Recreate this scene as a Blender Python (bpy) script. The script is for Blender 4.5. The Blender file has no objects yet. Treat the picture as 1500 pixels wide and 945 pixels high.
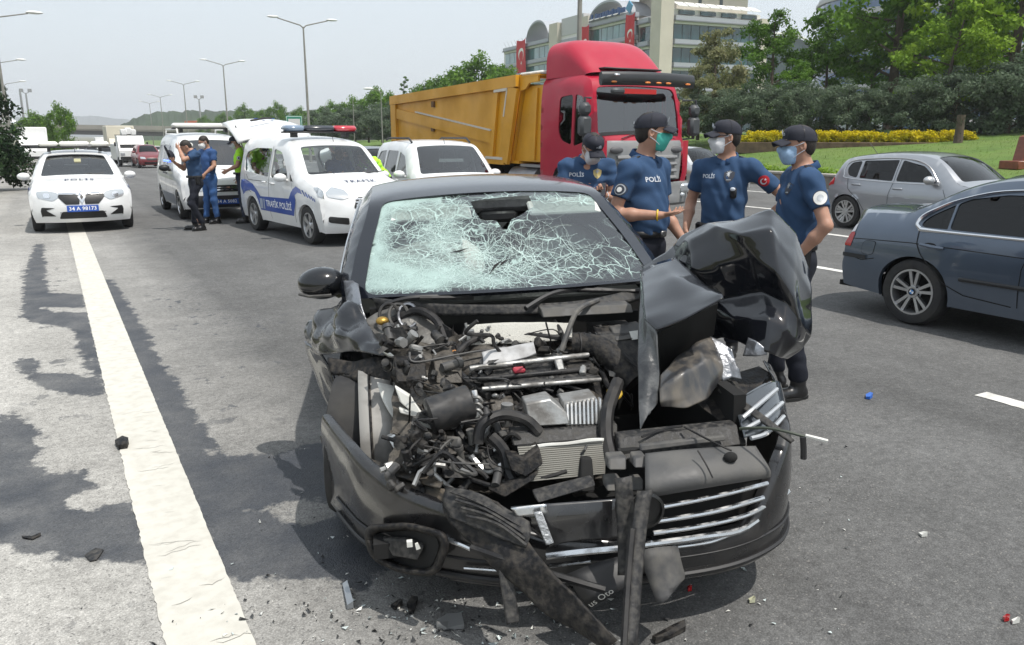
import bpy, bmesh, math, random
import numpy as np
from mathutils import Vector, Matrix
from mathutils.geometry import delaunay_2d_cdt
from mathutils.bvhtree import BVHTree
R = math.radians
S = bpy.context.scene
COL = S.collection
# ---------------------------------------------------------------- camera, sky, sun, exposure
cam = bpy.data.objects.new('camera', bpy.data.cameras.new('camera'))
COL.objects.link(cam)
cam.location = (0, 0, 1.77)
cam.rotation_euler = (R(90 - 13.24), 0, R(-29.7))
cam.data.lens = 28.0
cam.data.sensor_width = 36
cam.data.clip_start = 0.05
cam.data.clip_end = 12000
S.camera = cam
SUN_EL, SUN_DIR = 66.0, (0.42, -0.91)
W_ = bpy.data.worlds.new('World'); S.world = W_; W_.use_nodes = True
wn = W_.node_tree
sky = wn.nodes.new('ShaderNodeTexSky'); sky.sky_type = 'NISHITA'; sky.sun_disc = False
sky.sun_elevation = R(SUN_EL)
sky.sun_rotation = math.atan2(SUN_DIR[0], SUN_DIR[1])
sky.dust_density = 4.0; sky.air_density = 1.2; sky.ozone_density = 1.0
hz = wn.nodes.new('ShaderNodeMixRGB'); hz.inputs[0].default_value = 0.72
hz.inputs[2].default_value = (8.0, 8.75, 9.35, 1)          # thin even cloud veil over the blue
wn.links.new(sky.outputs[0], hz.inputs[1])
wn.links.new(hz.outputs[0], wn.nodes['Background'].inputs[0])
wn.nodes['Background'].inputs[1].default_value = 0.1
sun = bpy.data.objects.new('sun', bpy.data.lights.new('sun', 'SUN')); COL.objects.link(sun)
sun.data.energy = 3.3; sun.data.angle = R(0.6); sun.data.color = (1, 0.955, 0.89)
ce = math.cos(R(SUN_EL))
sv = Vector((SUN_DIR[0] * ce, SUN_DIR[1] * ce, math.sin(R(SUN_EL))))
sun.rotation_euler = sv.to_track_quat('Z', 'Y').to_euler()
S.view_settings.view_transform = 'Standard'; S.view_settings.look = 'None'
S.view_settings.exposure = 0.30; S.view_settings.gamma = 1.0
S.render.engine = 'CYCLES'
S.cycles.max_bounces = 8; S.cycles.transparent_max_bounces = 16; S.cycles.volume_bounces = 0
rnd = random.Random(7)
NR = np.random.default_rng(7)
# ---------------------------------------------------------------- helpers
CF, CH, CT, CP = 1166.67, 1.77, R(13.24), R(29.7)
_f = np.array([math.sin(CP), math.cos(CP), 0]); _r = np.array([math.cos(CP), -math.sin(CP), 0]); _z = np.array([0, 0, 1.0])
_fw = _f * math.cos(CT) - _z * math.sin(CT); _up = _f * math.sin(CT) + _z * math.cos(CT)
def ray(u, v): return _fw + _r * ((u - 750) / CF) + _up * ((472.5 - v) / CF)
def gp(u, v, h=0.0):                       # where a sight line meets height h
    d = ray(u, v); k = (h - CH) / d[2]; return Vector((d[0] * k, d[1] * k, h))
def at(u, v, D): return Vector(ray(u, v) * D + np.array([0, 0, CH]))
def zr(y):                                  # the road falls gently away in the distance
    d = np.clip(np.asarray(y, float) - 20, 0, 235); return -.012 * np.where(d < 12, d * d / 24, d - 6)
def zrf(y): return float(zr(y))

def link(o, parent=None):
    COL.objects.link(o)
    if parent is not None: o.parent = parent
    return o
def tag(o, label=None, cat=None, group=None, kind=None):
    if label: o['label'] = label
    if cat: o['category'] = cat
    if group: o['group'] = group
    if kind: o['kind'] = kind
    return o
def thing(name, label, cat, loc=(0, 0, 0), rz=0, group=None):
    o = bpy.data.objects.new(name, None); o.empty_display_size = 0.1; link(o)
    o.location = loc; o.rotation_euler = (0, 0, rz); return tag(o, label, cat, group)
def dup(root, name=None, loc=None, rz=None, label=None, scale=None):
    r = root.copy(); COL.objects.link(r)
    if loc is not None: r.location = loc
    if rz is not None: r.rotation_euler = (0, 0, rz)
    if scale is not None: r.scale = (scale,) * 3
    if label: r['label'] = label
    def rec(a, b):
        for ch in list(a.children):
            c = ch.copy(); COL.objects.link(c); c.parent = b; rec(ch, c)
    rec(root, r); return r

class MB:
    """collects shapes; build() links them as one mesh object"""
    def __init__(s): s.v = []; s.f = []; s.m = []; s.n = 0
    def add(s, v, f, m=0, M=None):
        v = [tuple(M @ Vector(p)) for p in v] if M is not None else [tuple(map(float, p)) for p in v]
        s.f += [tuple(i + s.n for i in q) for q in f]; s.m += [m] * len(f); s.v += v; s.n += len(v); return s
    def box(s, c, d, M=None, m=0, taper=1.0, bev=0.0):
        x, y, z = d[0] / 2, d[1] / 2, d[2] / 2
        if bev:
            b = min(bev, x * .9, y * .9, z * .9); vs = []
            for sx in (-1, 1):
                for sy in (-1, 1):
                    for sz in (-1, 1):
                        k = taper if sz > 0 else 1
                        vs += [(c[0] + sx * (x - b) * k, c[1] + sy * (y - b) * k, c[2] + sz * z), (c[0] + sx * (x - b) * k, c[1] + sy * y * k, c[2] + sz * (z - b)), (c[0] + sx * x * k, c[1] + sy * (y - b) * k, c[2] + sz * (z - b))]
            bm = bmesh.new(); [bm.verts.new(p) for p in vs]; bmesh.ops.convex_hull(bm, input=bm.verts); bm.verts.index_update()
            fs = [[v.index for v in f.verts] for f in bm.faces]; vv = [v.co.copy() for v in bm.verts]; bm.free()
            return s.add(vv, fs, m, M)
        v = [(c[0] + i * x * (taper if k > 0 else 1), c[1] + j * y * (taper if k > 0 else 1), c[2] + k * z) for i in (-1, 1) for j in (-1, 1) for k in (-1, 1)]
        return s.add(v, [(0, 1, 3, 2), (4, 6, 7, 5), (0, 4, 5, 1), (2, 3, 7, 6), (0, 2, 6, 4), (1, 5, 7, 3)], m, M)
    def tube(s, pts, r, n=8, m=0, caps=True, M=None):
        P = [Vector(p) for p in pts]; k = len(P); rr = list(r) if hasattr(r, '__len__') else [r] * k
        T = [(P[min(i + 1, k - 1)] - P[max(i - 1, 0)]).normalized() for i in range(k)]
        a = T[0].orthogonal().normalized(); v = []
        for i in range(k):
            a = (a - T[i] * a.dot(T[i])); a = a.normalized() if a.length > 1e-6 else T[i].orthogonal().normalized(); b = T[i].cross(a)
            v += [P[i] + (a * math.cos(2 * math.pi * j / n) + b * math.sin(2 * math.pi * j / n)) * rr[i] for j in range(n)]
        f = [(i * n + j, i * n + (j + 1) % n, (i + 1) * n + (j + 1) % n, (i + 1) * n + j) for i in range(k - 1) for j in range(n)]
        if caps: f += [tuple(range(n - 1, -1, -1)), tuple(range((k - 1) * n, k * n))]
        return s.add(v, f, m, M)
    def lathe(s, prof, n=24, M=None, m=0, a0=0, a1=2 * math.pi):      # (radius, axis) pairs about local X
        full = abs(a1 - a0 - 2 * math.pi) < 1e-6; c = n if full else n + 1; v = []
        for (r, x) in prof:
            for j in range(c):
                a = a0 + (a1 - a0) * j / n; v.append((x, r * math.cos(a), r * math.sin(a)))
        f = [(i * c + j, i * c + (j + 1) % c, (i + 1) * c + (j + 1) % c, (i + 1) * c + j) for i in range(len(prof) - 1) for j in range(n)]
        return s.add(v, f, m, M)
    def ell(s, c, r, M=None, m=0, nu=14, nv=9, z0=-1.0, z1=1.0):
        v = []; 
        for i in range(nv + 1):
            zz = z0 + (z1 - z0) * i / nv if (z0 > -1 or z1 < 1) else -math.cos(math.pi * i / nv)
            q = math.sqrt(max(0, 1 - zz * zz))
            v += [(c[0] + r[0] * q * math.cos(2 * math.pi * j / nu), c[1] + r[1] * q * math.sin(2 * math.pi * j / nu), c[2] + r[2] * zz) for j in range(nu)]
        f = [(i * nu + j, i * nu + (j + 1) % nu, (i + 1) * nu + (j + 1) % nu, (i + 1) * nu + j) for i in range(nv) for j in range(nu)]
        return s.add(v, f, m, M)
    def prism(s, poly, off, M=None, m=0):                    # polygon of 3D points pushed along off
        n = len(poly); o = Vector(off); A = [Vector(p) for p in poly]; v = A + [p + o for p in A]
        return s.add(v, [tuple(range(n - 1, -1, -1)), tuple(range(n, 2 * n))] + [(i, (i + 1) % n, n + (i + 1) % n, n + i) for i in range(n)], m, M)
    def grid(s, G, m=0, M=None):
        a, b = len(G), len(G[0]); v = [p for row in G for p in row]
        return s.add(v, [(i * b + j, i * b + j + 1, (i + 1) * b + j + 1, (i + 1) * b + j) for i in range(a - 1) for j in range(b - 1)], m, M)
    def mesh(s, name, mats, sharp=38, merge=0.0, recalc=False):
        me = bpy.data.meshes.new(name); me.from_pydata(s.v, [], s.f)
        for mt in (mats if isinstance(mats, (list, tuple)) else [mats]): me.materials.append(mt)
        if isinstance(mats, (list, tuple)) and len(mats) > 1: me.polygons.foreach_set('material_index', s.m)
        if merge or recalc:
            bm = bmesh.new(); bm.from_mesh(me)
            if merge: bmesh.ops.remove_doubles(bm, verts=bm.verts, dist=merge)
            if recalc: bmesh.ops.recalc_face_normals(bm, faces=bm.faces)
            bm.to_mesh(me); bm.free()
        me.polygons.foreach_set('use_smooth', [True] * len(me.polygons))
        if sharp is not None: me.set_sharp_from_angle(angle=R(sharp))
        me.update(); return me
    def build(s, name, mats, parent=None, sharp=38, merge=0.0, loc=None, recalc=False, label=None):
        o = bpy.data.objects.new(name, s.mesh(name, mats, sharp, merge, recalc)); link(o, parent)
        if loc is not None: o.location = loc
        if label: o['label'] = label
        return o

# ---- materials
MATS = {}
def mat(name, col, rough=.5, metal=0., coat=0., var=0., vs=6., bump=0., bs=60., spec=.5, dirt=None, dirtamt=.4, ds=3., coatr=.04, stretch=None, emit=None):
    if name in MATS: return MATS[name]
    m = bpy.data.materials.new(name); m.use_nodes = True; nt = m.node_tree; N = nt.nodes; L = nt.links
    b = N['Principled BSDF']; c = (*col, 1)
    b.inputs['Base Color'].default_value = c; b.inputs['Roughness'].default_value = rough; b.inputs['Metallic'].default_value = metal
    b.inputs['Coat Weight'].default_value = coat; b.inputs['Coat Roughness'].default_value = coatr; b.inputs['Specular IOR Level'].default_value = spec
    tc = N.new('ShaderNodeTexCoord'); mp = N.new('ShaderNodeMapping'); L.new(tc.outputs['Object'], mp.inputs[0])
    if stretch: mp.inputs['Scale'].default_value = stretch
    def noise(scale, det=4):
        n = N.new('ShaderNodeTexNoise'); n.inputs['Scale'].default_value = scale; n.inputs['Detail'].default_value = det; L.new(mp.outputs[0], n.inputs[0]); return n
    src = None
    if var:
        n = noise(vs); rp = N.new('ShaderNodeMapRange'); rp.inputs[1].default_value = .3; rp.inputs[2].default_value = .7; rp.inputs[3].default_value = 1 - var; rp.inputs[4].default_value = 1 + var
        L.new(n.outputs[0], rp.inputs[0]); mx = N.new('ShaderNodeMixRGB'); mx.blend_type = 'MULTIPLY'; mx.inputs[0].default_value = 1; mx.inputs[1].default_value = c
        L.new(rp.outputs[0], mx.inputs[2]); src = mx.outputs[0]; L.new(src, b.inputs['Base Color'])
    if dirt:
        n = noise(ds, 6); rp = N.new('ShaderNodeMapRange'); rp.inputs[1].default_value = .42; rp.inputs[2].default_value = .68; rp.inputs[3].default_value = 0; rp.inputs[4].default_value = dirtamt
        L.new(n.outputs[0], rp.inputs[0]); mx = N.new('ShaderNodeMixRGB'); L.new(rp.outputs[0], mx.inputs[0]); mx.inputs[1].default_value = c
        if src: L.new(src, mx.inputs[1])
        mx.inputs[2].default_value = (*dirt, 1); L.new(mx.outputs[0], b.inputs['Base Color'])
        r2 = N.new('ShaderNodeMapRange'); r2.inputs[1].default_value = 0; r2.inputs[2].default_value = max(dirtamt, .01); r2.inputs[3].default_value = rough; r2.inputs[4].default_value = min(1, rough + .35)
        L.new(rp.outputs[0], r2.inputs[0]); L.new(r2.outputs[0], b.inputs['Roughness'])
    if bump:
        n = noise(bs); bp = N.new('ShaderNodeBump'); bp.inputs['Strength'].default_value = bump; bp.inputs['Distance'].default_value = .01
        L.new(n.outputs[0], bp.inputs['Height']); L.new(bp.outputs[0], b.inputs['Normal'])
    if emit: b.inputs['Emission Color'].default_value = (*emit[0], 1); b.inputs['Emission Strength'].default_value = emit[1]
    MATS[name] = m; return m
def glass(name, tint=(.5, .55, .55), refl=1.0, rough=.02, base=.0):
    if name in MATS: return MATS[name]
    m = bpy.data.materials.new(name); m.use_nodes = True; nt = m.node_tree; N = nt.nodes; L = nt.links
    N.remove(N['Principled BSDF']); t = N.new('ShaderNodeBsdfTransparent'); t.inputs[0].default_value = (*tint, 1)
    g = N.new('ShaderNodeBsdfGlossy'); g.inputs['Roughness'].default_value = rough; g.inputs[0].default_value = (refl, refl, refl, 1)
    fr = N.new('ShaderNodeFresnel'); fr.inputs[0].default_value = 1.5; mx = N.new('ShaderNodeMixShader')
    ad = N.new('ShaderNodeMath'); ad.operation = 'ADD'; ad.inputs[1].default_value = base; L.new(fr.outputs[0], ad.inputs[0]); L.new(ad.outputs[0], mx.inputs[0]); L.new(t.outputs[0], mx.inputs[1]); L.new(g.outputs[0], mx.inputs[2]); L.new(mx.outputs[0], N['Material Output'].inputs[0])
    MATS[name] = m; return m

# ---- curves and filled patches
def pchip(keys):
    K = np.array(keys, float); x, y = K[:, 0], K[:, 1]; h = np.diff(x); d = np.diff(y) / h; n = len(x); m = np.zeros(n)
    for i in range(1, n - 1):
        if d[i - 1] * d[i] > 0:
            w1 = 2 * h[i] + h[i - 1]; w2 = h[i] + 2 * h[i - 1]; m[i] = (w1 + w2) / (w1 / d[i - 1] + w2 / d[i])
    if n > 2: m[0] = d[0]; m[-1] = d[-1]
    else: m[:] = d[0]
    def f(q):
        q = np.clip(np.asarray(q, float), x[0], x[-1]); i = np.clip(np.searchsorted(x, q, side='right') - 1, 0, n - 2); t = (q - x[i]) / h[i]
        return (2 * t**3 - 3 * t**2 + 1) * y[i] + (t**3 - 2 * t**2 + t) * h[i] * m[i] + (-2 * t**3 + 3 * t**2) * y[i + 1] + (t**3 - t**2) * h[i] * m[i + 1]
    return f
def spline(P, n=6, closed=False):                            # Catmull-Rom through P
    P = [np.array(p, float) for p in P]; k = len(P); out = []
    rng = range(k if closed else k - 1)
    for i in rng:
        a = P[(i - 1) % k] if closed or i > 0 else P[0]; b = P[i]; c = P[(i + 1) % k]; d = P[(i + 2) % k] if closed or i + 2 < k else P[-1]
        for j in range(n):
            t = j / n; out.append(.5 * (2 * b + (c - a) * t + (2 * a - 5 * b + 4 * c - d) * t * t + (3 * b - a - 3 * c + d) * t**3))
    if not closed: out.append(P[-1])
    return [tuple(o) for o in out]
def rpoly(P, r=.05, n=4):                                    # polygon with rounded corners
    out = []; k = len(P)
    for i in range(k):
        a, b, c = (np.array(P[(i + j) % k], float) for j in (-1, 0, 1)); la = np.linalg.norm(a - b); lc = np.linalg.norm(c - b); q = min(r, la * .45, lc * .45)
        p0 = b + (a - b) / la * q; p1 = b + (c - b) / lc * q
        for j in range(n + 1):
            t = j / n; out.append(tuple((1 - t)**2 * p0 + 2 * t * (1 - t) * b + t * t * p1))
    return out
def resample(P, step, closed=True):
    out = []; k = len(P)
    for i in range(k if closed else k - 1):
        a, b = np.array(P[i], float), np.array(P[(i + 1) % k], float); n = max(1, int(math.ceil(np.linalg.norm(b - a) / step)))
        out += [tuple(a + (b - a) * j / n) for j in range(n)]
    if not closed: out.append(tuple(P[-1]))
    return out
def inpoly(q, P):
    q = np.atleast_2d(q); x, y = q[:, 0], q[:, 1]; P = np.array(P); r = np.zeros(len(q), bool); j = len(P) - 1
    for i in range(len(P)):
        xi, yi, xj, yj = P[i, 0], P[i, 1], P[j, 0], P[j, 1]
        c = ((yi > y) != (yj > y)) & (x < (xj - xi) * (y - yi) / ((yj - yi) or 1e-12) + xi); r ^= c; j = i
    return r
def segdist(q, P, closed=True):
    q = np.atleast_2d(q); P = np.array(P, float); A = P; B = np.roll(P, -1, 0)
    if not closed: A, B = P[:-1], P[1:]
    best = np.full(len(q), 1e9)
    for a, b in zip(A, B):
        ab = b - a; t = np.clip(((q - a) @ ab) / max(ab @ ab, 1e-12), 0, 1); best = np.minimum(best, np.linalg.norm(q - a - t[:, None] * ab, axis=1))
    return best
def fill2d(outer, holes=(), step=.08):
    """triangles filling a polygon with holes -> (points, tris, loops)"""
    loops = [resample(outer, step)] + [resample(h, step) for h in holes]
    pts = []; ed = []; lp = []
    for l in loops:
        b = len(pts); pts += l; n = len(l); ed += [(b + i, b + (i + 1) % n) for i in range(n)]; lp.append(list(range(b, b + n)))
    O = np.array(loops[0]); lo, hi = O.min(0), O.max(0)
    gx, gy = np.meshgrid(np.arange(lo[0] + step / 2, hi[0], step), np.arange(lo[1] + step / 2, hi[1], step)); g = np.c_[gx.ravel(), gy.ravel()]
    if len(g):
        ok = inpoly(g, loops[0])
        for h in loops[1:]: ok &= ~inpoly(g, h)
        g = g[ok]
        if len(g):
            d = segdist(g, loops[0])
            for h in loops[1:]: d = np.minimum(d, segdist(g, h))
            pts += [tuple(p) for p in g[d > step * .45]]
    r = delaunay_2d_cdt([Vector(p) for p in pts], ed, [], 0, 1e-6, True)
    V = np.array([tuple(v) for v in r[0]]); T = np.array([t for t in r[2] if len(t) == 3])
    c = V[T].mean(1); ok = inpoly(c, loops[0])
    for h in loops[1:]: ok &= ~inpoly(c, h)
    T = T[ok]
    inv = {}
    for i, o in enumerate(r[3]):
        for q in o: inv[q] = i
    return V, T, [[inv[i] for i in l] for l in lp]
def patch(mb, outer, holes, f, step=.08, flip=False, rim=None, m=0, rimloops=None):
    V, T, LP = fill2d(outer, holes, step); P = f(V)
    fs = [tuple(t[::-1]) if flip else tuple(t) for t in T]; vs = [tuple(p) for p in P]
    if rim is not None:
        for k, l in enumerate(LP):
            if rimloops is not None and k not in rimloops: continue
            b = len(vs); n = len(l); vs += [tuple(np.array(P[i]) + np.array(rim)) for i in l]
            q = [(l[i], l[(i + 1) % n], b + (i + 1) % n, b + i) for i in range(n)]
            fs += [tuple(reversed(x)) for x in q] if flip else q
    mb.add(vs, fs, m); return LP
def text_mb(body, size=.1, depth=0.0, res=2, bold=False, ax='CENTER', space=1.0):
    cu = bpy.data.curves.new('t', 'FONT'); cu.body = body; cu.size = size; cu.align_x = ax; cu.align_y = 'CENTER'; cu.resolution_u = res; cu.space_character = space
    if depth: cu.extrude = depth
    if bold: cu.offset = size * .02
    o = bpy.data.objects.new('t', cu); COL.objects.link(o); dg = bpy.context.evaluated_depsgraph_get(); me = bpy.data.meshes.new_from_object(o.evaluated_get(dg))
    V = [v.co.copy() for v in me.vertices]; F = [tuple(p.vertices) for p in me.polygons]
    bpy.data.objects.remove(o); bpy.data.curves.remove(cu); bpy.data.meshes.remove(me); return V, F
def sub_tris(V, F, maxlen):
    bm = bmesh.new(); vs = [bm.verts.new(v) for v in V]
    for f in F:
        try: bm.faces.new([vs[i] for i in f])
        except ValueError: pass
    bmesh.ops.triangulate(bm, faces=bm.faces)
    for _ in range(4):
        e = [e for e in bm.edges if e.calc_length() > maxlen]
        if not e: break
        bmesh.ops.subdivide_edges(bm, edges=e, cuts=1); bmesh.ops.triangulate(bm, faces=[f for f in bm.faces if len(f.verts) > 3])
    bm.verts.index_update(); o = [v.co.copy() for v in bm.verts], [tuple(v.index for v in f.verts) for f in bm.faces]; bm.free(); return o
def frame(o, x, y):                                           # matrix with local x, y axes and origin
    x = Vector(x).normalized(); y = Vector(y); y = (y - x * y.dot(x)).normalized(); z = x.cross(y)
    return Matrix(((x.x, y.x, z.x, o[0]), (x.y, y.y, z.y, o[1]), (x.z, y.z, z.z, o[2]), (0, 0, 0, 1)))
# ---------------------------------------------------------------- ground, road, markings
def z5(l): return [tuple(gp(x / 2.953, 320 + y / 2.953))[:2] for x, y in l]
def z6(l): return [tuple(gp(x / 2.908, 620 + y / 2.908))[:2] for x, y in l]
STAINS = [
    z5([(146, 110), (188, 110), (200, 200), (212, 322), (358, 325), (380, 385), (195, 385), (200, 402), (390, 405), (405, 470), (320, 482), (255, 470), (90, 440), (100, 250)]),
    z5([(320, 470), (410, 460), (470, 765), (330, 765), (200, 742), (95, 680), (60, 600), (150, 600), (180, 660), (400, 682), (335, 600)]),
    z6([(-160, 140), (30, -60), (165, 0), (200, 100), (150, 170), (200, 220), (385, 195), (395, 270), (290, 330), (330, 365), (420, 372), (460, 335), (540, 335), (600, 345), (650, 590), (450, 602), (230, 572), (0, 530), (-160, 500)]),
    z5([(430, 262), (490, 265), (560, 370), (640, 490), (680, 590), (730, 650), (800, 760), (860, 860), (900, 945), (960, 1010), (720, 1010), (520, 470)]),
    z6([(690, -10), (850, -20), (890, 60), (880, 112), (1000, 140), (1180, 118), (1280, 100), (1500, 60), (1700, 300), (1700, 560), (1560, 720), (1450, 690), (1300, 668), (1100, 665), (900, 655), (820, 400)]),
]
DRY = [z6([(1080, 370), (1190, 392), (1290, 422), (1430, 395), (1450, 330), (1240, 342)])]
FLECK = [z5([(480, 260), (900, 300), (1330, 420), (1330, 950), (900, 1100), (700, 700)]), z5([(0, 130), (360, 200), (480, 780), (500, 1000), (0, 1000)]), z6([(0, 560), (640, 600), (720, 945), (0, 945)])]
def stain_field(xy):
    f = np.full(len(xy), -.3)
    for P in STAINS:
        d = segdist(xy, P); f = np.maximum(f, np.where(inpoly(xy, P), d, -d))
    for P in DRY:
        d = segdist(xy, P); f = np.minimum(f, np.where(inpoly(xy, P), -d, d))
    return np.clip(f, -.3, .3)
def fleck_field(xy):
    f = np.full(len(xy), -1.)
    for P in FLECK:
        d = segdist(xy, P); f = np.maximum(f, np.where(inpoly(xy, P), d, -d))
    return np.clip(f * 2.5, 0, 1)
def asphalt():
    m = bpy.data.materials.new('asphalt'); m.use_nodes = True; nt = m.node_tree; N = nt.nodes; L = nt.links; b = N['Principled BSDF']
    tc = N.new('ShaderNodeTexCoord'); P = tc.outputs['Object']
    def noise(sc, det=3, vec=P, rough=.5):
        n = N.new('ShaderNodeTexNoise'); n.inputs['Scale'].default_value = sc; n.inputs['Detail'].default_value = det; n.inputs['Roughness'].default_value = rough; L.new(vec, n.inputs[0]); return n.outputs[0]
    def mr(v, a, b_, c, d, clamp=True, smooth=False):
        n = N.new('ShaderNodeMapRange'); n.clamp = clamp
        if smooth: n.interpolation_type = 'SMOOTHSTEP'
        for i, q in zip((1, 2, 3, 4), (a, b_, c, d)): n.inputs[i].default_value = q
        L.new(v, n.inputs[0]); return n.outputs[0]
    def mth(op, a, b_):
        n = N.new('ShaderNodeMath'); n.operation = op
        for i, q in enumerate((a, b_)):
            if isinstance(q, (int, float)): n.inputs[i].default_value = q
            else: L.new(q, n.inputs[i])
        return n.outputs[0]
    def mix(fac, a, b_, bt='MIX'):
        n = N.new('ShaderNodeMixRGB'); n.blend_type = bt
        for i, q in enumerate((fac, a, b_)):
            if isinstance(q, (int, float)): n.inputs[i].default_value = q
            elif isinstance(q, tuple): n.inputs[i].default_value = (*q, 1)
            else: L.new(q, n.inputs[i])
        return n.outputs[0]
    sx = N.new('ShaderNodeSeparateXYZ'); L.new(P, sx.inputs[0]); X = sx.outputs[0]; Y = sx.outputs[1]
    wx = mth('ADD', X, mth('MULTIPLY', mth('SUBTRACT', noise(1.3), .5), .9))
    base = mix(mr(wx, .0, 1.5, 0, 1), (.40, .39, .365), (.132, .132, .130))        # dusty verge to worn lanes
    base = mix(mr(wx, -1.25, -.95, 1, 0), base, (.46, .445, .41))
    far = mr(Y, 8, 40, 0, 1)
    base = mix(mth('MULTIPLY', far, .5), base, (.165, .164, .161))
    vo = N.new('ShaderNodeTexVoronoi'); vo.inputs['Scale'].default_value = 150; L.new(P, vo.inputs[0])
    hs = N.new('ShaderNodeSeparateColor'); L.new(vo.outputs['Color'], hs.inputs[0])
    ston = mr(hs.outputs[0], 0, 1, .82, 1.2)                                       # stone to stone
    ston = mth('MULTIPLY', ston, mr(vo.outputs['Distance'], .25, .75, 1.03, .76))
    base = mix(1, base, ston, 'MULTIPLY')
    base = mix(1, base, mr(noise(22, 3), .25, .75, .8, 1.2), 'MULTIPLY')
    pale = mr(hs.outputs[1], .965, .985, 0, .6); base = mix(pale, base, (.27, .26, .24))
    darks = mr(hs.outputs[2], .955, .98, 0, .6); base = mix(darks, base, (.07, .07, .07))
    base = mix(1, base, mr(noise(.55, 5), .3, .7, .86, 1.13), 'MULTIPLY')
    base = mix(1, base, mr(noise(5, 4), .3, .7, .9, 1.1), 'MULTIPLY')
    st = N.new('ShaderNodeMapping'); st.inputs['Scale'].default_value = (1.3, .06, 1); L.new(P, st.inputs[0])
    base = mix(1, base, mr(noise(1.0, 3, st.outputs[0]), .35, .65, .88, 1.1), 'MULTIPLY')   # tyre polished streaks
    a1 = N.new('ShaderNodeAttribute'); a1.attribute_name = 'stain'; a2 = N.new('ShaderNodeAttribute'); a2.attribute_name = 'fleck'
    sm = N.new('ShaderNodeMapping'); sm.inputs['Scale'].default_value = (1, .8, 1); L.new(P, sm.inputs[0])
    wig = mth('MULTIPLY', mth('SUBTRACT', noise(7, 6, sm.outputs[0], .68), .5), .34)
    w1 = mr(mth('ADD', a1.outputs['Fac'], wig), -.016, .03, 0, 1, True, True)
    fn = noise(5.5, 5, sm.outputs[0], .6); w2 = mth('MULTIPLY', mr(mth('ADD', fn, mth('MULTIPLY', mth('SUBTRACT', noise(1.1), .5), .25)), .615, .64, 0, 1, True, True), a2.outputs['Fac'])
    wet = mth('MULTIPLY', mth('MAXIMUM', w1, mth('MULTIPLY', w2, .8)), mr(noise(3, 4), .25, .7, .72, 1))
    base = mix(mth('MULTIPLY', wet, .94), base, mix(1, (.030, .035, .045), mr(hs.outputs[0], 0, 1, .8, 1.3), 'MULTIPLY'))
    L.new(base, b.inputs['Base Color'])
    L.new(mr(wet, 0, 1, .88, .55), b.inputs['Roughness']); b.inputs['Specular IOR Level'].default_value = .25
    bp = N.new('ShaderNodeBump'); bp.inputs['Strength'].default_value = .55; bp.inputs['Distance'].default_value = .004
    L.new(mth('SUBTRACT', 1.0, vo.outputs['Distance']), bp.inputs['Height']); L.new(bp.outputs[0], b.inputs['Normal'])
    return m
def axis(bp):                                              # (value, step) breakpoints
    o = []
    for (a, s), (b, _) in zip(bp[:-1], bp[1:]): n = max(1, round((b - a) / s)); o += list(np.linspace(a, b, n, endpoint=False))
    return np.array(o + [bp[-1][0]])
xs = axis([(-2.6, .06), (1.7, .2), (6, 1), (23, 1)]); ys = axis([(-14, 1), (1.6, .04), (7, .08), (16, .5), (40, 3), (130, 10), (900, 10)])
GX, GY = np.meshgrid(xs, ys); xy = np.c_[GX.ravel(), GY.ravel()]
near = (xy[:, 0] < 2.0) & (xy[:, 1] > 1) & (xy[:, 1] < 17)
sf = np.full(len(xy), -.3); ff = np.zeros(len(xy)); sf[near] = stain_field(xy[near]); ff[near] = fleck_field(xy[near])
me = bpy.data.meshes.new('road'); nx, ny = len(xs), len(ys)
idx = np.arange(nx * ny).reshape(ny, nx); fq = np.stack([idx[:-1, :-1], idx[:-1, 1:], idx[1:, 1:], idx[1:, :-1]], -1).reshape(-1, 4)
me.from_pydata(np.c_[xy, zr(xy[:, 1])].tolist(), [], fq.tolist())
for nm, arr in (('stain', sf), ('fleck', ff)): me.attributes.new(nm, 'FLOAT', 'POINT').data.foreach_set('value', arr.astype(np.float32))
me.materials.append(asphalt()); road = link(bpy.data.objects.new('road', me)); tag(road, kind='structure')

def paint_mat():
    m = mat('road_paint', (.56, .545, .49), .75, var=.05, vs=3.5, dirt=(.36, .34, .30), dirtamt=.4, ds=14); return m
def strip(mb, x0, x1, y0, y1, jag=0.0, step=.5, z=.004):
    n = max(2, int((y1 - y0) / step)); G = []
    for i in range(n + 1):
        y = y0 + (y1 - y0) * i / n; zz = zrf(y) + z; G.append([(x0 + (rnd.random() - .3) * jag, y, zz), (x1 + (rnd.random() - .6) * jag * .5, y, zz)])
    mb.grid(G)
mb = MB(); strip(mb, .165, .447, -2, 17, .009, .03); strip(mb, .165, .45, 17, 250, 0, 2); e = mb.build('edge_line', None or paint_mat(), sharp=None); tag(e, kind='structure')
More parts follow.
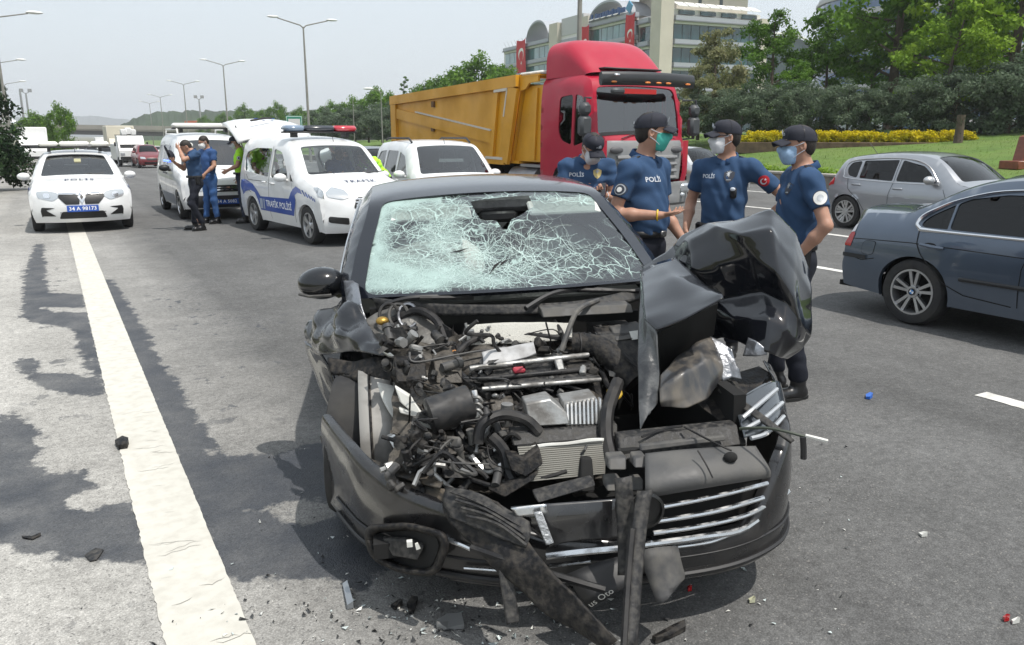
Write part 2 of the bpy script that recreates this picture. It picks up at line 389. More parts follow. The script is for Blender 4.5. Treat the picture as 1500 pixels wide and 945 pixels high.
# hair cracks across the old paint, real grooves showing the asphalt
mb = MB()
for i in range(46):
    y = 2.2 + rnd.random() ** 1.4 * 10; x = rnd.uniform(.17, .36); n = rnd.randint(3, 8); w = rnd.uniform(.0006, .0016); pts = []
    for k in range(n): pts.append((x, y)); x = min(x + rnd.uniform(.012, .035), .445); y += rnd.uniform(-.02, .02)
    G = [[(px, py - w * (1 if 0 < k < n - 1 else .2), .0062), (px, py + w * (1 if 0 < k < n - 1 else .2), .0062)] for k, (px, py) in enumerate(pts)]; mb.grid(G)
tag(mb.build('paint_cracks', mat('crack_dark', (.19, .18, .16), .9), sharp=None), kind='structure')
mb = MB()
for i in range(40):
    y = 2.85 - 12 * i if i < 0 else 1.2 + 11.5 * i
for X, y0, ln, gap in ((5.5, -.2, 3.2, 9.0), (9.02, 6.85, 2.6, 4.2), (12.27, 9.3, 2.6, 4.4), (15.3, 13.5, 3.2, 3.6)):
    y = y0
    while y < 160: strip(mb, X - .075, X + .075, y, y + ln, .012 if y < 8 else 0, .05 if y < 8 else .6); y += ln + gap
strip(mb, 19.6, 19.75, -10, 200, 0, 2)
tag(mb.build('lane_lines', mat('lane_paint', (.72, .71, .67), .7, var=.1, dirt=(.3, .29, .27), dirtamt=.6, ds=6), sharp=None), kind='structure')

# land around the road, out to the horizon
ax_ = axis([(-3000, 600), (-1200, 200), (-200, 40), (0, 40), (240, 200), (1200, 600), (3000, 600)]); ay_ = axis([(-1000, 400), (-200, 100), (0, 20), (300, 50), (1200, 400), (3200, 400)])
G = [[(x, y, zrf(y) - .12 - (.0 if abs(x) < 100 else 0)) for x in ax_] for y in ay_]
tag(MB().grid(G).build('ground', mat('dry_verge', (.13, .13, .07), .95, var=.3, vs=.3, dirt=(.17, .15, .10), dirtamt=.7, ds=1.5), sharp=None), kind='structure')
# grass verge on the left behind the guard rail
G = [[(x, y, zrf(y) + (0.004 if x > -2.62 else -.02) + max(0, -2.7 - x) * .12 + .03 * math.sin(x * 3 + y)) for x in (-2.6, -3.2, -4.5, -6, -9, -16, -40)] for y in np.arange(-8, 320, 4.0)]
tag(MB().grid([list(reversed(r)) for r in G]).build('left_verge', mat('verge_soil', (.16, .15, .085), .95, var=.35, vs=2.0, dirt=(.07, .10, .03), dirtamt=.9, ds=.9), sharp=None), kind='structure')
# lawn bank on the right
def lawn_z(x, y): 
    t = np.clip((x - 23.2) / 13, 0, 1.6); return .38 + 1.55 * t * (1 - .18 * t) + zrf(y) + .05 * math.sin(x * .7) * math.sin(y * .31) * min(1, t * 4)
G = [[(x, y, lawn_z(x, y)) for x in axis([(23.2, .8), (46, 4), (130, 4)])] for y in axis([(-30, 3), (60, 3), (180, 15), (420, 15)])]
def lawn_mat():
    m = mat('lawn_grass', (.085, .15, .022), .95, var=.22, vs=1.3, bump=.8, bs=90, dirt=(.13, .17, .04), dirtamt=.55, ds=.45); return m
lawn = MB().grid(G).build('lawn', lawn_mat(), sharp=None); tag(lawn, kind='structure')
# low kerb wall with a coping, in separate stones
kw = thing('kerb_wall', 'low grey stone kerb wall along the foot of the lawn bank', 'kerb wall', (22.9, 0, 0))
sm_ = MB().box((0, 0, .2), (.34, 1.96, .46), bev=.015).mesh('stone', mat('kerb_stone', (.21, .19, .16), .9, var=.25, vs=3, bump=.5, bs=30)); cm_ = MB().box((-.02, 0, .455), (.44, 1.985, .09), bev=.02).mesh('coping', mat('kerb_coping', (.33, .31, .27), .9, var=.2, vs=4))
for i in range(-3, 62):
    for nm, me_ in (('stone', sm_), ('coping', cm_)):
        o = link(bpy.data.objects.new(nm, me_), kw); o.location = (rnd.uniform(-.008, .008), i * 2.0, zrf(i * 2.0) + rnd.uniform(-.006, .006))
# ---------------------------------------------------------------- vehicles
RUB = lambda: mat('tyre_rubber', (.022, .022, .023), .75, var=.2, vs=20, dirt=(.09, .085, .075), dirtamt=.35, ds=5)
ALLOY = lambda: mat('alloy', (.55, .56, .57), .32, .9)
PLAS = lambda: mat('black_plastic', (.018, .018, .019), .5, var=.1)
DARK = lambda: mat('wheel_well', (.008, .008, .008), .9)
CHROME = lambda: mat('chrome', (.78, .79, .8), .12, 1.0)
LENS = lambda: mat('lamp_lens', (.55, .58, .6), .08, .55, coat=1)
REDL = lambda: mat('red_lens', (.42, .012, .015), .12, coat=1)
_wc = {}
def wheel_meshes(Rw, w, rr, style):
    key = (Rw, w, rr, style)
    if key in _wc: return _wc[key]
    t = MB(); h = w / 2
    t.lathe([(rr, -h * .82), (rr + .012, -h * .97), (Rw - .05, -h * 1.03), (Rw - .018, -h * .95), (Rw - .004, -h * .72), (Rw, -h * .3), (Rw, h * .3), (Rw - .004, h * .72), (Rw - .018, h * .95), (Rw - .05, h * 1.03), (rr + .012, h * .97), (rr, h * .82)], 36)
    tm = t.mesh('tyre', RUB())
    r = MB(); r.lathe([(rr + .004, h * .86), (rr + .004, h * .93), (rr - .014, h * .93), (rr - .022, h * .62), (rr - .03, -h * .8)], 36)
    dk = 1
    r.lathe([(0, -h * .1), (rr - .03, -h * .1)], 24, m=1)
    def spoke(a, wd, r0, r1, x0, x1, tw=.0, m=0):
        c, s_ = math.cos(a), math.sin(a); ta = (-s_, c); P = []
        for rad, xx, ww in ((r0, x0, wd), (r1, x1, wd * (1 + tw))):
            for sgn in (-1, 1):
                for dx in (0, -.035): P.append((xx + dx, rad * c + ta[0] * ww * sgn, rad * s_ + ta[1] * ww * sgn))
        r.add(P, [(0, 2, 6, 4), (0, 4, 5, 1), (2, 3, 7, 6), (4, 6, 7, 5), (1, 5, 7, 3)], m)
    xo, xi = h * .72, h * .84
    if style == 'ten':                                    # five pairs of straight spokes
        for k in range(5):
            for q in (-1, 1): spoke(2 * math.pi * k / 5 + q * .21, .0125, .05, rr - .008, xo, xi, .25)
        r.lathe([(0, xo + .01), (.055, xo + .008), (.075, xo - .03)], 20); 
        for k in range(5): a = 2 * math.pi * (k + .5) / 5; r.box((xo - .004, .058 * math.cos(a), .058 * math.sin(a)), (.012, .018, .018), m=1)
    elif style == 'multi':
        for k in range(10): spoke(2 * math.pi * k / 10, .017, .045, rr - .008, xo, xi, .35)
        for k in range(5): a = 2 * math.pi * k / 5 + .31; spoke(a, .012, rr * .55, rr - .008, xo - .006, xi - .004, .6)
        r.lathe([(0, xo + .012), (.05, xo + .01), (.06, xo - .03)], 20)
    elif style == 'five':
        for k in range(5):
            a = 2 * math.pi * k / 5
            for q in (-1, 1): spoke(a + q * .13, .022, .05, rr - .008, xo, xi, .2)
            spoke(a, .016, .05, rr * .5, xo + .004, xo + .004, 0)
        r.lathe([(0, xo + .014), (.05, xo + .012), (.075, xo - .03)], 20)
    else:                                                # pressed steel trim
        r.lathe([(0, xo), (rr * .35, xo), (rr * .8, xi - .02), (rr - .02, xi - .03)], 30)
        for k in range(8): a = 2 * math.pi * k / 8; r.box((xi - .02, rr * .68 * math.cos(a), rr * .68 * math.sin(a)), (.03, .05, .05), m=1)
    rm = r.mesh('rim', [ALLOY(), DARK()], recalc=False)
    _wc[key] = (tm, rm); return _wc[key]
def add_wheel(root, x, y, Rw, w, rr, style, steer=0, z=None):
    tm, rm = wheel_meshes(Rw, w, rr, style)
    o = link(bpy.data.objects.new('wheel', tm), root); o.location = (x, y, Rw if z is None else z)
    o.rotation_euler = (rnd.uniform(0, 6), 0, steer + (math.pi if x < 0 else 0)); k = link(bpy.data.objects.new('rim', rm), o)
    return o

class Shape:
    """a car body: side silhouette x plan x section.  front is y=0, rear y=L, x to the right seen from in front"""
    def __init__(s, L, W, prof, sec, plan=None, sweep=(.28, .2), crown=.05, ws=None, roll=.05, rolld=.11, n=5, rw=None, sp=.7):
        s.L, s.W = L, W; s.prof = np.array(spline(prof, n)); s.sec = pchip(sec); s.plan = pchip(plan or [(0, .965), (.8, .995), (L * .5, 1), (L - .8, .99), (L, .95)])
        s.sweep = sweep; s.crown = crown; s.ws = ws; s.roll = roll; s.rolld = rolld; s.rw = rw; s.sp = sp
        d = np.r_[0, np.cumsum(np.linalg.norm(np.diff(s.prof, axis=0), axis=1))]; s.S = d
        i0 = int(np.argmin(s.prof[:, 0])); up = s.prof[:, 1]; yy = np.linspace(0, L, 160)
        top = np.full(160, -1.0)
        for a, b in zip(s.prof[:-1], s.prof[1:]):
            lo, hi = min(a[0], b[0]), max(a[0], b[0]); q = (yy >= lo - 1e-6) & (yy <= hi + 1e-6)
            if hi - lo < 1e-6: z = max(a[1], b[1]); top[q] = np.maximum(top[q], z)
            else: top[q] = np.maximum(top[q], a[1] + (b[1] - a[1]) * (yy[q] - a[0]) / (b[0] - a[0]))
        s.ty, s.tz = yy, top
    def at_s(s, q): return np.interp(q, s.S, s.prof[:, 0]), np.interp(q, s.S, s.prof[:, 1])
    def s_front(s, z):                                    # arc position of height z on the nose
        k = int(np.argmax(s.prof[:, 1] > s.prof[:, 1].max() * .985)); zz = np.maximum.accumulate(s.prof[:k + 1, 1]); return np.interp(z, zz + np.arange(k + 1) * 1e-9, s.S[:k + 1])
    def s_y(s, y):                                        # arc position of y on the top
        k0 = int(np.argmin(s.prof[:, 0])); k1 = int(np.argmax(s.prof[:, 0])); return np.interp(y, s.prof[k0:k1 + 1, 0] + np.arange(k1 + 1 - k0) * 1e-9, s.S[k0:k1 + 1])
    def s_rear(s, z):
        k1 = int(np.argmax(s.prof[:, 1])); a = s.prof[k1:, 1][::-1]; b = s.S[k1:][::-1]; return np.interp(z, np.maximum.accumulate(a) + np.arange(len(a)) * 1e-9, b)
    def P(s, t, y, z, off=0.0):
        t, y, z = np.broadcast_arrays(np.asarray(t, float), np.asarray(y, float), np.asarray(z, float)); at_ = np.abs(t)
        hw = s.W / 2 * s.plan(y) * s.sec(z)
        d = np.interp(y, s.ty, s.tz) - z; hw = hw - s.roll * np.clip(1 - d / s.rolld, 0, 1) ** 2
        yo = s.sweep[0] * np.clip(1 - y / s.sp, 0, 1) ** 2 * at_ ** 2.4 - s.sweep[1] * np.clip(1 - (s.L - y) / .6, 0, 1) ** 2 * at_ ** 2.4
        if s.ws:
            a, b, amt = s.ws; yo = yo + amt * np.clip(1 - np.abs(y - a) / (b - a), 0, 1) * np.clip((z - .72) / .25, 0, 1) * at_ ** 2
        if s.rw:
            a, b, amt = s.rw; yo = yo - amt * np.clip(1 - np.abs(y - a) / (b - a), 0, 1) * np.clip((z - .72) / .25, 0, 1) * at_ ** 2
        zo = -s.crown * np.clip((z - .5) / .4, 0, 1) * (at_ ** 2 * .75 + at_ ** 8 * .25)
        return np.stack([t * hw + np.sign(t) * off, y + yo, z + zo], -1)
    def side(s, sg, off=0.0): return lambda V: s.P(sg, V[:, 0], V[:, 1], off)
    def top(s, off=(0, 0, 0)):
        def f(V):
            y, z = s.at_s(V[:, 1]); return s.P(np.clip(V[:, 0] / (s.W / 2), -1, 1), y, z) + np.array(off)
        return f

def car(root, s, col, wheels, side_win, ws=None, rear=None, gl=None, step=.09, zb=.24, arch=.05, wheel=(.31, .2, .2, 'five'), inside=True, seams=(), handles=(), mirror=None, y0=None, y1=None, front_cut=None, skip_top=None, arch_lip=None, steer=0, seatcol=(.05, .05, .055), nowheels=()):
    """body, glass, wheels and fittings of one car, children of root; model y runs from the nose backwards"""
    L, W = s.L, s.W; gl = gl or glass('car_glass', (.42, .47, .46))
    ya, yb = (0 if y0 is None else y0), (L if y1 is None else y1)
    k = [p for p in s.prof if ya - 1e-6 <= p[0] <= yb + 1e-6]
    if y0 is not None: k = [(ya, float(np.interp(ya, s.ty, s.tz)))] + [p for p in k if p[1] > .3 or p[0] > ya + .5]
    sil = [tuple(p) for p in k]
    Ra = wheel[0] + arch
    bot = []
    for wy in sorted(wheels, reverse=True):
        if not (ya < wy - .2 and wy + .2 < yb): continue
        a0 = math.asin(min(.99, (wheel[0] - zb) / Ra)); n = 18
        bot += [(wy + Ra * math.cos(-a0 + (math.pi + 2 * a0) * i / n), wheel[0] + Ra * math.sin(-a0 + (math.pi + 2 * a0) * i / n)) for i in range(n + 1)]
    ends = ([(yb, zb)] if y1 is not None else []) ; ends2 = ([(ya, zb)] if y0 is not None else [])
    outl = sil + ends + bot + ends2
    b = MB()
    for sg in (-1, 1):
        LP = patch(b, outl, [w for w in side_win], s.side(sg), step, flip=sg < 0)
        for l, w in zip(LP[1:], side_win):                # window reveals
            P0 = s.P(sg, *np.array(resample(w, step)).T); n = len(P0); v = [tuple(p) for p in P0] + [tuple(p - np.array([sg * .035, 0, 0])) for p in P0]
            q = [(i, (i + 1) % n, n + (i + 1) % n, n + i) for i in range(n)]; b.add(v, q if sg < 0 else [x[::-1] for x in q])
        for wy in wheels:                                 # arch returns
            if not (ya < wy - .2 and wy + .2 < yb): continue
            a = np.linspace(-.25, math.pi + .25, 22); yy = wy + Ra * np.cos(a); zz = wheel[0] + Ra * np.sin(a); P0 = s.P(sg, yy, zz); 
            G = [[tuple(p), tuple(p - np.array([sg * .05, 0, 0]))] for p in P0]; b.grid(G if sg > 0 else [r[::-1] for r in G])
    holes = []
    Wt = W / 2
    if ws: holes.append(ws)
    if rear: holes.append(rear)
    s0 = 0 if y0 is None else float(s.s_y(ya)); s1 = s.S[-1] if y1 is None else float(s.s_y(yb))
    patch(b, [(-Wt, s0), (Wt, s0), (Wt, s1), (-Wt, s1)], holes, s.top(), step * 1.15, rim=(0, .012, -.03), rimloops=(1, 2))
    body = b.build('body', col, root, merge=.004, sharp=42, recalc=True)
    und = MB().box((0, (ya + yb) / 2 + .05, zb + .03), (W * .86, (yb - ya) - .5, .05)); 
    for wy in wheels:
        for sg in (-1, 1):
            a = np.linspace(-.3, math.pi + .3, 16); xo = sg * (W / 2 * .93 - .03); xi = sg * (W / 2 - .36)
            und.grid([[(xo, wy + Ra * math.cos(q), wheel[0] + Ra * math.sin(q)), (xi, wy + Ra * math.cos(q), wheel[0] + Ra * math.sin(q))] for q in a])
            und.add([(xi, wy + Ra * math.cos(q), wheel[0] + Ra * math.sin(q)) for q in a], [tuple(range(16))])
    und.build('underbody', DARK(), root)
    for sg in (-1, 1):
        for w in side_win:
            g = MB(); patch(g, w, [], s.side(sg, -.012), step * 1.4, flip=sg < 0); g.build('side_window', gl, root, sharp=None)
    if ws: g = MB(); patch(g, ws, [], s.top((0, .008, -.008)), step * 1.4); g.build('windscreen', gl, root, sharp=None)
    if rear: g = MB(); patch(g, rear, [], s.top((0, -.008, -.008)), step * 1.4); g.build('rear_window', gl, root, sharp=None)
    for wy in wheels:
        for sg in (-1, 1):
            if (sg, wy) in nowheels: continue
            add_wheel(root, sg * (W / 2 - wheel[1] / 2 - .02), wy, *wheel, steer=steer if wy == wheels[0] else 0)
    if seams:
        for line in seams:
            line = resample(line, .06, False)
            for sg in (-1, 1):
                g = MB()
                q = np.array(line); P0 = s.P(sg, q[:, 0], q[:, 1], .0025); d = np.gradient(q, axis=0); d /= np.linalg.norm(d, axis=1)[:, None] + 1e-9; nn = np.c_[-d[:, 1], d[:, 0]] * .0045
                A = s.P(sg, q[:, 0] + nn[:, 0], q[:, 1] + nn[:, 1], .0025); B = s.P(sg, q[:, 0] - nn[:, 0], q[:, 1] - nn[:, 1], .0025)
                G = [[tuple(a), tuple(c)] for a, c in zip(A, B)]; g.grid(G if sg > 0 else [r[::-1] for r in G]); g.build('door_gap', mat('gap_black', (.006, .006, .006), .8), root, sharp=None)
    for (hy, hz_, hm) in handles:
        for sg in (-1, 1):
            p = s.P(sg, hy, hz_); g = MB(); g.box((p[0] + sg * .016, p[1], p[2]), (.028, .2, .03), bev=.012); g.build('door_handle', hm, root)
    if mirror:
        my, mz, mm = mirror
        for sg in (-1, 1):
            p = s.P(sg, my, mz); g = MB(); c = (p[0] + sg * .13, p[1], p[2] + .05)
            g.ell(c, (.115, .085, .075)); g.tube([(p[0] - sg * .02, p[1] + .02, p[2]), (c[0] - sg * .06, c[1] + .01, c[2] - .04)], [.03, .024], 8); o = g.build('mirror', mm, root)
    if inside:
        sc = mat('seat_fabric_' + str(seatcol[0]), seatcol, .85, var=.1); yc = float(inside) if inside is not True else L * .5
        for sx in (-1, 1):
            g = MB(); g.box((sx * W * .2, yc + .05, .5), (.5, .5, .18), bev=.06); g.box((sx * W * .2, yc + .33, .82), (.48, .14, .6), M=None, bev=.06); g.box((sx * W * .2, yc + .38, 1.2), (.26, .1, .17), bev=.04)
            g.build('seat', sc, root)
        g = MB(); g.box((0, yc + 1.2, .75), (W * .72, .16, .62), bev=.06); g.box((0, yc + .95, .5), (W * .72, .5, .16), bev=.05); g.build('rear_seat', sc, root)
        g = MB(); g.box((0, yc - .72, .82), (W * .8, .45, .2), bev=.06); g.build('dashboard', PLAS(), root)
        g = MB(); th = np.linspace(0, 2 * math.pi, 20); Mx = Matrix.Translation((W * .2, yc - .38, .93)) @ Matrix.Rotation(R(-62), 4, 'X'); g.tube([(.18 * math.cos(a), .18 * math.sin(a), 0) for a in th], .014, 6, M=Mx); g.box((0, 0, 0), (.3, .05, .02), M=Mx); g.build('steering_wheel', PLAS(), root)
    return body
def front_feat(root, s, name, polys, m, off=.006, rim=None, step=.06, label=None, mirror=False):
    """polygons given as (x, z) on the nose, each laid a little proud of the body"""
    b = MB()
    for P in polys:
        for sg in ((1, -1) if mirror else (1,)):
            Q = [(x * sg, float(s.s_front(z))) for x, z in P]; patch(b, Q, [], s.top((0, -off, off * .3)), step, flip=False)
    if not b.n: return None
    return b.build(name, m, root, sharp=None, label=label)
def ccw(P): return sum(P[i][0] * P[(i + 1) % len(P)][1] - P[(i + 1) % len(P)][0] * P[i][1] for i in range(len(P))) > 0
def front_pair(root, s, name, P, m, off=.006, step=.06):
    for sg in (1, -1): front_feat(root, s, name, [[(x * sg, z) for x, z in P]], m, off, step=step)
def side_feat(root, s, name, polys, m, off=.004, sides=(-1, 1), step=.08, label=None):
    for sg in sides:
        b = MB()
        for P in polys: patch(b, P, [], s.side(sg, off), step, flip=sg < 0)
        b.build(name, m, root, sharp=None, label=label)
def place(root, x, y, rz=0, L=None): root.location = (x, y, zrf(y)); root.rotation_euler = (0, 0, rz)
def side_text(root, s, name, body, size, y, z, m, sg, off=.007, bold=True, space=1.0):
    V, F = text_mb(body, size, bold=bold, space=space); V, F = sub_tris(V, F, .12); q = np.array([tuple(v) for v in V]); P = s.P(sg, y + (-q[:, 0] if sg < 0 else q[:, 0]), z + q[:, 1], off)
    MB().add([tuple(p) for p in P], F).build(name, m, root, sharp=None)
def front_text(root, s, name, body, size, x, z, m, off=.012, bold=True, onhood=False, space=1.0):
    V, F = text_mb(body, size, bold=bold, space=space); V, F = sub_tris(V, F, .1); q = np.array([tuple(v) for v in V]); s0 = float(s.s_front(z)) if not onhood else float(s.s_y(z))
    P = s.top((0, -off * .4, off))(np.c_[x + q[:, 0], s0 + q[:, 1]]); MB().add([tuple(p) for p in P], F).build(name, m, root, sharp=None)
def plate(root, s, z, body, w=.52, h=.115, bg=(.02, .09, .42), fg=(.85, .86, .88), x=0, out=.02):
    y, zz = s.at_s(s.s_front(z)); g = MB().box((x, y - out, z), (w, .012, h), bev=.004); p = g.build('number_plate', mat('plate_' + str(bg[2]), bg, .35, coat=.4), root)
    V, F = text_mb(body, h * .8, bold=True, space=1.05); MB().add([(x + v.x, y - out - .0085, z + v.y) for v in V], F).build('plate_characters', mat('plate_ink_' + str(fg[0]), fg, .5), p, sharp=None)
# ---------------------------------------------------------------- the cars on the road
def sw(*P, r=.06): return rpoly(P, r)
def wsc(s, ya, yb, ta, tb, r=.08):                       # windscreen outline across the top strip
    a, b = float(s.s_y(ya)), float(s.s_y(yb)); w = s.W / 2; return rpoly([(-w * ta, a), (w * ta, a), (w * tb, b), (-w * tb, b)], r)
WHITE = mat('white_paint', (.77, .78, .78), .3, coat=.8, var=.02, dirt=(.50, .48, .44), dirtamt=.22, ds=2.6)
BLUE_D = mat('police_blue', (.015, .07, .36), .4, coat=.5)
SEC = [(.15, .90), (.3, .96), (.5, .995), (.7, 1), (.88, .97), (.98, .93), (1.15, .86), (1.35, .76), (1.45, .70), (1.9, .6)]

def lightbar(root, y, z, w, cols, name='light_bar'):
    b = MB(); b.box((0, y, z + .02), (w, .26, .03), bev=.012)
    for sx in (-1, 1): b.box((sx * w * .36, y, z - .03), (.06, .2, .08))
    o = b.build(name, PLAS(), root)
    for (x0, x1, m) in cols: MB().box(((x0 + x1) / 2 * w, y, z + .085), ((x1 - x0) * w - .006, .29, .105), bev=.04).build('lamp_cover', m, o)

# 1. white saloon police car on the edge line
def police_saloon():
    r = thing('police_car', 'white police saloon parked across the white edge line at the left', 'police car')
    s = Shape(4.26, 1.75, [(.09, .2), (.02, .3), (0, .5), (.05, .66), (.2, .8), (.7, .935), (1.12, 1.0), (1.6, 1.26), (2.0, 1.42), (2.5, 1.475), (3.0, 1.45), (3.4, 1.3), (3.7, 1.12), (4.1, 1.08), (4.22, 1.0), (4.26, .6), (4.2, .25)], SEC, ws=(1.15, 1.95, .22))
    car(r, s, WHITE, (.82, 3.44), [sw((1.45, .99), (2.0, 1.3), (2.45, 1.38), (2.46, .98)), sw((2.54, .98), (2.53, 1.38), (3.0, 1.34), (3.35, 1.2), (3.4, 1.0))],
        wsc(s, 1.17, 1.93, .86, .86), wsc(s, 3.05, 3.62, .8, .8), gl=glass('saloon_glass', (.34, .41, .43), base=.09), wheel=(.305, .19, .19, 'steel'), inside=2.1, seams=[[(1.42, .98), (1.3, .7), (1.32, .3)], [(2.5, 1.4), (2.5, .28)], [(3.3, .95), (3.05, .4)]], handles=[(2.3, .86, WHITE), (3.2, .88, WHITE)], mirror=(1.62, .98, WHITE))
    lens = LENS(); blk = PLAS(); gm = mat('grille_black', (.012, .012, .012), .45)
    front_pair(r, s, 'headlight', rpoly([(.40, .66), (.52, .60), (.78, .66), (.80, .79), (.6, .785), (.42, .745)], .04), lens)
    front_pair(r, s, 'headlight_bulb', rpoly([(.56, .65), (.68, .66), (.68, .75), (.56, .74)], .05), mat('bulb', (.85, .87, .9), .1, .8), .012)
    front_pair(r, s, 'upper_grille', rpoly([(.05, .53), (.30, .53), (.43, .67), (.40, .715), (.05, .70)], .02), gm)
    front_pair(r, s, 'grille_bar', [(.08, .70), (.41, .715), (.41, .745), (.08, .735)], CHROME(), .012)
    front_feat(r, s, 'badge', [rpoly([(0, .54), (.075, .66), (0, .78), (-.075, .66)], .015)], CHROME(), .02)
    front_feat(r, s, 'badge_centre', [rpoly([(0, .61), (.03, .66), (0, .71), (-.03, .66)], .005)], gm, .026)
    front_feat(r, s, 'lower_grille', [rpoly([(-.43, .27), (.43, .27), (.36, .40), (-.36, .40)], .03)], gm)
    front_feat(r, s, 'grille_slat', [[(-.4, z), (.4, z), (.4, z + .012), (-.4, z + .012)] for z in (.30, .34, .375)], blk, .014)
    front_pair(r, s, 'fog_lamp_recess', rpoly([(.47, .32), (.70, .32), (.72, .30), (.72, .48), (.48, .47), (.63, .43)], .02), gm)
    plate(r, s, .455, '34 A 98173')
    front_text(r, s, 'hood_lettering', 'POLİS', .17, 0, .72, mat('lettering_dark', (.03, .04, .09), .5), onhood=True, space=1.3)
    side_feat(r, s, 'stripe', [[(.5, .72), (3.9, .72), (3.9, .9), (.55, .86)]], BLUE_D)
    lightbar(r, 2.15, 1.51, 1.28, [(-.5, -.22, mat('bar_white', (.82, .80, .74), .25, coat=.5)), (-.22, .22, mat('bar_white2', (.75, .74, .70), .3, coat=.5)), (.22, .5, mat('bar_white', (.82, .80, .74), .25))])
    MB().tube([(0, 2.02, 1.43), (0, 2.03, 1.5)], .006, 5).build('aerial', blk, r)
    MB().box((0, 1.9, 1.335), (.13, .02, .05)).build('rear_view_mirror', blk, r)
    MB().box((.02, 1.62, 1.285), (.12, .004, .06)).build('windscreen_sticker', mat('sticker', (.75, .72, .45), .6), r)
    for sx in (-1, 1): MB().tube([(sx * .05, 1.16, 1.0), (sx * .1 + .35, 1.24, 1.045)], .008, 5).build('wiper', blk, r)
    return r
pc = police_saloon(); place(pc, .45, 16.75, 0)
pc.rotation_euler[2] = R(-1)

# 2/3. police vans
def van(name, label, prof, L, W, col, windows, wsr, rearr, glv, **k):
    r = thing(name, label, 'police van' if 'police' in name else 'car'); s = Shape(L, W, prof, k.pop('sec'), ws=k.pop('wsw'), sweep=k.pop('sweep', (.26, .12)), roll=.06, crown=.045)
    car(r, s, col, k.pop('wheels'), windows, wsc(s, *wsr) if wsr else None, wsc(s, *rearr) if rearr else None, gl=glv, **k); return r, s
SECV = [(.15, .9), (.3, .95), (.5, .995), (.8, 1), (1.0, .985), (1.15, .955), (1.4, .885), (1.65, .81), (1.75, .77), (2.2, .7)]
def traffic_van():
    r, s = van('police_van', 'white traffic police van with blue side band, coloured roof bar and raised tailgate',
        [(.12, .22), (.03, .32), (0, .52), (.05, .72), (.16, .86), (.5, 1.0), (.88, 1.12), (1.25, 1.36), (1.62, 1.6), (2.1, 1.72), (2.9, 1.765), (3.7, 1.74), (4.1, 1.68), (4.14, 1.2), (4.16, .7), (4.12, .3)], 4.16, 1.76, WHITE,
        [sw((1.5, 1.06), (1.68, 1.25), (2.0, 1.53), (2.35, 1.58), (2.36, 1.08)), sw((2.46, 1.08), (2.45, 1.585), (3.25, 1.585), (3.72, 1.5), (3.82, 1.38), (3.74, 1.16)), sw((1.16, 1.03), (1.28, 1.05), (1.44, 1.05), (1.44, 1.2), r=.03)],
        (.93, 1.62, .86, .86), None, glass('van_glass', (.66, .72, .72), base=.05), sec=SECV, wsw=(.92, 1.65, .24), wheels=(.82, 3.31), wheel=(.315, .2, .205, 'five'), inside=2.0, seams=[[(1.25, 1.02), (1.2, .7), (1.32, .32)], [(2.41, 1.62), (2.41, .3)], [(3.6, 1.1), (3.45, 1.0), (2.5, 1.0)], [(3.7, 1.1), (3.62, .85), (3.3, .75)]], handles=[(2.24, .98, WHITE), (2.62, .99, WHITE)], mirror=(1.52, 1.06, WHITE), y1=4.06)
    blk = PLAS(); gm = mat('grille_black', (.012, .012, .012), .45)
    # light parts
    for sg in (1, -1): front_feat(r, s, 'headlight', [[(sg * x, z) for x, z in rpoly([(.46, .80), (.60, .77), (.82, .83), (.83, .90), (.64, .97), (.48, .92)], .03)]], LENS())
    for sg in (1, -1):
        side_feat(r, s, 'headlight', [rpoly([(.03, .80), (.26, .86), (.5, .99), (.36, 1.0), (.1, .93)], .03)], LENS(), sides=(sg,)); side_feat(r, s, 'headlight_bulb', [rpoly([(.1, .85), (.22, .88), (.3, .94), (.14, .92)], .03)], mat('bulb', (.85, .87, .9), .1, .8), .009, sides=(sg,))
    front_feat(r, s, 'upper_grille', [rpoly([(-.44, .62), (.44, .62), (.34, .80), (-.34, .80)], .05)], gm); front_feat(r, s, 'grille_slat', [[(-.38, z), (.38, z), (.38, z + .02), (-.38, z + .02)] for z in (.66, .71, .76)], CHROME(), .014)
    front_feat(r, s, 'lower_grille', [rpoly([(-.42, .30), (.42, .30), (.38, .42), (-.38, .42)], .03)], gm)
    front_pair(r, s, 'fog_lamp_recess', rpoly([(.50, .36), (.80, .40), (.82, .50), (.5, .47)], .03), gm)
    plate(r, s, .53, '34 A 36219')
    band = [(.60, .80), (.68, .90), (.86, .985), (1.1, .98), (1.27, .80), (1.45, .62), (2.5, .68), (2.75, .82), (2.95, .90), (3.3, 1.02), (3.72, 1.04), (3.95, .92), (3.95, .80), (3.7, .88), (3.3, .86), (2.95, .66), (2.6, .44), (1.25, .38), (1.16, .58), (1.0, .75), (.8, .80)]
    band = [(1.18, .82), (1.26, .60), (1.34, .43), (2.86, .43), (2.95, .60), (3.1, .76), (3.32, .80), (3.6, .76), (3.78, .68), (3.98, .86), (3.92, .98), (3.6, 1.0), (3.2, .93), (2.95, .80), (2.82, .70), (1.5, .74), (1.36, .86), (1.2, .93), (.98, .98), (.84, .94), (.82, .86), (1.0, .88)]
    side_feat(r, s, 'side_band', [band], BLUE_D, .004)
    side_feat(r, s, 'band_dash', [[(.80 - .085 * i, .93 - .03 * i), (.765 - .085 * i, .935 - .03 * i), (.725 - .085 * i, .83 - .02 * i), (.76 - .085 * i, .825 - .02 * i)] for i in range(5)], BLUE_D, .004)
    side_text(r, s, 'band_lettering', 'TRAFİK POLİSİ', .17, 1.98, .575, mat('lettering_white', (.8, .82, .85), .5), -1); side_text(r, s, 'band_lettering', 'TRAFİK POLİSİ', .17, 1.98, .575, mat('lettering_white', (.8, .82, .85), .5), 1)
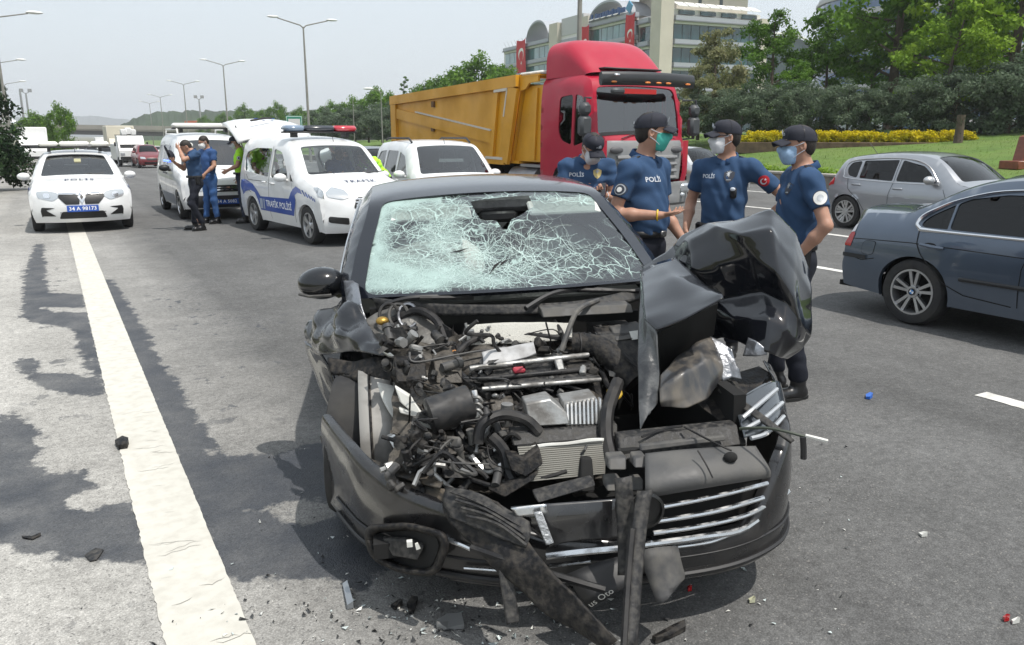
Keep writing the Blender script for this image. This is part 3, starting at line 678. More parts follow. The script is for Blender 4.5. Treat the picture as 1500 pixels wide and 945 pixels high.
    side_feat(r, s, 'crest_panel', [[(2.72, .46), (2.86, .46), (2.86, .66), (2.72, .66)], [(2.62, .46), (2.68, .46), (2.68, .66), (2.62, .66)]], mat('crest_grey', (.35, .4, .5), .5), .008)
    front_text(r, s, 'hood_lettering', 'TRAFİK', .15, 0, .55, mat('lettering_dark', (.03, .04, .09), .5), onhood=True, space=1.3)
    bl = mat('bar_blue', (.18, .24, .33), .2, coat=1); lightbar(r, 2.05, 1.80, 1.36, [(-.5, -.24, bl), (-.24, .18, mat('bar_dark', (.03, .035, .045), .3, coat=.6)), (.18, .5, mat('bar_red', (.50, .03, .05), .22, coat=1))])
    MB().tube([(.1, 1.72, 1.66), (.1, 1.77, 1.78)], .006, 5).build('aerial', blk, r)
    for sx in (-.3, .3): MB().tube([(sx, .95, 1.13), (sx + .4, 1.0, 1.16)], .009, 5).build('wiper', blk, r)
    # raised tailgate, hinged at the roof's rear edge
    tg = MB(); G = []
    for i in range(9):
        u = i / 8; row = []
        for j in range(13):
            x = -.80 + 1.6 * j / 12; q = abs(x) / .8; yy = 4.03 + u * 1.12; zz = 1.74 + .36 * math.sin(u * 1.75) - .06 * q ** 4 - .03 * q * q; row.append((x * (1 - .1 * u * u), yy, zz))
        G.append(row)
    tg.grid(G); o = tg.build('tailgate', WHITE, r); md = o.modifiers.new('t', 'SOLIDIFY'); md.thickness = .06
    g2 = MB(); g2.grid([[(p[0] * .86, p[1] * 1.0, p[2] - .075 - .05 * math.sin(math.pi * i / 8)) for p in row] for i, row in enumerate(G[1:-1])]); g2.build('tailgate_lining', mat('lining_grey', (.10, .115, .14), .7), o)
    for x in (-.15, 0.02, .2): MB().box((x, 4.75, 2.10), (.05, .12, .012)).build('tailgate_stripe', BLUE_D, o)
    MB().tube([(-.4, 4.35, 2.05), (-.1, 4.45, 2.10), (.1, 4.55, 2.11)], .02, 6).build('rear_wiper', blk, o)
    for sx in (-1, 1): MB().tube([(sx * .7, 4.0, 1.45), (sx * .66, 4.5, 1.95)], .012, 6).build('gas_strut', blk, r)
    MB().box((0, 3.0, .55), (1.4, 1.9, .06)).build('load_floor', PLAS(), r)
    return r
tv = traffic_van(); place(tv, 4.57, 12.45, R(8))
def old_van():
    blk = PLAS(); r, s = van('police_van', 'older white police van with black front bumper behind the traffic police van',
        [(.14, .24), (.04, .34), (0, .5), (.04, .74), (.14, .9), (.6, 1.02), (.92, 1.1), (1.2, 1.36), (1.52, 1.66), (2.0, 1.79), (2.9, 1.83), (3.9, 1.80), (4.12, 1.7), (4.18, 1.1), (4.18, .6), (4.12, .3)], 4.18, 1.74, WHITE,
        [sw((1.4, 1.08), (1.82, 1.55), (2.2, 1.6), (2.22, 1.08)), sw((2.32, 1.08), (2.31, 1.6), (3.0, 1.6), (3.0, 1.1)), sw((3.12, 1.1), (3.12, 1.6), (3.75, 1.58), (3.75, 1.12))],
        (.95, 1.54, .88, .88), None, glass('van_glass_dark', (.25, .30, .32), base=.10), sec=SECV, wsw=(.95, 1.55, .2), wheels=(.84, 3.42), wheel=(.30, .18, .19, 'steel'), inside=2.0, seams=[[(1.3, 1.0), (1.3, .4)], [(2.27, 1.64), (2.27, .3)], [(3.06, 1.64), (3.06, .4)]], handles=[(2.1, .98, blk), (2.45, .98, blk)], mirror=(1.5, 1.06, blk))
    gm = mat('grille_black', (.012, .012, .012), .45)
    front_feat(r, s, 'bumper', [rpoly([(-.80, .26), (.80, .26), (.82, .52), (-.82, .52)], .04)], mat('bumper_dark', (.035, .035, .04), .55), .02)
    front_pair(r, s, 'headlight', rpoly([(.47, .62), (.78, .64), (.80, .86), (.5, .80)], .05), LENS())
    front_feat(r, s, 'upper_grille', [rpoly([(-.42, .60), (.42, .60), (.44, .74), (-.44, .74)], .03)], gm); front_feat(r, s, 'grille_slat', [[(-.4, z), (.4, z), (.4, z + .02), (-.4, z + .02)] for z in (.63, .68)], CHROME(), .014)
    plate(r, s, .40, '34 A 5082')
    side_feat(r, s, 'lower_cladding', [[(1.15, .28), (3.0, .28), (3.0, .5), (1.2, .5)]], mat('grey_cladding', (.25, .27, .3), .6))
    for sx in (-1, 1): MB().tube([(sx * .6, 1.75, 1.80), (sx * .6, 1.8, 1.90), (sx * .58, 3.6, 1.90), (sx * .58, 3.7, 1.82)], .02, 6).build('roof_rail', mat('bar_white2', (.75, .74, .70), .3), r)
    lightbar(r, 2.0, 1.90, 1.35, [(-.5, .5, mat('bar_white2', (.75, .74, .70), .3, coat=.5))])
    for q, (yy) in enumerate((2.05, 2.5)): MB().box((-.82, yy, 1.2), (.05, .2, .05), bev=.02).build('flashing_lamp', mat('flash_blue', (.15, .22, .9), .3, emit=((.12, .22, 1), 2.2)), r)
    MB().ell((-.42, 1.35, 1.56), (.06, .01, .05)).build('windscreen_sticker', mat('bar_white2', (.7, .7, .7), .4), r)
    return r
ov = old_van(); place(ov, 3.2, 17.85, R(1))
# 4. white people carrier beyond the wreck
def mpv():
    blk = PLAS(); r, s = van('people_carrier', 'white people carrier with black roof rails seen over the wrecked car roof',
        [(.12, .22), (.02, .35), (0, .55), (.06, .75), (.2, .9), (.8, 1.02), (1.05, 1.06), (1.5, 1.36), (1.88, 1.58), (2.3, 1.665), (3.1, 1.685), (3.9, 1.66), (4.3, 1.58), (4.45, 1.1), (4.5, .6), (4.42, .3)], 4.5, 1.75, WHITE,
        [sw((1.55, 1.03), (2.02, 1.42), (2.4, 1.50), (2.42, 1.03)), sw((2.52, 1.03), (2.51, 1.51), (3.3, 1.51), (3.35, 1.05)), sw((3.45, 1.05), (3.42, 1.51), (3.9, 1.48), (4.15, 1.3), (4.05, 1.1))],
        (1.1, 1.88, .88, .87), None, glass('mpv_glass', (.46, .52, .52), base=.09), sec=SECV, wsw=(1.08, 1.9, .22), wheels=(.85, 3.6), wheel=(.31, .19, .19, 'five'), inside=2.2, handles=[(2.3, .95, WHITE)], mirror=(1.64, 1.04, WHITE))
    for sx in (-1, 1): MB().tube([(sx * .6, 2.1, 1.63), (sx * .6, 2.3, 1.71), (sx * .59, 3.8, 1.71), (sx * .59, 4.0, 1.66)], .02, 6).build('roof_rail', blk, r)
    front_pair(r, s, 'headlight', rpoly([(.47, .68), (.78, .7), (.80, .88), (.5, .82)], .05), LENS()); front_feat(r, s, 'upper_grille', [rpoly([(-.42, .60), (.42, .60), (.44, .78), (-.44, .78)], .03)], PLAS())
    MB().box((0, 1.55, 1.3), (.5, .05, .06)).build('sunshade', WHITE, r); MB().tube([(0, 1.9, 1.6), (0, 1.95, 1.70)], .006, 5).build('aerial', blk, r)
    return r
mp = mpv(); place(mp, 6.55, 12.6, R(-6))
# 5. blue saloon passing on the right
def blue_saloon():
    r = thing('saloon_car', 'slate blue saloon driving past in the near lane at the right edge', 'car')
    paint = mat('slate_blue_paint', (.088, .115, .158), .28, .5, coat=1, var=.03)
    s = Shape(4.60, 1.74, [(.1, .2), (.02, .3), (0, .5), (.06, .66), (.3, .8), (1.0, .92), (1.35, .97), (1.75, 1.2), (2.05, 1.36), (2.5, 1.44), (3.0, 1.425), (3.35, 1.33), (3.7, 1.145), (3.86, 1.085), (4.25, 1.065), (4.50, 1.03), (4.545, .86), (4.60, .62), (4.59, .45), (4.50, .28)], [(.15, .93), (.3, .965), (.5, 1), (.7, .995), (.9, .97), (1.0, .93), (1.2, .83), (1.35, .74), (1.45, .7)], ws=(1.38, 2.0, .2), sweep=(.25, .27), roll=.05, rw=(3.72, 3.1, .1), crown=.05)
    w1 = sw((1.72, 1.0), (2.1, 1.25), (2.5, 1.325), (2.52, 1.0), r=.03); w2 = rpoly([(2.58, .985), (2.57, 1.325), (2.95, 1.315), (3.25, 1.26), (3.345, 1.215), (3.345, .985)], .03); w3 = [(3.365, .985), (3.365, 1.205)] + spline([(3.365, 1.205), (3.52, 1.115), (3.6, 1.05), (3.62, 1.0), (3.585, .983)], 4)[1:]
    car(r, s, paint, (.80, 3.525), [w1, w2, w3], wsc(s, 1.42, 2.02, .86, .86), wsc(s, 3.05, 3.68, .8, .8), gl=glass('tinted_glass', (.045, .055, .055), 1.0), wheel=(.317, .21, .215, 'ten'), inside=2.2, arch=.045, step=.07, zb=.24,
        seams=[[(3.62, .96), (3.56, .82), (3.42, .66), (3.22, .45), (3.02, .37), (2.6, .34)], [(2.55, 1.34), (2.55, .34)], [(1.5, .9), (1.5, .4)], [(4.34, .79), (3.62, .82), (1.5, .79)], [(4.33, .6), (4.1, .56), (3.95, .6)]])
    br = CHROME(); blk = PLAS(); trim = mat('trim_black', (.02, .021, .023), .55)
    # bright line round the side glass
    for sg in (-1, 1):
        for line in ([(1.7, .975), (2.6, .965), (3.5, .96), (3.62, .965)], [(3.62, .97), (3.665, 1.01), (3.63, 1.08), (3.53, 1.15), (3.35, 1.245), (3.0, 1.34), (2.5, 1.36), (2.08, 1.28)]):
            q = np.array(spline(line, 5)); P = s.P(sg, q[:, 0], q[:, 1], .004); MB().tube([tuple(p) for p in P], [.013 + .008 * float(np.exp(-((k_ - 3.6) / .14) ** 2)) for k_ in q[:, 0]], 6).build('bright_trim', br, r)
        q = np.array(resample([(1.2, .525), (3.06, .515)], .1, False)); P = s.P(sg, q[:, 0], q[:, 1], .006); MB().tube([tuple(p) for p in P], .021, 6).build('rub_strip', trim, r)
        P = s.P(sg, np.linspace(3.05, 3.0, 2), np.linspace(.99, 1.31, 2), .002)
    side_feat(r, s, 'bumper_strip', [[(4.04, .575), (4.56, .575), (4.56, .62), (4.04, .62)]], trim, .012)
    side_feat(r, s, 'tail_light', [rpoly([(4.30, .70), (4.53, .70), (4.53, .84), (4.47, .87), (4.36, .86)], .03)], REDL(), .006)
    side_feat(r, s, 'indicator', [rpoly([(4.39, .872), (4.52, .855), (4.51, .94), (4.44, .955)], .02)], mat('clear_lens', (.7, .7, .72), .1, coat=1), .006)
    # fuel flap as a recessed outline
    side_feat(r, s, 'fuel_flap', [rpoly([(3.96, .63), (4.12, .63), (4.12, .79), (3.96, .79)], .05)], mat('gap_black', (.006, .006, .006), .8), .0015, sides=(-1,)); side_feat(r, s, 'fuel_flap', [rpoly([(3.965, .635), (4.115, .635), (4.115, .785), (3.965, .785)], .047)], paint, .0035, sides=(-1,))
    for (hy, hz_) in ((3.40, .80), (2.4, .79)):
        for sg in (-1, 1):
            p = s.P(sg, hy, hz_); MB().ell((p[0] - sg * .005, p[1] + .02, p[2] + .01), (.008, .07, .03)).build('handle_recess', DARK(), r)
            MB().tube([(p[0] + sg * .014, p[1] - .12, p[2] + .004), (p[0] + sg * .03, p[1] - .02, p[2] + .008), (p[0] + sg * .012, p[1] + .11, p[2] + .018)], [.013, .018, .014], 8).build('door_handle', paint, r)
    # wheel badge roundel
    for ch in list(r.children):
        if ch.name.startswith('wheel') and ch.location.x < 0:
            ch.rotation_euler[0] = .31
            g = MB(); h = .0756 + .017
            for q in range(4):
                a = np.linspace(q * math.pi / 2, (q + 1) * math.pi / 2, 7); g.add([(h, 0, 0)] + [(h, .022 * math.cos(x), .022 * math.sin(x)) for x in a], [tuple(range(8))], q % 2)
            for i in range(24):
                a0, a1 = 2 * math.pi * i / 24, 2 * math.pi * (i + 1) / 24; g.add([(h, rr_ * math.cos(a), rr_ * math.sin(a)) for rr_, a in ((.022, a0), (.034, a0), (.034, a1), (.022, a1))], [(0, 1, 2, 3)], 2)
            g.build('wheel_badge', [mat('badge_blue', (.05, .25, .6), .3), mat('badge_white', (.85, .85, .85), .3), mat('badge_black', (.01, .01, .015), .3)], ch, sharp=None)
    front_pair(r, s, 'headlight', rpoly([(.35, .58), (.75, .6), (.76, .72), (.38, .7)], .03), LENS()); front_pair(r, s, 'upper_grille', rpoly([(.03, .56), (.25, .56), (.25, .7), (.03, .7)], .03), blk)
    return r
bs_ = blue_saloon(); place(bs_, 7.83, 1.06, 0)
# 6. grey hatchback in the next lane
def grey_hatch():
    r = thing('hatchback_car', 'silver grey hatchback with tinted side windows in front of the lawn', 'car')
    paint = mat('silver_grey_paint', (.33, .345, .37), .3, .55, coat=1, var=.02); blk = PLAS(); br = mat('satin_trim', (.6, .6, .6), .3, 1)
    s = Shape(4.25, 1.8, [(.1, .2), (.02, .32), (0, .52), (.06, .68), (.3, .83), (.9, .95), (1.15, .99), (1.65, 1.27), (2.0, 1.41), (2.4, 1.47), (3.0, 1.465), (3.6, 1.40), (3.85, 1.33), (4.05, 1.08), (4.16, .98), (4.2, .75), (4.25, .55), (4.2, .28)], SEC, ws=(1.18, 1.95, .25), sweep=(.3, .24), roll=.055, rw=(4.0, 3.6, .05))
    car(r, s, paint, (.9, 3.52), [sw((1.7, 1.0), (2.1, 1.28), (2.55, 1.375), (2.57, .995), r=.04), sw((2.64, .995), (2.63, 1.375), (3.35, 1.345), (3.36, 1.02), r=.03), sw((3.41, 1.02), (3.40, 1.34), (3.62, 1.30), (3.68, 1.18), (3.62, 1.06), r=.05)], wsc(s, 1.2, 1.98, .87, .86), wsc(s, 3.85, 4.06, .8, .8), gl=glass('tinted_glass', (.045, .055, .055), 1.0), wheel=(.318, .205, .215, 'multi'), inside=2.15, arch=.04,
        seams=[[(2.6, 1.39), (2.6, .35)], [(3.6, 1.0), (3.5, .8), (3.25, .6), (3.1, .38)], [(1.5, .9), (1.45, .4)]], handles=[(2.46, .86, paint), (3.36, .90, paint)], mirror=(1.78, 1.0, mat('satin_silver', (.6, .6, .6), .3, .8)))
    for sg in (-1, 1):
        q = np.array(spline([(1.6, .975), (2.6, .975), (3.6, 1.01), (3.72, 1.08), (3.74, 1.2), (3.66, 1.32), (3.3, 1.38), (2.6, 1.405), (2.1, 1.32), (1.66, 1.03)], 5)); P = s.P(sg, q[:, 0], q[:, 1], .004); MB().tube([tuple(p) for p in P], .01, 5).build('bright_trim', br, r)
    side_feat(r, s, 'tail_light', [rpoly([(3.92, .88), (4.14, .84), (4.16, .98), (4.0, 1.02)], .02)], REDL(), .006)
    side_feat(r, s, 'side_crease', [[(1.4, .655), (3.2, .70), (3.2, .71), (1.4, .67)]], paint, .008)
    front_pair(r, s, 'headlight', rpoly([(.4, .66), (.8, .7), (.82, .84), (.5, .76)], .04), LENS()); front_feat(r, s, 'upper_grille', [rpoly([(-.4, .5), (.4, .5), (.42, .68), (-.42, .68)], .03)], blk)
    MB().tube([(0, 3.55, 1.41), (0, 3.75, 1.62)], .006, 5).build('aerial', blk, r)
    return r
gh = grey_hatch(); place(gh, 14.26, 6.85, 0)
# 7. small silver car hidden behind the lorry's nose
def small_car(name, label, paint, loc, rz=0, group=None, L=3.9, H=1.45, gl=None, inside=False, wheel=(.29, .17, .18, 'steel'), plate_=False):
    k = H / 1.45; r = thing(name, label, 'car', group=group)
    s = Shape(L, 1.66, [(.1, .2), (.02, .32), (0, .5), (.06, .66), (.25, .8), (.8, .93 * k), (1.05, .97 * k), (1.5, 1.25 * k), (1.85, 1.40 * k), (2.3, 1.45 * k), (3.0, 1.43 * k), (L - .4, 1.34 * k), (L - .12, 1.0 * k), (L, .7), (L - .02, .5), (L - .08, .28)], SEC, ws=(1.08, 1.8, .2))
    car(r, s, paint, (.75, L - .7), [sw((1.5, .98 * k), (1.95, 1.27 * k), (2.3, 1.35 * k), (2.32, .98 * k)), sw((2.4, .98 * k), (2.4, 1.35 * k), (3.0, 1.33 * k), (3.1, 1.0 * k))], wsc(s, 1.1, 1.82, .86, .86), None, gl=gl or glass('tinted_glass', (.045, .055, .055), 1.0), wheel=wheel, inside=inside, mirror=(1.58, .98 * k, paint), step=.14)
    front_pair(r, s, 'headlight', rpoly([(.4, .6), (.75, .62), (.77, .78), (.45, .74)], .04), LENS()); front_feat(r, s, 'upper_grille', [rpoly([(-.36, .52), (.36, .52), (.36, .66), (-.36, .66)], .03), rpoly([(-.5, .28), (.5, .28), (.5, .4), (-.5, .4)], .03)], PLAS())
    if plate_: plate(r, s, .46, '34 KLM 27', bg=(.8, .8, .8), fg=(.03, .03, .03))
    place(r, *loc, rz); return r
small_car('parked_car', 'small silver car showing beside the lorry front wheel and kerb wall', mat('silver_paint', (.5, .52, .54), .3, .4, coat=1), (17.0, 16.75), R(2), gl=glass('car_glass', (.42, .47, .46)), inside=2.0)
small_car('parked_car', 'dark blue car half hidden behind the white people carrier', mat('navy_paint', (.03, .045, .07), .3, .4, coat=1), (8.3, 20.6), 0)
# ---------------------------------------------------------------- red lorry and its yellow tipper trailer
RED = mat('lorry_red', (.40, .009, .033), .4, coat=.35, spec=.3, var=.05, dirt=(.34, .03, .06), dirtamt=.35, ds=1.5)
GREY_P = mat('lorry_grey_plastic', (.21, .215, .22), .5, var=.06, dirt=(.26, .25, .23), dirtamt=.4, ds=4)
def lorry():
    r = thing('lorry', 'red lorry tractor unit with grey grille and black sun visor behind the police officers', 'lorry'); blk = PLAS()
    s = Shape(2.25, 2.46, [(.06, .95), (.02, 1.2), (.04, 1.62), (.16, 1.78), (.30, 2.3), (.46, 2.78), (.62, 2.96), (1.0, 3.06), (1.6, 3.1), (2.2, 3.1), (2.25, 3.05), (2.25, 2.0), (2.25, .98)], [(.3, .98), (1.0, 1), (1.7, 1), (2.5, .985), (2.9, .95), (3.1, .9)], plan=[(0, .985), (.4, 1), (2.25, 1)], sweep=(.22, .0), sp=.55, crown=.06, roll=.10, rolld=.2, n=4)
    w = sw((.42, 1.72), (.62, 2.6), (.9, 2.66), (.92, 1.60), r=.06); w2 = sw((1.0, 1.62), (.99, 2.66), (1.5, 2.62), (1.52, 1.9), (1.4, 1.72), r=.1)
    body = MB(); outl = [tuple(p) for p in s.prof] + [(2.25, .95), (1.72, .95), (1.6, 1.12), (1.35, 1.2), (1.0, 1.12), (.86, .9), (.3, .92)]
    gl = glass('lorry_glass', (.36, .42, .41), base=.12)
    for sg in (-1, 1):
        LP = patch(body, outl, [w, w2], s.side(sg), .12, flip=sg < 0)
        for ww in (w, w2):
            P0 = s.P(sg, *np.array(resample(ww, .12)).T); n = len(P0); v = [tuple(p) for p in P0] + [tuple(p - np.array([sg * .05, 0, 0])) for p in P0]; body.add(v, [(i, (i + 1) % n, n + (i + 1) % n, n + i) for i in range(n)])
    wsP = wsc(s, .17, .455, .95, .92, .12); patch(body, [(-1.23, 0), (1.23, 0), (1.23, s.S[-1]), (-1.23, s.S[-1])], [wsP], s.top(), .13, rim=(0, .03, -.02), rimloops=(1,)); body.build('cab', RED, r, merge=.004, recalc=True)
    for sg in (-1, 1):
        for ww in (w, w2): g = MB(); patch(g, ww, [], s.side(sg, -.02), .2, flip=sg < 0); g.build('side_window', gl if ww is w else glass('tinted_glass', (.045, .055, .055), 1.0), r, sharp=None)
    g = MB(); patch(g, wsP, [], s.top((0, .02, -.01)), .07); g.build('windscreen', gl, r, sharp=None)
    g = MB(); patch(g, rpoly([(-1.12, float(s.s_y(.17)) - .02), (1.12, float(s.s_y(.17)) - .02), (1.12, float(s.s_y(.17)) + .05), (-1.12, float(s.s_y(.17)) + .05)], .02), [], s.top((0, -.012, 0)), .2); g.build('scuttle', blk, r)
    # roof air deflector
    G = []
    for i in range(17):
        u = i / 16; y = .62 + 1.55 * u; top = 3.04 + .74 * math.sin(min(1, u * 1.35) * math.pi / 2) ** 1.1; hw = 1.02 + .12 * u; row = []
        for j in range(25):
            a = math.pi * j / 24; c, q = math.cos(a), math.sin(a); row.append((-hw * (abs(c) ** .42) * (1 if c > 0 else -1), y + (1 - q ** .5) * .28 * (1 - u), 2.97 + (top - 2.97) * q ** .42))
        G.append(row)
    d = MB(); d.grid(G); d.add([p for p in G[-1]], [tuple(range(25))]); d.build('roof_deflector', RED, r, recalc=True)
    d = MB(); d.box((0, .78, 3.115), (1.5, .5, .035), bev=.012); d.build('roof_hatch', blk, r)
    # visor with marker lamps
    G = [[(x, -.12 + .12 * (x / 1.25) ** 2 + .13 * math.sin(a) * .5 + .05, 2.86 + .135 * math.cos(a) + .02 * (1 - (x / 1.25) ** 2)) for a in np.linspace(0, 2 * math.pi, 13)] for x in np.linspace(-1.19, 1.19, 15)]
    d = MB(); d.grid(G); d.add(G[0], [tuple(range(13))]); d.add(G[-1], [tuple(range(13))]); v = d.build('sun_visor', mat('visor_black', (.02, .021, .023), .38, coat=.3), r)
    amb = mat('amber_lens', (.75, .22, .03), .25, coat=.6)
    for x in (-.95, -.16, .12, .38, .95): MB().ell((x, -.205 + .12 * (x / 1.25) ** 2 + .05, 2.80), (.07, .03, .022)).build('marker_lamp', amb, v)
    MB().box((-.93, -.15, 2.93), (.14, .06, .05), bev=.02).build('spot_lamp', CHROME(), v)
    # grille
    g = MB(); G = []
    for i in range(13):
        x = -1.0 + 2.0 * i / 12; q = abs(x) / 1.0; G.append([(x * k, y0 + .15 * q ** 2.5, z) for k, y0, z in ((1, -.005, 1.66), (1, -.05, 1.6), (.99, -.075, 1.42), (.97, -.09, 1.15), (.93, -.1, .86), (.93, -.02, .84))])
    g.grid(G); gr = g.build('grille_panel', GREY_P, r)
    for x in (-.78, .78): MB().ell((x, .0, 1.47), (.17, .06, .075)).build('grille_vent', mat('vent_grey', (.09, .09, .095), .6), gr)
    for k, z in enumerate((1.31, 1.17, 1.03, .89)):
        G = [[(x * (.78 - .012 * k), -.115 - .012 * k + .1 * abs(x) ** 2.5 + dy, z + dz) for dy, dz in ((.03, .055), (-.035, .04), (-.05, 0), (-.02, -.03), (.05, -.035))] for x in np.linspace(-1, 1, 13)]
        MB().grid(G).build('grille_slat', GREY_P, gr)
        for x in np.linspace(-.4, .4, 2): MB().ell((x + .05 * (k % 2), -.12 + .1 * abs(x) ** 2.5, z - .06), (.05, .015, .016)).build('grille_marker', mat('amber_dull', (.30, .11, .03), .4), gr)
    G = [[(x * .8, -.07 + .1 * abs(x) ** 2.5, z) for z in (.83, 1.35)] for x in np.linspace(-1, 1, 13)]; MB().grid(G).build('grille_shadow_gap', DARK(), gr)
    V, F = text_mb('SCANIA', .16, .006, bold=True, space=1.35); MB().add([(v.x, -.085 - v.z + .1 * abs(v.x) ** 2.5, v.y + 1.485) for v in V], F).build('grille_lettering', CHROME(), gr, sharp=None)
    # corner panels, lamps, bumper, step
    for sg in (-1, 1):
        c = MB(); G = [[(sg * (1.0 + .235 * math.sin(a)), .17 - .14 * math.cos(a) + (.06 if z < .9 else 0), z) for a in np.linspace(0, 1.5, 6)] for z in (.80, 1.0, 1.35, 1.66)]; c.grid(G); c.build('corner_panel', RED, r)
        g = MB(); [g.box((sg * 1.215, .19, z), (.03, .14, .09), bev=.012) for z in (.86, .98, 1.1, 1.2)]; g.build('corner_vent', DARK(), r)
        h = MB(); h.box((sg * 1.03, -.0, .66), (.34, .16, .2), bev=.05); h.build('headlight', LENS(), r)
        f = MB(); f.add(*[], []) if False else None
        a = np.linspace(.0, math.pi * .95, 12); f.grid([[(sg * x, 1.32 + .62 * math.cos(q), .55 + .6 * math.sin(q)) for x in (.85, 1.23)] for q in a]); f.build('wheel_arch', mat('fender_grey', (.12, .12, .125), .6), r)
        st = MB(); st.box((sg * 1.1, .52, .62), (.26, .46, .62), bev=.04); st.build('step_box', RED if sg < 0 else RED, r); 
        for z in (.45, .68): MB().box((sg * 1.22, .52, z), (.04, .34, .07)).build('step', DARK(), r)
    b = MB(); G = []
    for i in range(15):
        x = -1.22 + 2.44 * i / 14; q = abs(x) / 1.22; y0 = -.17 + .24 * q ** 3; G.append([(x, y0 + .12, .80), (x, y0 + .02, .79), (x, y0, .70), (x, y0 + .03, .56), (x, y0, .5), (x, y0 + .02, .36), (x, y0 + .1, .30), (x, y0 + .35, .3)])
    b.grid(G); bp = b.build('bumper', GREY_P, r); MB().box((0, -.165, .68), (.95, .03, .14), bev=.02).build('bumper_intake', DARK(), bp); [MB().box((0, -.185, z), (.93, .02, .03)).build('intake_slat', GREY_P, bp) for z in (.65, .71)]
    for sg in (-1, 1): MB().ell((sg * .95, -.075, .52), (.07, .04, .05)).build('fog_lamp', LENS(), bp)
    # mirrors
    for sg in (-1, 1):
        m = MB(); m.box((sg * 1.43, .22, 2.28), (.26, .2, .26), bev=.07); m.box((sg * 1.43, .22, 1.95), (.28, .2, .4), bev=.06); m.tube([(sg * 1.2, .35, 2.5), (sg * 1.45, .2, 2.5), (sg * 1.45, .22, 1.7), (sg * 1.2, .35, 1.68)], .025, 6); m.build('mirror', mat('mirror_grey', (.05, .055, .06), .5), r)
    m = MB(); m.box((-.92, -.17, 2.62), (.34, .1, .12), M=None, bev=.04); m.build('kerb_mirror', mat('mirror_grey', (.05, .055, .06), .5), r)
    for x in (-.6, .2): MB().tube([(x, .08, 1.70), (x + .3, .13, 1.78), (x + .75, .16, 1.80)], .013, 6).build('wiper', blk, r)
    # cab inside
    for sx in (-.6, .6): g = MB(); g.box((sx, 1.05, 1.75), (.55, .5, .2), bev=.06); g.box((sx, 1.3, 2.2), (.5, .14, .8), bev=.06); g.build('seat', mat('seat_fabric_0.05', (.05, .05, .055), .85), r)
    MB().box((0, .5, 1.62), (2.2, .5, .25), bev=.05).build('dashboard', blk, r); MB().box((0, 1.8, 1.9), (2.2, .8, 1.2), bev=.05).build('bunk', mat('bunk_grey', (.12, .11, .11), .9), r)
    MB().box((.1, .42, 2.66), (.85, .015, .10)).build('pennant', mat('pennant_red', (.55, .03, .03), .8), r)
    # chassis
    c = MB(); [c.box((sx * .42, 3.6, .86), (.09, 5.2, .26)) for sx in (-1, 1)]; c.box((0, 1.6, .8), (1.7, 1.2, .5)); c.build('chassis', DARK(), r)
    for sg in (-1, 1):
        t = MB(); t.tube([(sg * .95, 2.55, .75), (sg * .95, 3.75, .75)], .3, 20); t.build('fuel_tank', mat('tank_alloy', (.35, .35, .36), .45, .6, var=.15), r); MB().ell((sg * 1.05, 2.36, 1.25), (.09, .12, .26)).build('air_intake', mat('fender_grey2', (.3, .3, .31), .6), r); MB().box((sg * .95, 2.75, 1.08), (.5, .9, .06)).build('catwalk', mat('tread_grey', (.3, .3, .3), .5, .5), r)
    for y in (1.32, 4.9):
        for x in (-1.05, 1.05): add_wheel(r, x, y, .52, .32, .29, 'steel')
    return r
lo = lorry(); place(lo, 10.85, 13.35, R(-.5))
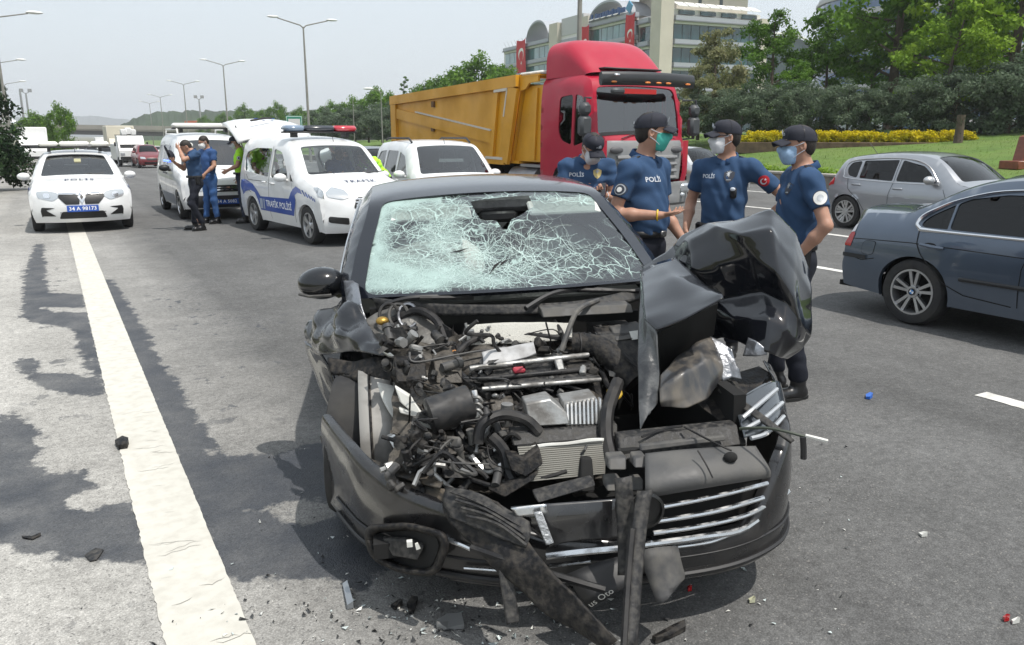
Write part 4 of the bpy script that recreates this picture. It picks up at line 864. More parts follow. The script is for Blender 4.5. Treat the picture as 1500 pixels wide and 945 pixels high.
def tipper():
    Y = mat('tipper_yellow', (.66, .32, .012), .5, coat=.15, var=.08, vs=1.2, dirt=(.36, .17, .02), dirtamt=.38, ds=1.1); W2 = mat('worn_white', (.6, .56, .48), .7)
    r = thing('dump_trailer', 'dirty yellow tipper trailer coupled behind the red lorry cab', 'trailer'); x1 = 1.25
    y0, y1 = 3.15, 11.3; zt, zb = 3.02, 1.12
    def top(y): return 3.12 - .16 * (y - y0) / (y1 - y0)
    for sg in (-1, 1):
        p = MB(); P = [(sg * x1, y0 + .55, zb), (sg * x1, y1, zb + .05), (sg * x1, y1, top(y1)), (sg * x1, y0, top(y0))]; p.prism(P if sg < 0 else P[::-1], (-sg * .05, 0, 0)); p.build('side_panel', Y, r)
        def rail(a, b, w, d=.07, name='rib', m=Y):
            a, b = np.array(a), np.array(b); t = (b - a) / np.linalg.norm(b - a); n = np.array([-t[1], t[0]]) * w / 2; q = [a + n, b + n, b - n, a - n]; MB().prism([(sg * (x1 + .002), *k) for k in (q if sg > 0 else q)], (sg * d, 0, 0)).build(name, m, r)
        rail((y0 + .02, top(y0) - .13), (y1, top(y1) - .13), .26, .10, 'top_rail')
        rail((y1 - .22, zb), (y1 - .22, top(y1) - .26), .42, .085); rail((y0 + .68, zb + .02), (y0 + .2, top(y0) - .26), .42, .085); rail((y0 + 1.35, zb + .02), (y0 + 1.02, top(y0) - .28), .16, .07)
        rail((y0 + 1.35, 1.72), (y1 - .45, 2.42), .30, .06); rail((y0 + 1.35, 1.885), (y1 - 2.0, 2.44), .035, .075, 'scuffed_edge', W2)
        rail((y0 + .65, 1.14), (y1, 1.19), .14, .08, 'bottom_rail'); rail((y0 + .7, 1.215), (y0 + 1.6, 1.225), .06, .095, 'scuffed_edge', W2)
        rail((y0 + .45, top(y0) - .30), (y0 + 1.1, top(y0) - .32), .06, .105, 'marker_tape', W2); rail((y0 + .47, top(y0) - .31), (y0 + .64, 2.2), .05, .09, 'marker_tape', W2)
        for yy, zz in ((y0 + 4.9, 2.62), (y0 + 4.95, 1.95)): MB().box((sg * (x1 + .03), yy, zz), (.06, .16, .16)).build('bracket', mat('rusty', (.16, .09, .04), .9), r)
    f = MB(); f.prism([(-x1 + .052, y0 + .5, zb), (x1 - .052, y0 + .5, zb), (x1 - .052, y0 - .02, 2.92), (-x1 + .052, y0 - .02, 2.92)], (0, .05, 0)); f.build('front_wall', Y, r)
    # overhanging hoist shield in front of the front wall
    for sg in (-1, 1):
        P = [(sg * 1.12, 2.42, zb + .05), (sg * 1.12, y0 + .48, zb + .05), (sg * 1.12, y0 - .05, 2.86), (sg * 1.12, 2.3, 2.86)]; MB().prism(P, (-sg * .04, 0, 0)).build('hoist_shield', Y, r)
        MB().prism([(sg * 1.122, 2.62, zb + .1), (sg * 1.122, 2.70, zb + .1), (sg * 1.122, 2.58, 2.8), (sg * 1.122, 2.50, 2.8)], (sg * .05, 0, 0)).build('rib', Y, r)
        MB().prism([(sg * 1.24, 2.35, 3.06), (sg * 1.24, y0 + .02, 3.06), (sg * 1.24, y0 + .02, 2.76), (sg * 1.24, 2.9, 2.8), (sg * 1.24, 2.75, 2.92), (sg * 1.24, 2.35, 2.93)], (-sg * .05, 0, 0)).build('canopy_side', Y, r)
    MB().box((0, 2.75, 3.075), (2.5, .9, .03)).build('canopy', Y, r); MB().box((0, 2.72, 3.13), (2.44, 1.0, .07), bev=.03).build('rolled_sheet', mat('tarp_white', (.7, .69, .65), .7, var=.1), r)
    MB().box((0, y1 - .02, 2.1), (2.4, .06, 1.8)).build('tailboard', Y, r); MB().box((0, 7.3, 1.14), (2.38, 8.0, .06)).build('floor', Y, r)
    c = MB(); [c.box((sx * .45, 7.2, .95), (.12, 8.2, .25)) for sx in (-1, 1)]; c.build('chassis', DARK(), r)
    for y in (8.0, 9.3, 10.6):
        for x in (-1.05, 1.05): add_wheel(r, x, y, .5, .34, .28, 'steel')
    return r
tp = tipper(); place(tp, 10.85, 13.35, R(-.5))

# ---------------------------------------------------------------- distant traffic
def box_van(name, label, cat, col, x, y, w=2.0, l=5.0, h=2.6, cab=None, grp=None, front=None, rz=0):
    r = thing(name, label, cat, group=grp); cab = cab or col
    b = MB(); b.box((0, l * .62, h * .55 + .2), (w, l * .72, h * .8), bev=.06); b.build('cargo_box', col, r)
    c = MB(); pr = [(0, .5), (-.0, 1.15), (.12, 1.3), (.5, 2.05), (.75, 2.2), (1.7, 2.2), (1.7, .5)]; c.prism([(-w * .47, y_, z_) for y_, z_ in pr], (w * .94, 0, 0)); c.build('cab', cab, r)
    MB().prism([(-w * .42, y_ - .012, z_) for y_, z_ in ((.14, 1.32), (.49, 2.0), (.5, 2.0), (.15, 1.32))], (w * .84, 0, 0)).build('windscreen', glass('tinted_glass', (.045, .055, .055), 1.0), r)
    MB().box((0, -.02, .62), (w * .9, .1, .22), bev=.03).build('bumper', PLAS(), r)
    for sx in (-1, 1): MB().box((sx * w * .36, -.015, .92), (.3, .05, .18), bev=.02).build('headlight', LENS(), r); MB().box((sx * w * .58, .3, 1.6), (.12, .1, .3), bev=.03).build('mirror', PLAS(), r)
    if front: MB().box((0, -.012, 1.06), (w * .6, .04, .3), bev=.02).build('upper_grille', front, r)
    for yy in (.9, l * .8):
        for sx in (-1, 1): add_wheel(r, sx * (w / 2 - .14), yy, .36, .22, .22, 'steel')
    place(r, x, y, rz); return r
def pixg(u, v, D): p = at(u, v, D); return p.x, p.y
DG = glass('tinted_glass', (.045, .055, .055), 1.0)
redp = mat('dark_red_paint', (.16, .015, .02), .35, coat=.6); wh2 = mat('white_van_paint', (.78, .78, .77), .4, coat=.4, var=.03); dk = mat('dark_grey_paint', (.04, .045, .05), .35, coat=.5); sil = mat('silver_paint', (.5, .52, .54), .3, .4, coat=1)
x, y = pixg(224, 246, 54); small_car('parked_car', 'dark red car coming up behind the officer shading his face', redp, (x, y), R(3), wheel=(.34, .2, .19, 'steel'), H=1.55, L=4.1)
x, y = pixg(203, 241, 58)
pk = box_van('pickup_truck', 'white light truck with a loaded roof rack beside the dark red car', 'truck', wh2, x - .3, y, 1.85, 4.6, 1.5, rz=R(3))
for q in range(3): MB().box((-.3 + .35 * q, 1.4 + .3 * q, 2.4 + .12 * (q % 2)), (.4, .6, .5), bev=.05).build('roof_load', wh2, pk)
MB().box((0, 1.6, 2.24), (1.6, 1.6, .05)).build('roof_rack', PLAS(), pk)
x, y = pixg(183, 232, 78); box_van('lorry', 'pale distant lorry with a dull red cab front in the traffic queue', 'lorry', mat('cream_paint', (.62, .58, .48), .6), x, y, 2.5, 8, 3.4, front=mat('dull_red', (.30, .06, .06), .5))
x, y = pixg(52, 233, 62); box_van('panel_van', 'white high roofed van standing on the shoulder behind the police saloon', 'van', wh2, x, y, 2.0, 5.4, 2.9)
QG = 'cars queueing in the far traffic jam'
k = 0
for (u, v, D, kind, lab) in ((163, 238, 66, 0, 'pale grey car beside the pale lorry in the queue'), (174, 238, 70, 1, 'dark car in the queue left of the white light truck'), (176, 228, 92, 3, 'white van in the queue ahead of the dark car'), (163, 226, 100, 2, 'silver car further back in the queue near the overpass'), (153, 222, 120, 3, 'white van in the distant queue before the overpass'),
                             (142, 219, 140, 2, None), (133, 217, 165, 2, None), (128, 216, 185, 2, None), (147, 217, 160, 1, None), (160, 219, 145, 2, None), (170, 219, 150, 1, None), (196, 221, 130, 3, 'white van queueing directly under the overpass deck'), (205, 219, 150, 2, None), (216, 220, 140, 2, None), (122, 215, 200, 2, None), (138, 215, 205, 1, None), (150, 215, 205, 2, None), (122, 220, 130, 2, None), (135, 222, 118, 1, None), (212, 228, 88, 2, None), (222, 226, 96, 1, None), (232, 224, 104, 2, None), (186, 224, 112, 2, None), (168, 232, 80, 2, None), (157, 230, 86, 1, None), (190, 236, 74, 1, None), (206, 222, 122, 2, None), (228, 221, 128, 2, None)):
    x, y = pixg(u, v, D); lab2 = lab or ['', 'tiny dark car in the far traffic jam', 'tiny pale car in the far traffic jam'][kind]
    if kind == 3: box_van('panel_van', lab2, 'van', wh2, x, y, 2.0, 5.2, 2.7, grp=QG if not lab else None)
    elif lab or kind not in globals().get('_sc', {}):
        o = small_car('parked_car', lab2, [sil, dk, sil][kind] if not (kind == 2 and not lab) else wh2, (x, y), 0, None if lab else QG, inside=False); 
        if not lab: globals().setdefault('_sc', {})[kind] = o
    else: dup(_sc[kind], loc=(x, y, zrf(y)))
x, y = pixg(300, 222, 75); box_van('panel_van', 'white van mostly hidden behind the older police van', 'van', wh2, x - 1, y + 6, 2.0, 5.2, 2.6)
# ---------------------------------------------------------------- street lamps, masts, sign
GALV = mat('galvanised', (.30, .31, .31), .55, .35, var=.12); POLE = mat('lamp_pole_paint', (.24, .235, .21), .6, var=.1)
def lamp(name, label, x, y, h=11.7, arms=(-1, 1), reach=2.1, rise=.7, group=None, r0=.11, ang=0, zb=None):
    r = thing(name, label, 'street lamp', (x, y, zrf(y) if zb is None else zb), ang, group); p = MB(); p.tube([(0, 0, 0), (0, 0, h * .5), (0, 0, h - rise)], [r0, r0 * .8, r0 * .5], 8); p.build('pole', POLE, r)
    for s_ in arms:
        a = MB(); a.tube([(0, 0, h - rise - .1), (s_ * .25, 0, h - rise + .12), (s_ * reach, 0, h - .1)], [r0 * .45, r0 * .42, r0 * .35], 6); ar = a.build('arm', POLE, r)
        l = MB(); l.ell((s_ * (reach + .35), 0, h - .02), (.5, .17, .11), nu=10, nv=6); l.build('lamp_head', mat('lamp_white', (.72, .73, .72), .35), ar)
    return r
LG = 'double armed street lamps along the motorway'
for i, (x, y, lab) in enumerate(((19.95, 70.55, 'nearest double armed street lamp rising above the police van roof'), (21.85, 116.8, 'second double armed street lamp left of the tall near one'), (23.24, 163.3, 'third double armed street lamp in the receding row'), (25.5, 218.8, 'fourth double armed street lamp in the row, small and pale'), (27.5, 262, 'hazy far double armed street lamp just before the overpass trees'))):
    lamp('street_lamp', lab, x, y, 11.7 - zrf(y) * .9 if i else 11.9, group=LG, r0=.13, ang=R(-4 + 0 * i))
lamp('street_lamp', 'thick grey lamp pole rising out of the picture behind the lorry cab', 18.4, 27.0, 12.0, r0=.12, group=LG)
for (x, y, h, lab) in ((-1.98, 61, 9.7, 'near street lamp whose arm enters at the top left corner'), (-3.55, 99.2, 10.2, 'tall single armed street lamp on the left verge'), (-4.2, 137.4, 10.6, 'second single armed street lamp on the left verge')):
    lamp('street_lamp', lab, x, y, h, arms=(1,), reach=1.9, rise=.55, r0=.1, group='single armed lamps on the left verge')
lamp('street_lamp', 'single lamp on a slim pole in front of the green trees by the office block', 46.3, 46.2, 6.0, arms=(-1,), reach=1.3, rise=.5, r0=.1, ang=R(-30), zb=1.7)
for (u, v, D, h, lab) in ((560, 196, 75, 5.0, 'slim lamp post on the lawn beside the yellow trailer'), (519, 196, 82, 4.6, 'thin post on the lawn left of the lamp by the trailer'), (478, 194, 90, 4.4, 'thinnest far post on the lawn near the green road sign')):
    p = at(u, v, D); lamp('street_lamp', lab, p.x, p.y, h, arms=(-1,) if u == 560 else (), reach=.8, rise=.3, r0=.06, ang=R(-30), zb=1.0)
for (u, v, D, lab) in ((296, 198, 230, 'floodlight mast standing far off beyond the overpass at centre left'), (46, 198, 200, 'floodlight mast far off above the left hand trees'), (38, 198, 170, 'short thick mast far off beside the left floodlight mast')):
    p = at(u, v, D); r = thing('floodlight_mast', lab, 'mast', (p.x, p.y, zrf(p.y))); h = 14.5 if u != 38 else 13.2; m = MB(); m.tube([(0, 0, 0), (0, 0, h)], [.35, .18], 8); m.build('pole', GALV, r)
    if u != 38:
        for sx in (-1, 1): MB().box((sx * .9, 0, h + .6), (.9, .3, .8)).build('floodlight', GALV, r); MB().tube([(0, 0, h - .2), (sx * .9, 0, h + .4)], .08, 5).build('bracket', GALV, r)
p = at(432, 196, 78); r = thing('road_sign', 'green motorway sign with a white panel and exit arrow above the police van', 'road sign', (p.x, p.y, zrf(p.y)), R(-8))
for sx in (-.55, .55): MB().tube([(sx, .06, 0), (sx, .06, 3.9)], .05, 6).build('post', GALV, r)
b = MB().box((0, 0, 3.5), (1.55, .05, 1.5), bev=.02).build('sign_board', mat('sign_green', (.01, .19, .12), .5), r)
MB().box((0, -.035, 3.5), (1.45, .012, 1.4)).build('sign_border', mat('sign_white', (.72, .76, .75), .5), b); MB().box((0, -.044, 3.5), (1.37, .012, 1.32)).build('sign_field', mat('sign_green', (.01, .19, .12), .5), b)
MB().box((0, -.054, 3.65), (1.12, .012, .62), bev=.004).build('sign_panel', mat('sign_pink', (.62, .60, .60), .6), b)
MB().add([(.2, -.056, 3.0), (.28, -.056, 2.95), (.45, -.056, 3.12), (.5, -.056, 3.05), (.56, -.056, 3.27), (.33, -.056, 3.25), (.39, -.056, 3.19)], [(0, 1, 2, 6), (2, 3, 4), (4, 5, 6, 2)]).build('sign_arrow', mat('sign_white', (.72, .76, .75), .5), b)
# ---------------------------------------------------------------- overpass and far hills
CONC = mat('overpass_concrete', (.36, .33, .28), .9, var=.12, vs=.2); CDK = mat('overpass_concrete_shaded', (.12, .115, .11), .9)  # second concrete is darker: shade under the deck put into the colour
A = at(40, 186, 232); B = at(470, 193, 205); r = thing('overpass', 'long pale concrete overpass crossing the motorway in the distance', 'bridge')
d = (B - A).normalized(); A2 = A - d * 60; B2 = B + d * 40; n = Vector((-d.y, d.x, 0)).normalized()
def beam(z0, z1, o0, o1, m, nm):
    P = [A2 + n * o0, B2 + n * o0, B2 + n * o1, A2 + n * o1]; b = MB(); v = [(p.x, p.y, p.z + z0) for p in P] + [(p.x, p.y, p.z + z1) for p in P]; b.add(v, [(3, 2, 1, 0), (4, 5, 6, 7), (0, 1, 5, 4), (1, 2, 6, 5), (2, 3, 7, 6), (3, 0, 4, 7)]); return b.build(nm, m, r)
beam(-.35, .85, -.3, 0, CONC, 'parapet'); beam(-.35, .85, 11, 11.3, CONC, 'parapet'); beam(-.75, -.351, -.1, 11.1, CONC, 'deck')
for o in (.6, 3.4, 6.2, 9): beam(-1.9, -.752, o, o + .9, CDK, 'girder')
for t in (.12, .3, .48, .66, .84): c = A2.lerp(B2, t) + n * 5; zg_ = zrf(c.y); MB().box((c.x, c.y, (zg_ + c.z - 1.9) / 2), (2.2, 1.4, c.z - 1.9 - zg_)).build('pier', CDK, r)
for t, col, lab in ((.26, (.7, .7, .7), 'white van crossing the overpass'), (.60, (.5, .12, .05), 'orange red vehicle crossing the overpass')):
    c = A2.lerp(B2, t) + n * 4; box_van('panel_van', lab, 'van', mat('veh' + str(col[0]), col, .5), c.x, c.y, 2.2, 5.5, 2.6, rz=math.atan2(d.y, d.x) + R(90)).location.z = c.z - .3
def hill(name, pts, D, dep, col, seed, z0=-6, amp=1.0):
    rg = np.random.default_rng(seed); us = np.arange(pts[0][0], pts[-1][0] + 1, 2.0 if amp else 10); f = pchip(pts); G0 = []
    w = np.zeros(len(us))
    for sc, a in ((1, .35), (2.5, .55), (6, .8), (15, 1.0)): ph = rg.uniform(0, 100); w += a * np.interp(us / sc + ph, np.arange(int(us[0] / sc + ph) - 2, int(us[-1] / sc + ph) + 3), rg.normal(0, 1, int(us[-1] / sc + ph) + 3 - int(us[0] / sc + ph) + 2))
    rows = []
    for k, q in enumerate((1, .9, .55, 0)):
        row = []
        for u, ww in zip(us, w):
            t = at(u, float(f(u)) - ww * amp, D); zz = z0 + (t.z - z0) * q; b = at(u, 198, D - dep * (1 - q)); row.append((b.x, b.y, zz + (rg.normal(0, .3) if amp and q == .9 else 0)))
        rows.append(row)
    bk = [(p[0] + 60 * _f[0], p[1] + 60 * _f[1], p[2] - 3) for p in rows[0]]; rows = [bk] + rows
    o = MB().grid(rows).build(name, mat(name + '_green', col, .95, var=.3, vs=.06, dirt=(col[0] * .6, col[1] * .6, col[2] * .6), dirtamt=.8, ds=.12), sharp=None); tag(o, kind='structure')
hill('hills', [(-300, 166), (-150, 165), (-60, 172), (60, 172), (130, 170), (190, 176), (400, 178), (900, 172), (1500, 165), (1800, 168)], 2400, 300, (.07, .09, .08), 1, -14, .5)
hill('wooded_hill', [(176, 186), (190, 178), (205, 171), (235, 166), (280, 163), (330, 164), (420, 163), (520, 166), (640, 172)], 420, 60, (.035, .06, .028), 2, -4, 1.3)

# ---------------------------------------------------------------- foliage
def leaf_mat(name, col, col2, trans=.35):
    if name in MATS: return MATS[name]
    m = bpy.data.materials.new(name); m.use_nodes = True; nt = m.node_tree; N = nt.nodes; L = nt.links; b = N['Principled BSDF']; b.inputs['Roughness'].default_value = .55; b.inputs['Specular IOR Level'].default_value = .12
    a = N.new('ShaderNodeAttribute'); a.attribute_name = 'tone'; mx = N.new('ShaderNodeMixRGB'); mx.inputs[1].default_value = (*col, 1); mx.inputs[2].default_value = (*col2, 1); L.new(a.outputs['Fac'], mx.inputs[0]); L.new(mx.outputs[0], b.inputs['Base Color'])
    t = N.new('ShaderNodeBsdfTranslucent'); L.new(mx.outputs[0], t.inputs[0]); ms = N.new('ShaderNodeMixShader'); ms.inputs[0].default_value = trans; L.new(b.outputs[0], ms.inputs[1]); L.new(t.outputs[0], ms.inputs[2]); L.new(ms.outputs[0], N['Material Output'].inputs[0])
    MATS[name] = m; return m
def leaves(name, cent, rad, per, size, rg, flat=.75, shell=.55, tone_sd=.28, up=.25, aspect=.55):
    """many small leaf faces gathered in clumps -> mesh"""
    C0 = np.repeat(np.asarray(cent, float), per, 0); Rd = np.repeat(np.asarray(rad, float), per); n = len(C0)
    d = rg.normal(size=(n, 3)); d /= np.linalg.norm(d, axis=1)[:, None]; rr = rg.random(n) ** (1 - shell) ; p = C0 + d * (Rd * rr)[:, None] * np.array([1, 1, flat])
    nrm = d * .8 + rg.normal(size=(n, 3)) * .7 + np.array([0, 0, up]); nrm /= np.linalg.norm(nrm, axis=1)[:, None]
    a = np.cross(nrm, rg.normal(size=(n, 3))); a /= np.linalg.norm(a, axis=1)[:, None] + 1e-9; b = np.cross(nrm, a); s = size * rg.uniform(.6, 1.35, n)
    a = a * s[:, None]; b = b * (s * aspect)[:, None]
    V = np.stack([p - a, p + b * .9 - a * .1, p + a, p - b * .9 - a * .1], 1).reshape(-1, 3); F = np.arange(4 * n).reshape(-1, 4)
    me = bpy.data.meshes.new(name); me.vertices.add(4 * n); me.vertices.foreach_set('co', V.ravel()); me.loops.add(4 * n); me.loops.foreach_set('vertex_index', F.ravel().astype(np.int32)); me.polygons.add(n); me.polygons.foreach_set('loop_start', (np.arange(n) * 4).astype(np.int32)); me.polygons.foreach_set('loop_total', np.full(n, 4, np.int32)); me.update(calc_edges=True)
    tone = np.clip(np.repeat(rg.normal(.5, tone_sd, len(cent)), per) + rg.normal(0, .16, n), 0, 1); at_ = me.attributes.new('tone', 'FLOAT', 'POINT'); at_.data.foreach_set('value', np.repeat(tone, 4).astype(np.float32)); return me
BARK = mat('bark', (.085, .065, .048), .95, var=.3, vs=5, bump=.6, bs=25)
def tree_meshes(seed, h, w, trunk=.3, nclump=90, per=60, size=.16, base=.22, shape='round', clr=.9, flat=.7):
    rg = np.random.default_rng(seed); b = MB(); cents = []; rads = []
    lean = rg.normal(0, .03 * h, 2); tp = [(lean[0] * t * t, lean[1] * t * t, h * .92 * t) for t in np.linspace(0, 1, 7)]; b.tube(tp, [trunk * (1 - .85 * t) for t in np.linspace(0, 1, 7)], 7)
    nl = max(7, nclump // 7)
    for i in range(nl):
        t0 = base + (.92 - base) * (i + .5) / nl; k = t0 * 6; j = int(k); q = np.array(tp[j]) * (1 - (k - j)) + np.array(tp[min(6, j + 1)]) * (k - j); a = i * 2.4 + rg.uniform(-.4, .4)
        tt = (t0 - base) / (1 - base)
        if shape == 'round': prof = math.sin(math.pi * min(1, .18 + .82 * tt) ** .85) ** .6
        elif shape == 'cone': prof = 1.0 - .85 * tt
        elif shape == 'column': prof = .8 + .2 * math.sin(math.pi * tt)
        else: prof = .75 + .35 * math.sin(math.pi * tt)
        L_ = w * .5 * prof * rg.uniform(.75, 1.1); e = q + np.array([math.cos(a) * L_, math.sin(a) * L_, L_ * rg.uniform(.1, .5)]); m_ = (q + e) / 2 + np.array([0, 0, .06 * L_])
        b.tube([tuple(q), tuple(m_), tuple(e)], [trunk * .3 * (1 - .6 * t0), trunk * .2 * (1 - .6 * t0), trunk * .06], 5)
        for c in range(7):
            f = .35 + .65 * (c + 1) / 7; p = q + (e - q) * f + rg.normal(0, .09 * w * f, 3) * np.array([1, 1, .7]); cents.append(p); rads.append(clr * w * .11 * rg.uniform(.65, 1.3))
    for c in range(6): cents.append(np.array(tp[-1]) + rg.normal(0, .06 * w, 3)); rads.append(clr * w * .1 * rg.uniform(.7, 1.2))
    return b.mesh('trunk', BARK), leaves('crown', cents, rads, per, size, rg, flat)
def add_tree(name, label, meshes, lm, x, y, z, rz=0, sc=1.0, group=None, cat='tree', sz=None):
    r = thing(name, label, cat, (x, y, z), rz, group); r.scale = (sc, sc, sz or sc); o = link(bpy.data.objects.new('trunk', meshes[0]), r); c = link(bpy.data.objects.new('crown', meshes[1]), r)
    if not meshes[1].materials: meshes[1].materials.append(lm)
    return r
L_dark = leaf_mat('leaf_dark', (.050, .115, .012), (.120, .235, .028)); L_mid = leaf_mat('leaf_mid', (.070, .155, .018), (.155, .28, .035)); L_light = leaf_mat('leaf_light', (.125, .235, .02), (.26, .39, .04)); L_grey = leaf_mat('leaf_grey', (.072, .108, .062), (.165, .215, .14), .35); L_pale = leaf_mat('leaf_pale', (.14, .16, .06), (.34, .33, .18)); L_con = leaf_mat('leaf_conifer', (.012, .030, .012), (.04, .075, .028), .1); L_yel = leaf_mat('leaf_yellow', (.20, .24, .015), (.62, .50, .012), .3)
T_a = tree_meshes(11, 11.5, 8.5, .3, 110, 95, .15, .16); T_a2 = tree_meshes(17, 11.5, 8.2, .3, 110, 95, .15, .18); T_b = tree_meshes(12, 10.5, 8.0, .26, 105, 90, .15, .2); T_c = tree_meshes(13, 9, 7, .22, 90, 90, .15, .12); T_d = tree_meshes(14, 6.5, 5.2, .18, 80, 95, .12, .08); T_s = tree_meshes(15, 3.3, 4.4, .12, 70, 130, .085, .03, 'bush', 1.0, .6); T_s2 = tree_meshes(16, 3.3, 4.6, .12, 70, 130, .085, .03, 'bush', 1.0, .6)
def put(name, label, T, lm, u, D, zb, **k): p = at(u, 198, D); return add_tree(name, label, T, lm, p.x, p.y, zb, rz=rnd.uniform(0, 6.3), **k)
GT = 'broadleaf trees behind the grey green shrubs'
def clone(T): return (T[0], T[1].copy())
for (T, lm, u, D, sc, lab) in ((T_a, L_dark, 1125, 52, .66, 'dark green tree just right of the office block and slim lamp'), (T_b, L_dark, 1205, 50, .60, 'broad dark tree in front of the blue round tower'), (clone(T_a2), L_mid, 1300, 49, 1.22, 'tall mid green tree with forked trunk above the shrubs'), (T_a2, L_dark, 1372, 52, 1.3, 'dark tall tree behind the forked trunk tree'), (clone(T_b), L_light, 1470, 42, 1.25, 'bright yellow green tree at the top right corner'), (clone(T_c), L_light, 1375, 40, .70, 'low bright green tree overhanging the shrubs'), (T_c, L_mid, 1268, 56, 1.0, 'mid green tree behind the broad dark tree'), (clone(T_a), L_mid, 1550, 44, 1.1, 'tree cut by the right edge behind the bright one'), (clone(T_d), L_mid, 1160, 46, .62, 'small leafy tree at the left end of the tree group')):
    put('broadleaf_tree', lab, T, lm, u, D, 1.9, sc=sc, group=GT)
put('pale_tree', 'pale olive tree flowering in front of the office block', T_d, L_pale, 1045, 47, 1.6, sc=.92)
put('pale_tree', 'smaller pale olive bush under the flowering tree by the lorry', clone(T_d), L_pale, 1022, 44, 1.5, sc=.6)
GS = 'grey green shrubs behind the yellow hedge'
T_si = [T_s, T_s2, clone(T_s)]
for i, (u, D, sc) in enumerate(((1015, 44, .70), (1050, 43, .68), (1085, 41.5, .72), (1120, 42, .70), (1160, 41, .74), (1200, 41.5, .72), (1240, 40, .76), (1280, 40, .74), (1318, 39, .72), (1355, 39, .80), (1395, 38, .88), (1435, 38, .95), (1475, 37, 1.0), (1520, 37, 1.02))):
    put('shrub', 'dense grey green shrub in the long row behind the yellow hedge', (T_s if i % 2 else T_s2), L_grey, u, D, 1.55, sc=sc, group=GS, cat='shrub')
# clipped hedge of yellow leaves
a, b_ = at(1082, 206, 37.5), at(1436, 207, 35.0)
ht = thing('yellow_hedge', 'long low clipped hedge with bright yellow leaves on the lawn', 'hedge', tuple(a.lerp(b_, .5) - Vector((0, 0, .16))), math.atan2(b_.y - a.y, b_.x - a.x)); Lh = (b_ - a).length
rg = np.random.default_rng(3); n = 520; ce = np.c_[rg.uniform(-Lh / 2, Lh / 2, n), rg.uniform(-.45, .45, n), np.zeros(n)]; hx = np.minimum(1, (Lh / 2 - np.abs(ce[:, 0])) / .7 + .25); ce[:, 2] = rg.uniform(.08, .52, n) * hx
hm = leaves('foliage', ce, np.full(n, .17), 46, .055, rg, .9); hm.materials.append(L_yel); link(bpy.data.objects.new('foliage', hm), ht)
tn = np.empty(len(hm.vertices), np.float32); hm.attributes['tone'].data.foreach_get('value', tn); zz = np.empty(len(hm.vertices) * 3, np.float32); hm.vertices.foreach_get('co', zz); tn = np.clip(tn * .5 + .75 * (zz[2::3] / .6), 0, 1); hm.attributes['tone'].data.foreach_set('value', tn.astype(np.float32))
MB().box((0, 0, -.16), (Lh + .4, 1.25, .52), bev=.03).build('soil_bed', mat('soil', (.10, .07, .045), .95, var=.3, vs=4), ht)
p = at(1403, 210, 34); st = thing('tree_stump', 'bare dark tree trunk standing in front of the yellow hedge end', 'tree stump', (p.x, p.y, 1.15)); MB().tube([(0, 0, 0), (0, 0, .25), (.02, 0, 1.2), (.03, 0, 1.45)], [.3, .19, .16, .17], 9).build('trunk', BARK, st); rg = np.random.default_rng(5)
mm = leaves('ivy', [(.0, 0, .25 + .15 * i) for i in range(8)], [.2] * 8, 30, .05, rg); mm.materials.append(L_con); link(bpy.data.objects.new('ivy', mm), st)
# ground cover along the kerb wall
n = 420; ce = np.c_[23.45 + rg.uniform(-.1, .5, n), rg.uniform(9, 46, n), np.full(n, .5) + rg.uniform(-.05, .12, n)]; gm_ = leaves('ground_cover', ce, np.full(n, .22), 26, .06, rg, .5, up=.8); gm_.materials.append(L_light); tag(link(bpy.data.objects.new('ground_cover', gm_)), kind='stuff')
# grass blades over the lawn, thickest near the road
n = 15000; X = 23.3 + rg.random(n) ** 1.4 * 16; Yq = rg.uniform(6, 60, n); Zq = np.array([lawn_z(a_, b2) for a_, b2 in zip(X, Yq)]); hgt = rg.uniform(.04, .10, n); dx = rg.normal(0, .035, (n, 2)); w_ = .012
V = np.stack([np.c_[X - w_, Yq, Zq], np.c_[X + w_, Yq, Zq], np.c_[X + dx[:, 0], Yq + dx[:, 1], Zq + hgt]], 1).reshape(-1, 3); me = bpy.data.meshes.new('grass_blades'); me.from_pydata(V.tolist(), [], np.arange(3 * n).reshape(-1, 3).tolist()); a5 = me.attributes.new('tone', 'FLOAT', 'POINT'); a5.data.foreach_set('value', np.repeat(rg.random(n), 3).astype(np.float32)); me.materials.append(leaf_mat('grass_leaf', (.10, .175, .024), (.17, .245, .045), .4)); tag(link(bpy.data.objects.new('grass_blades', me)), kind='stuff')
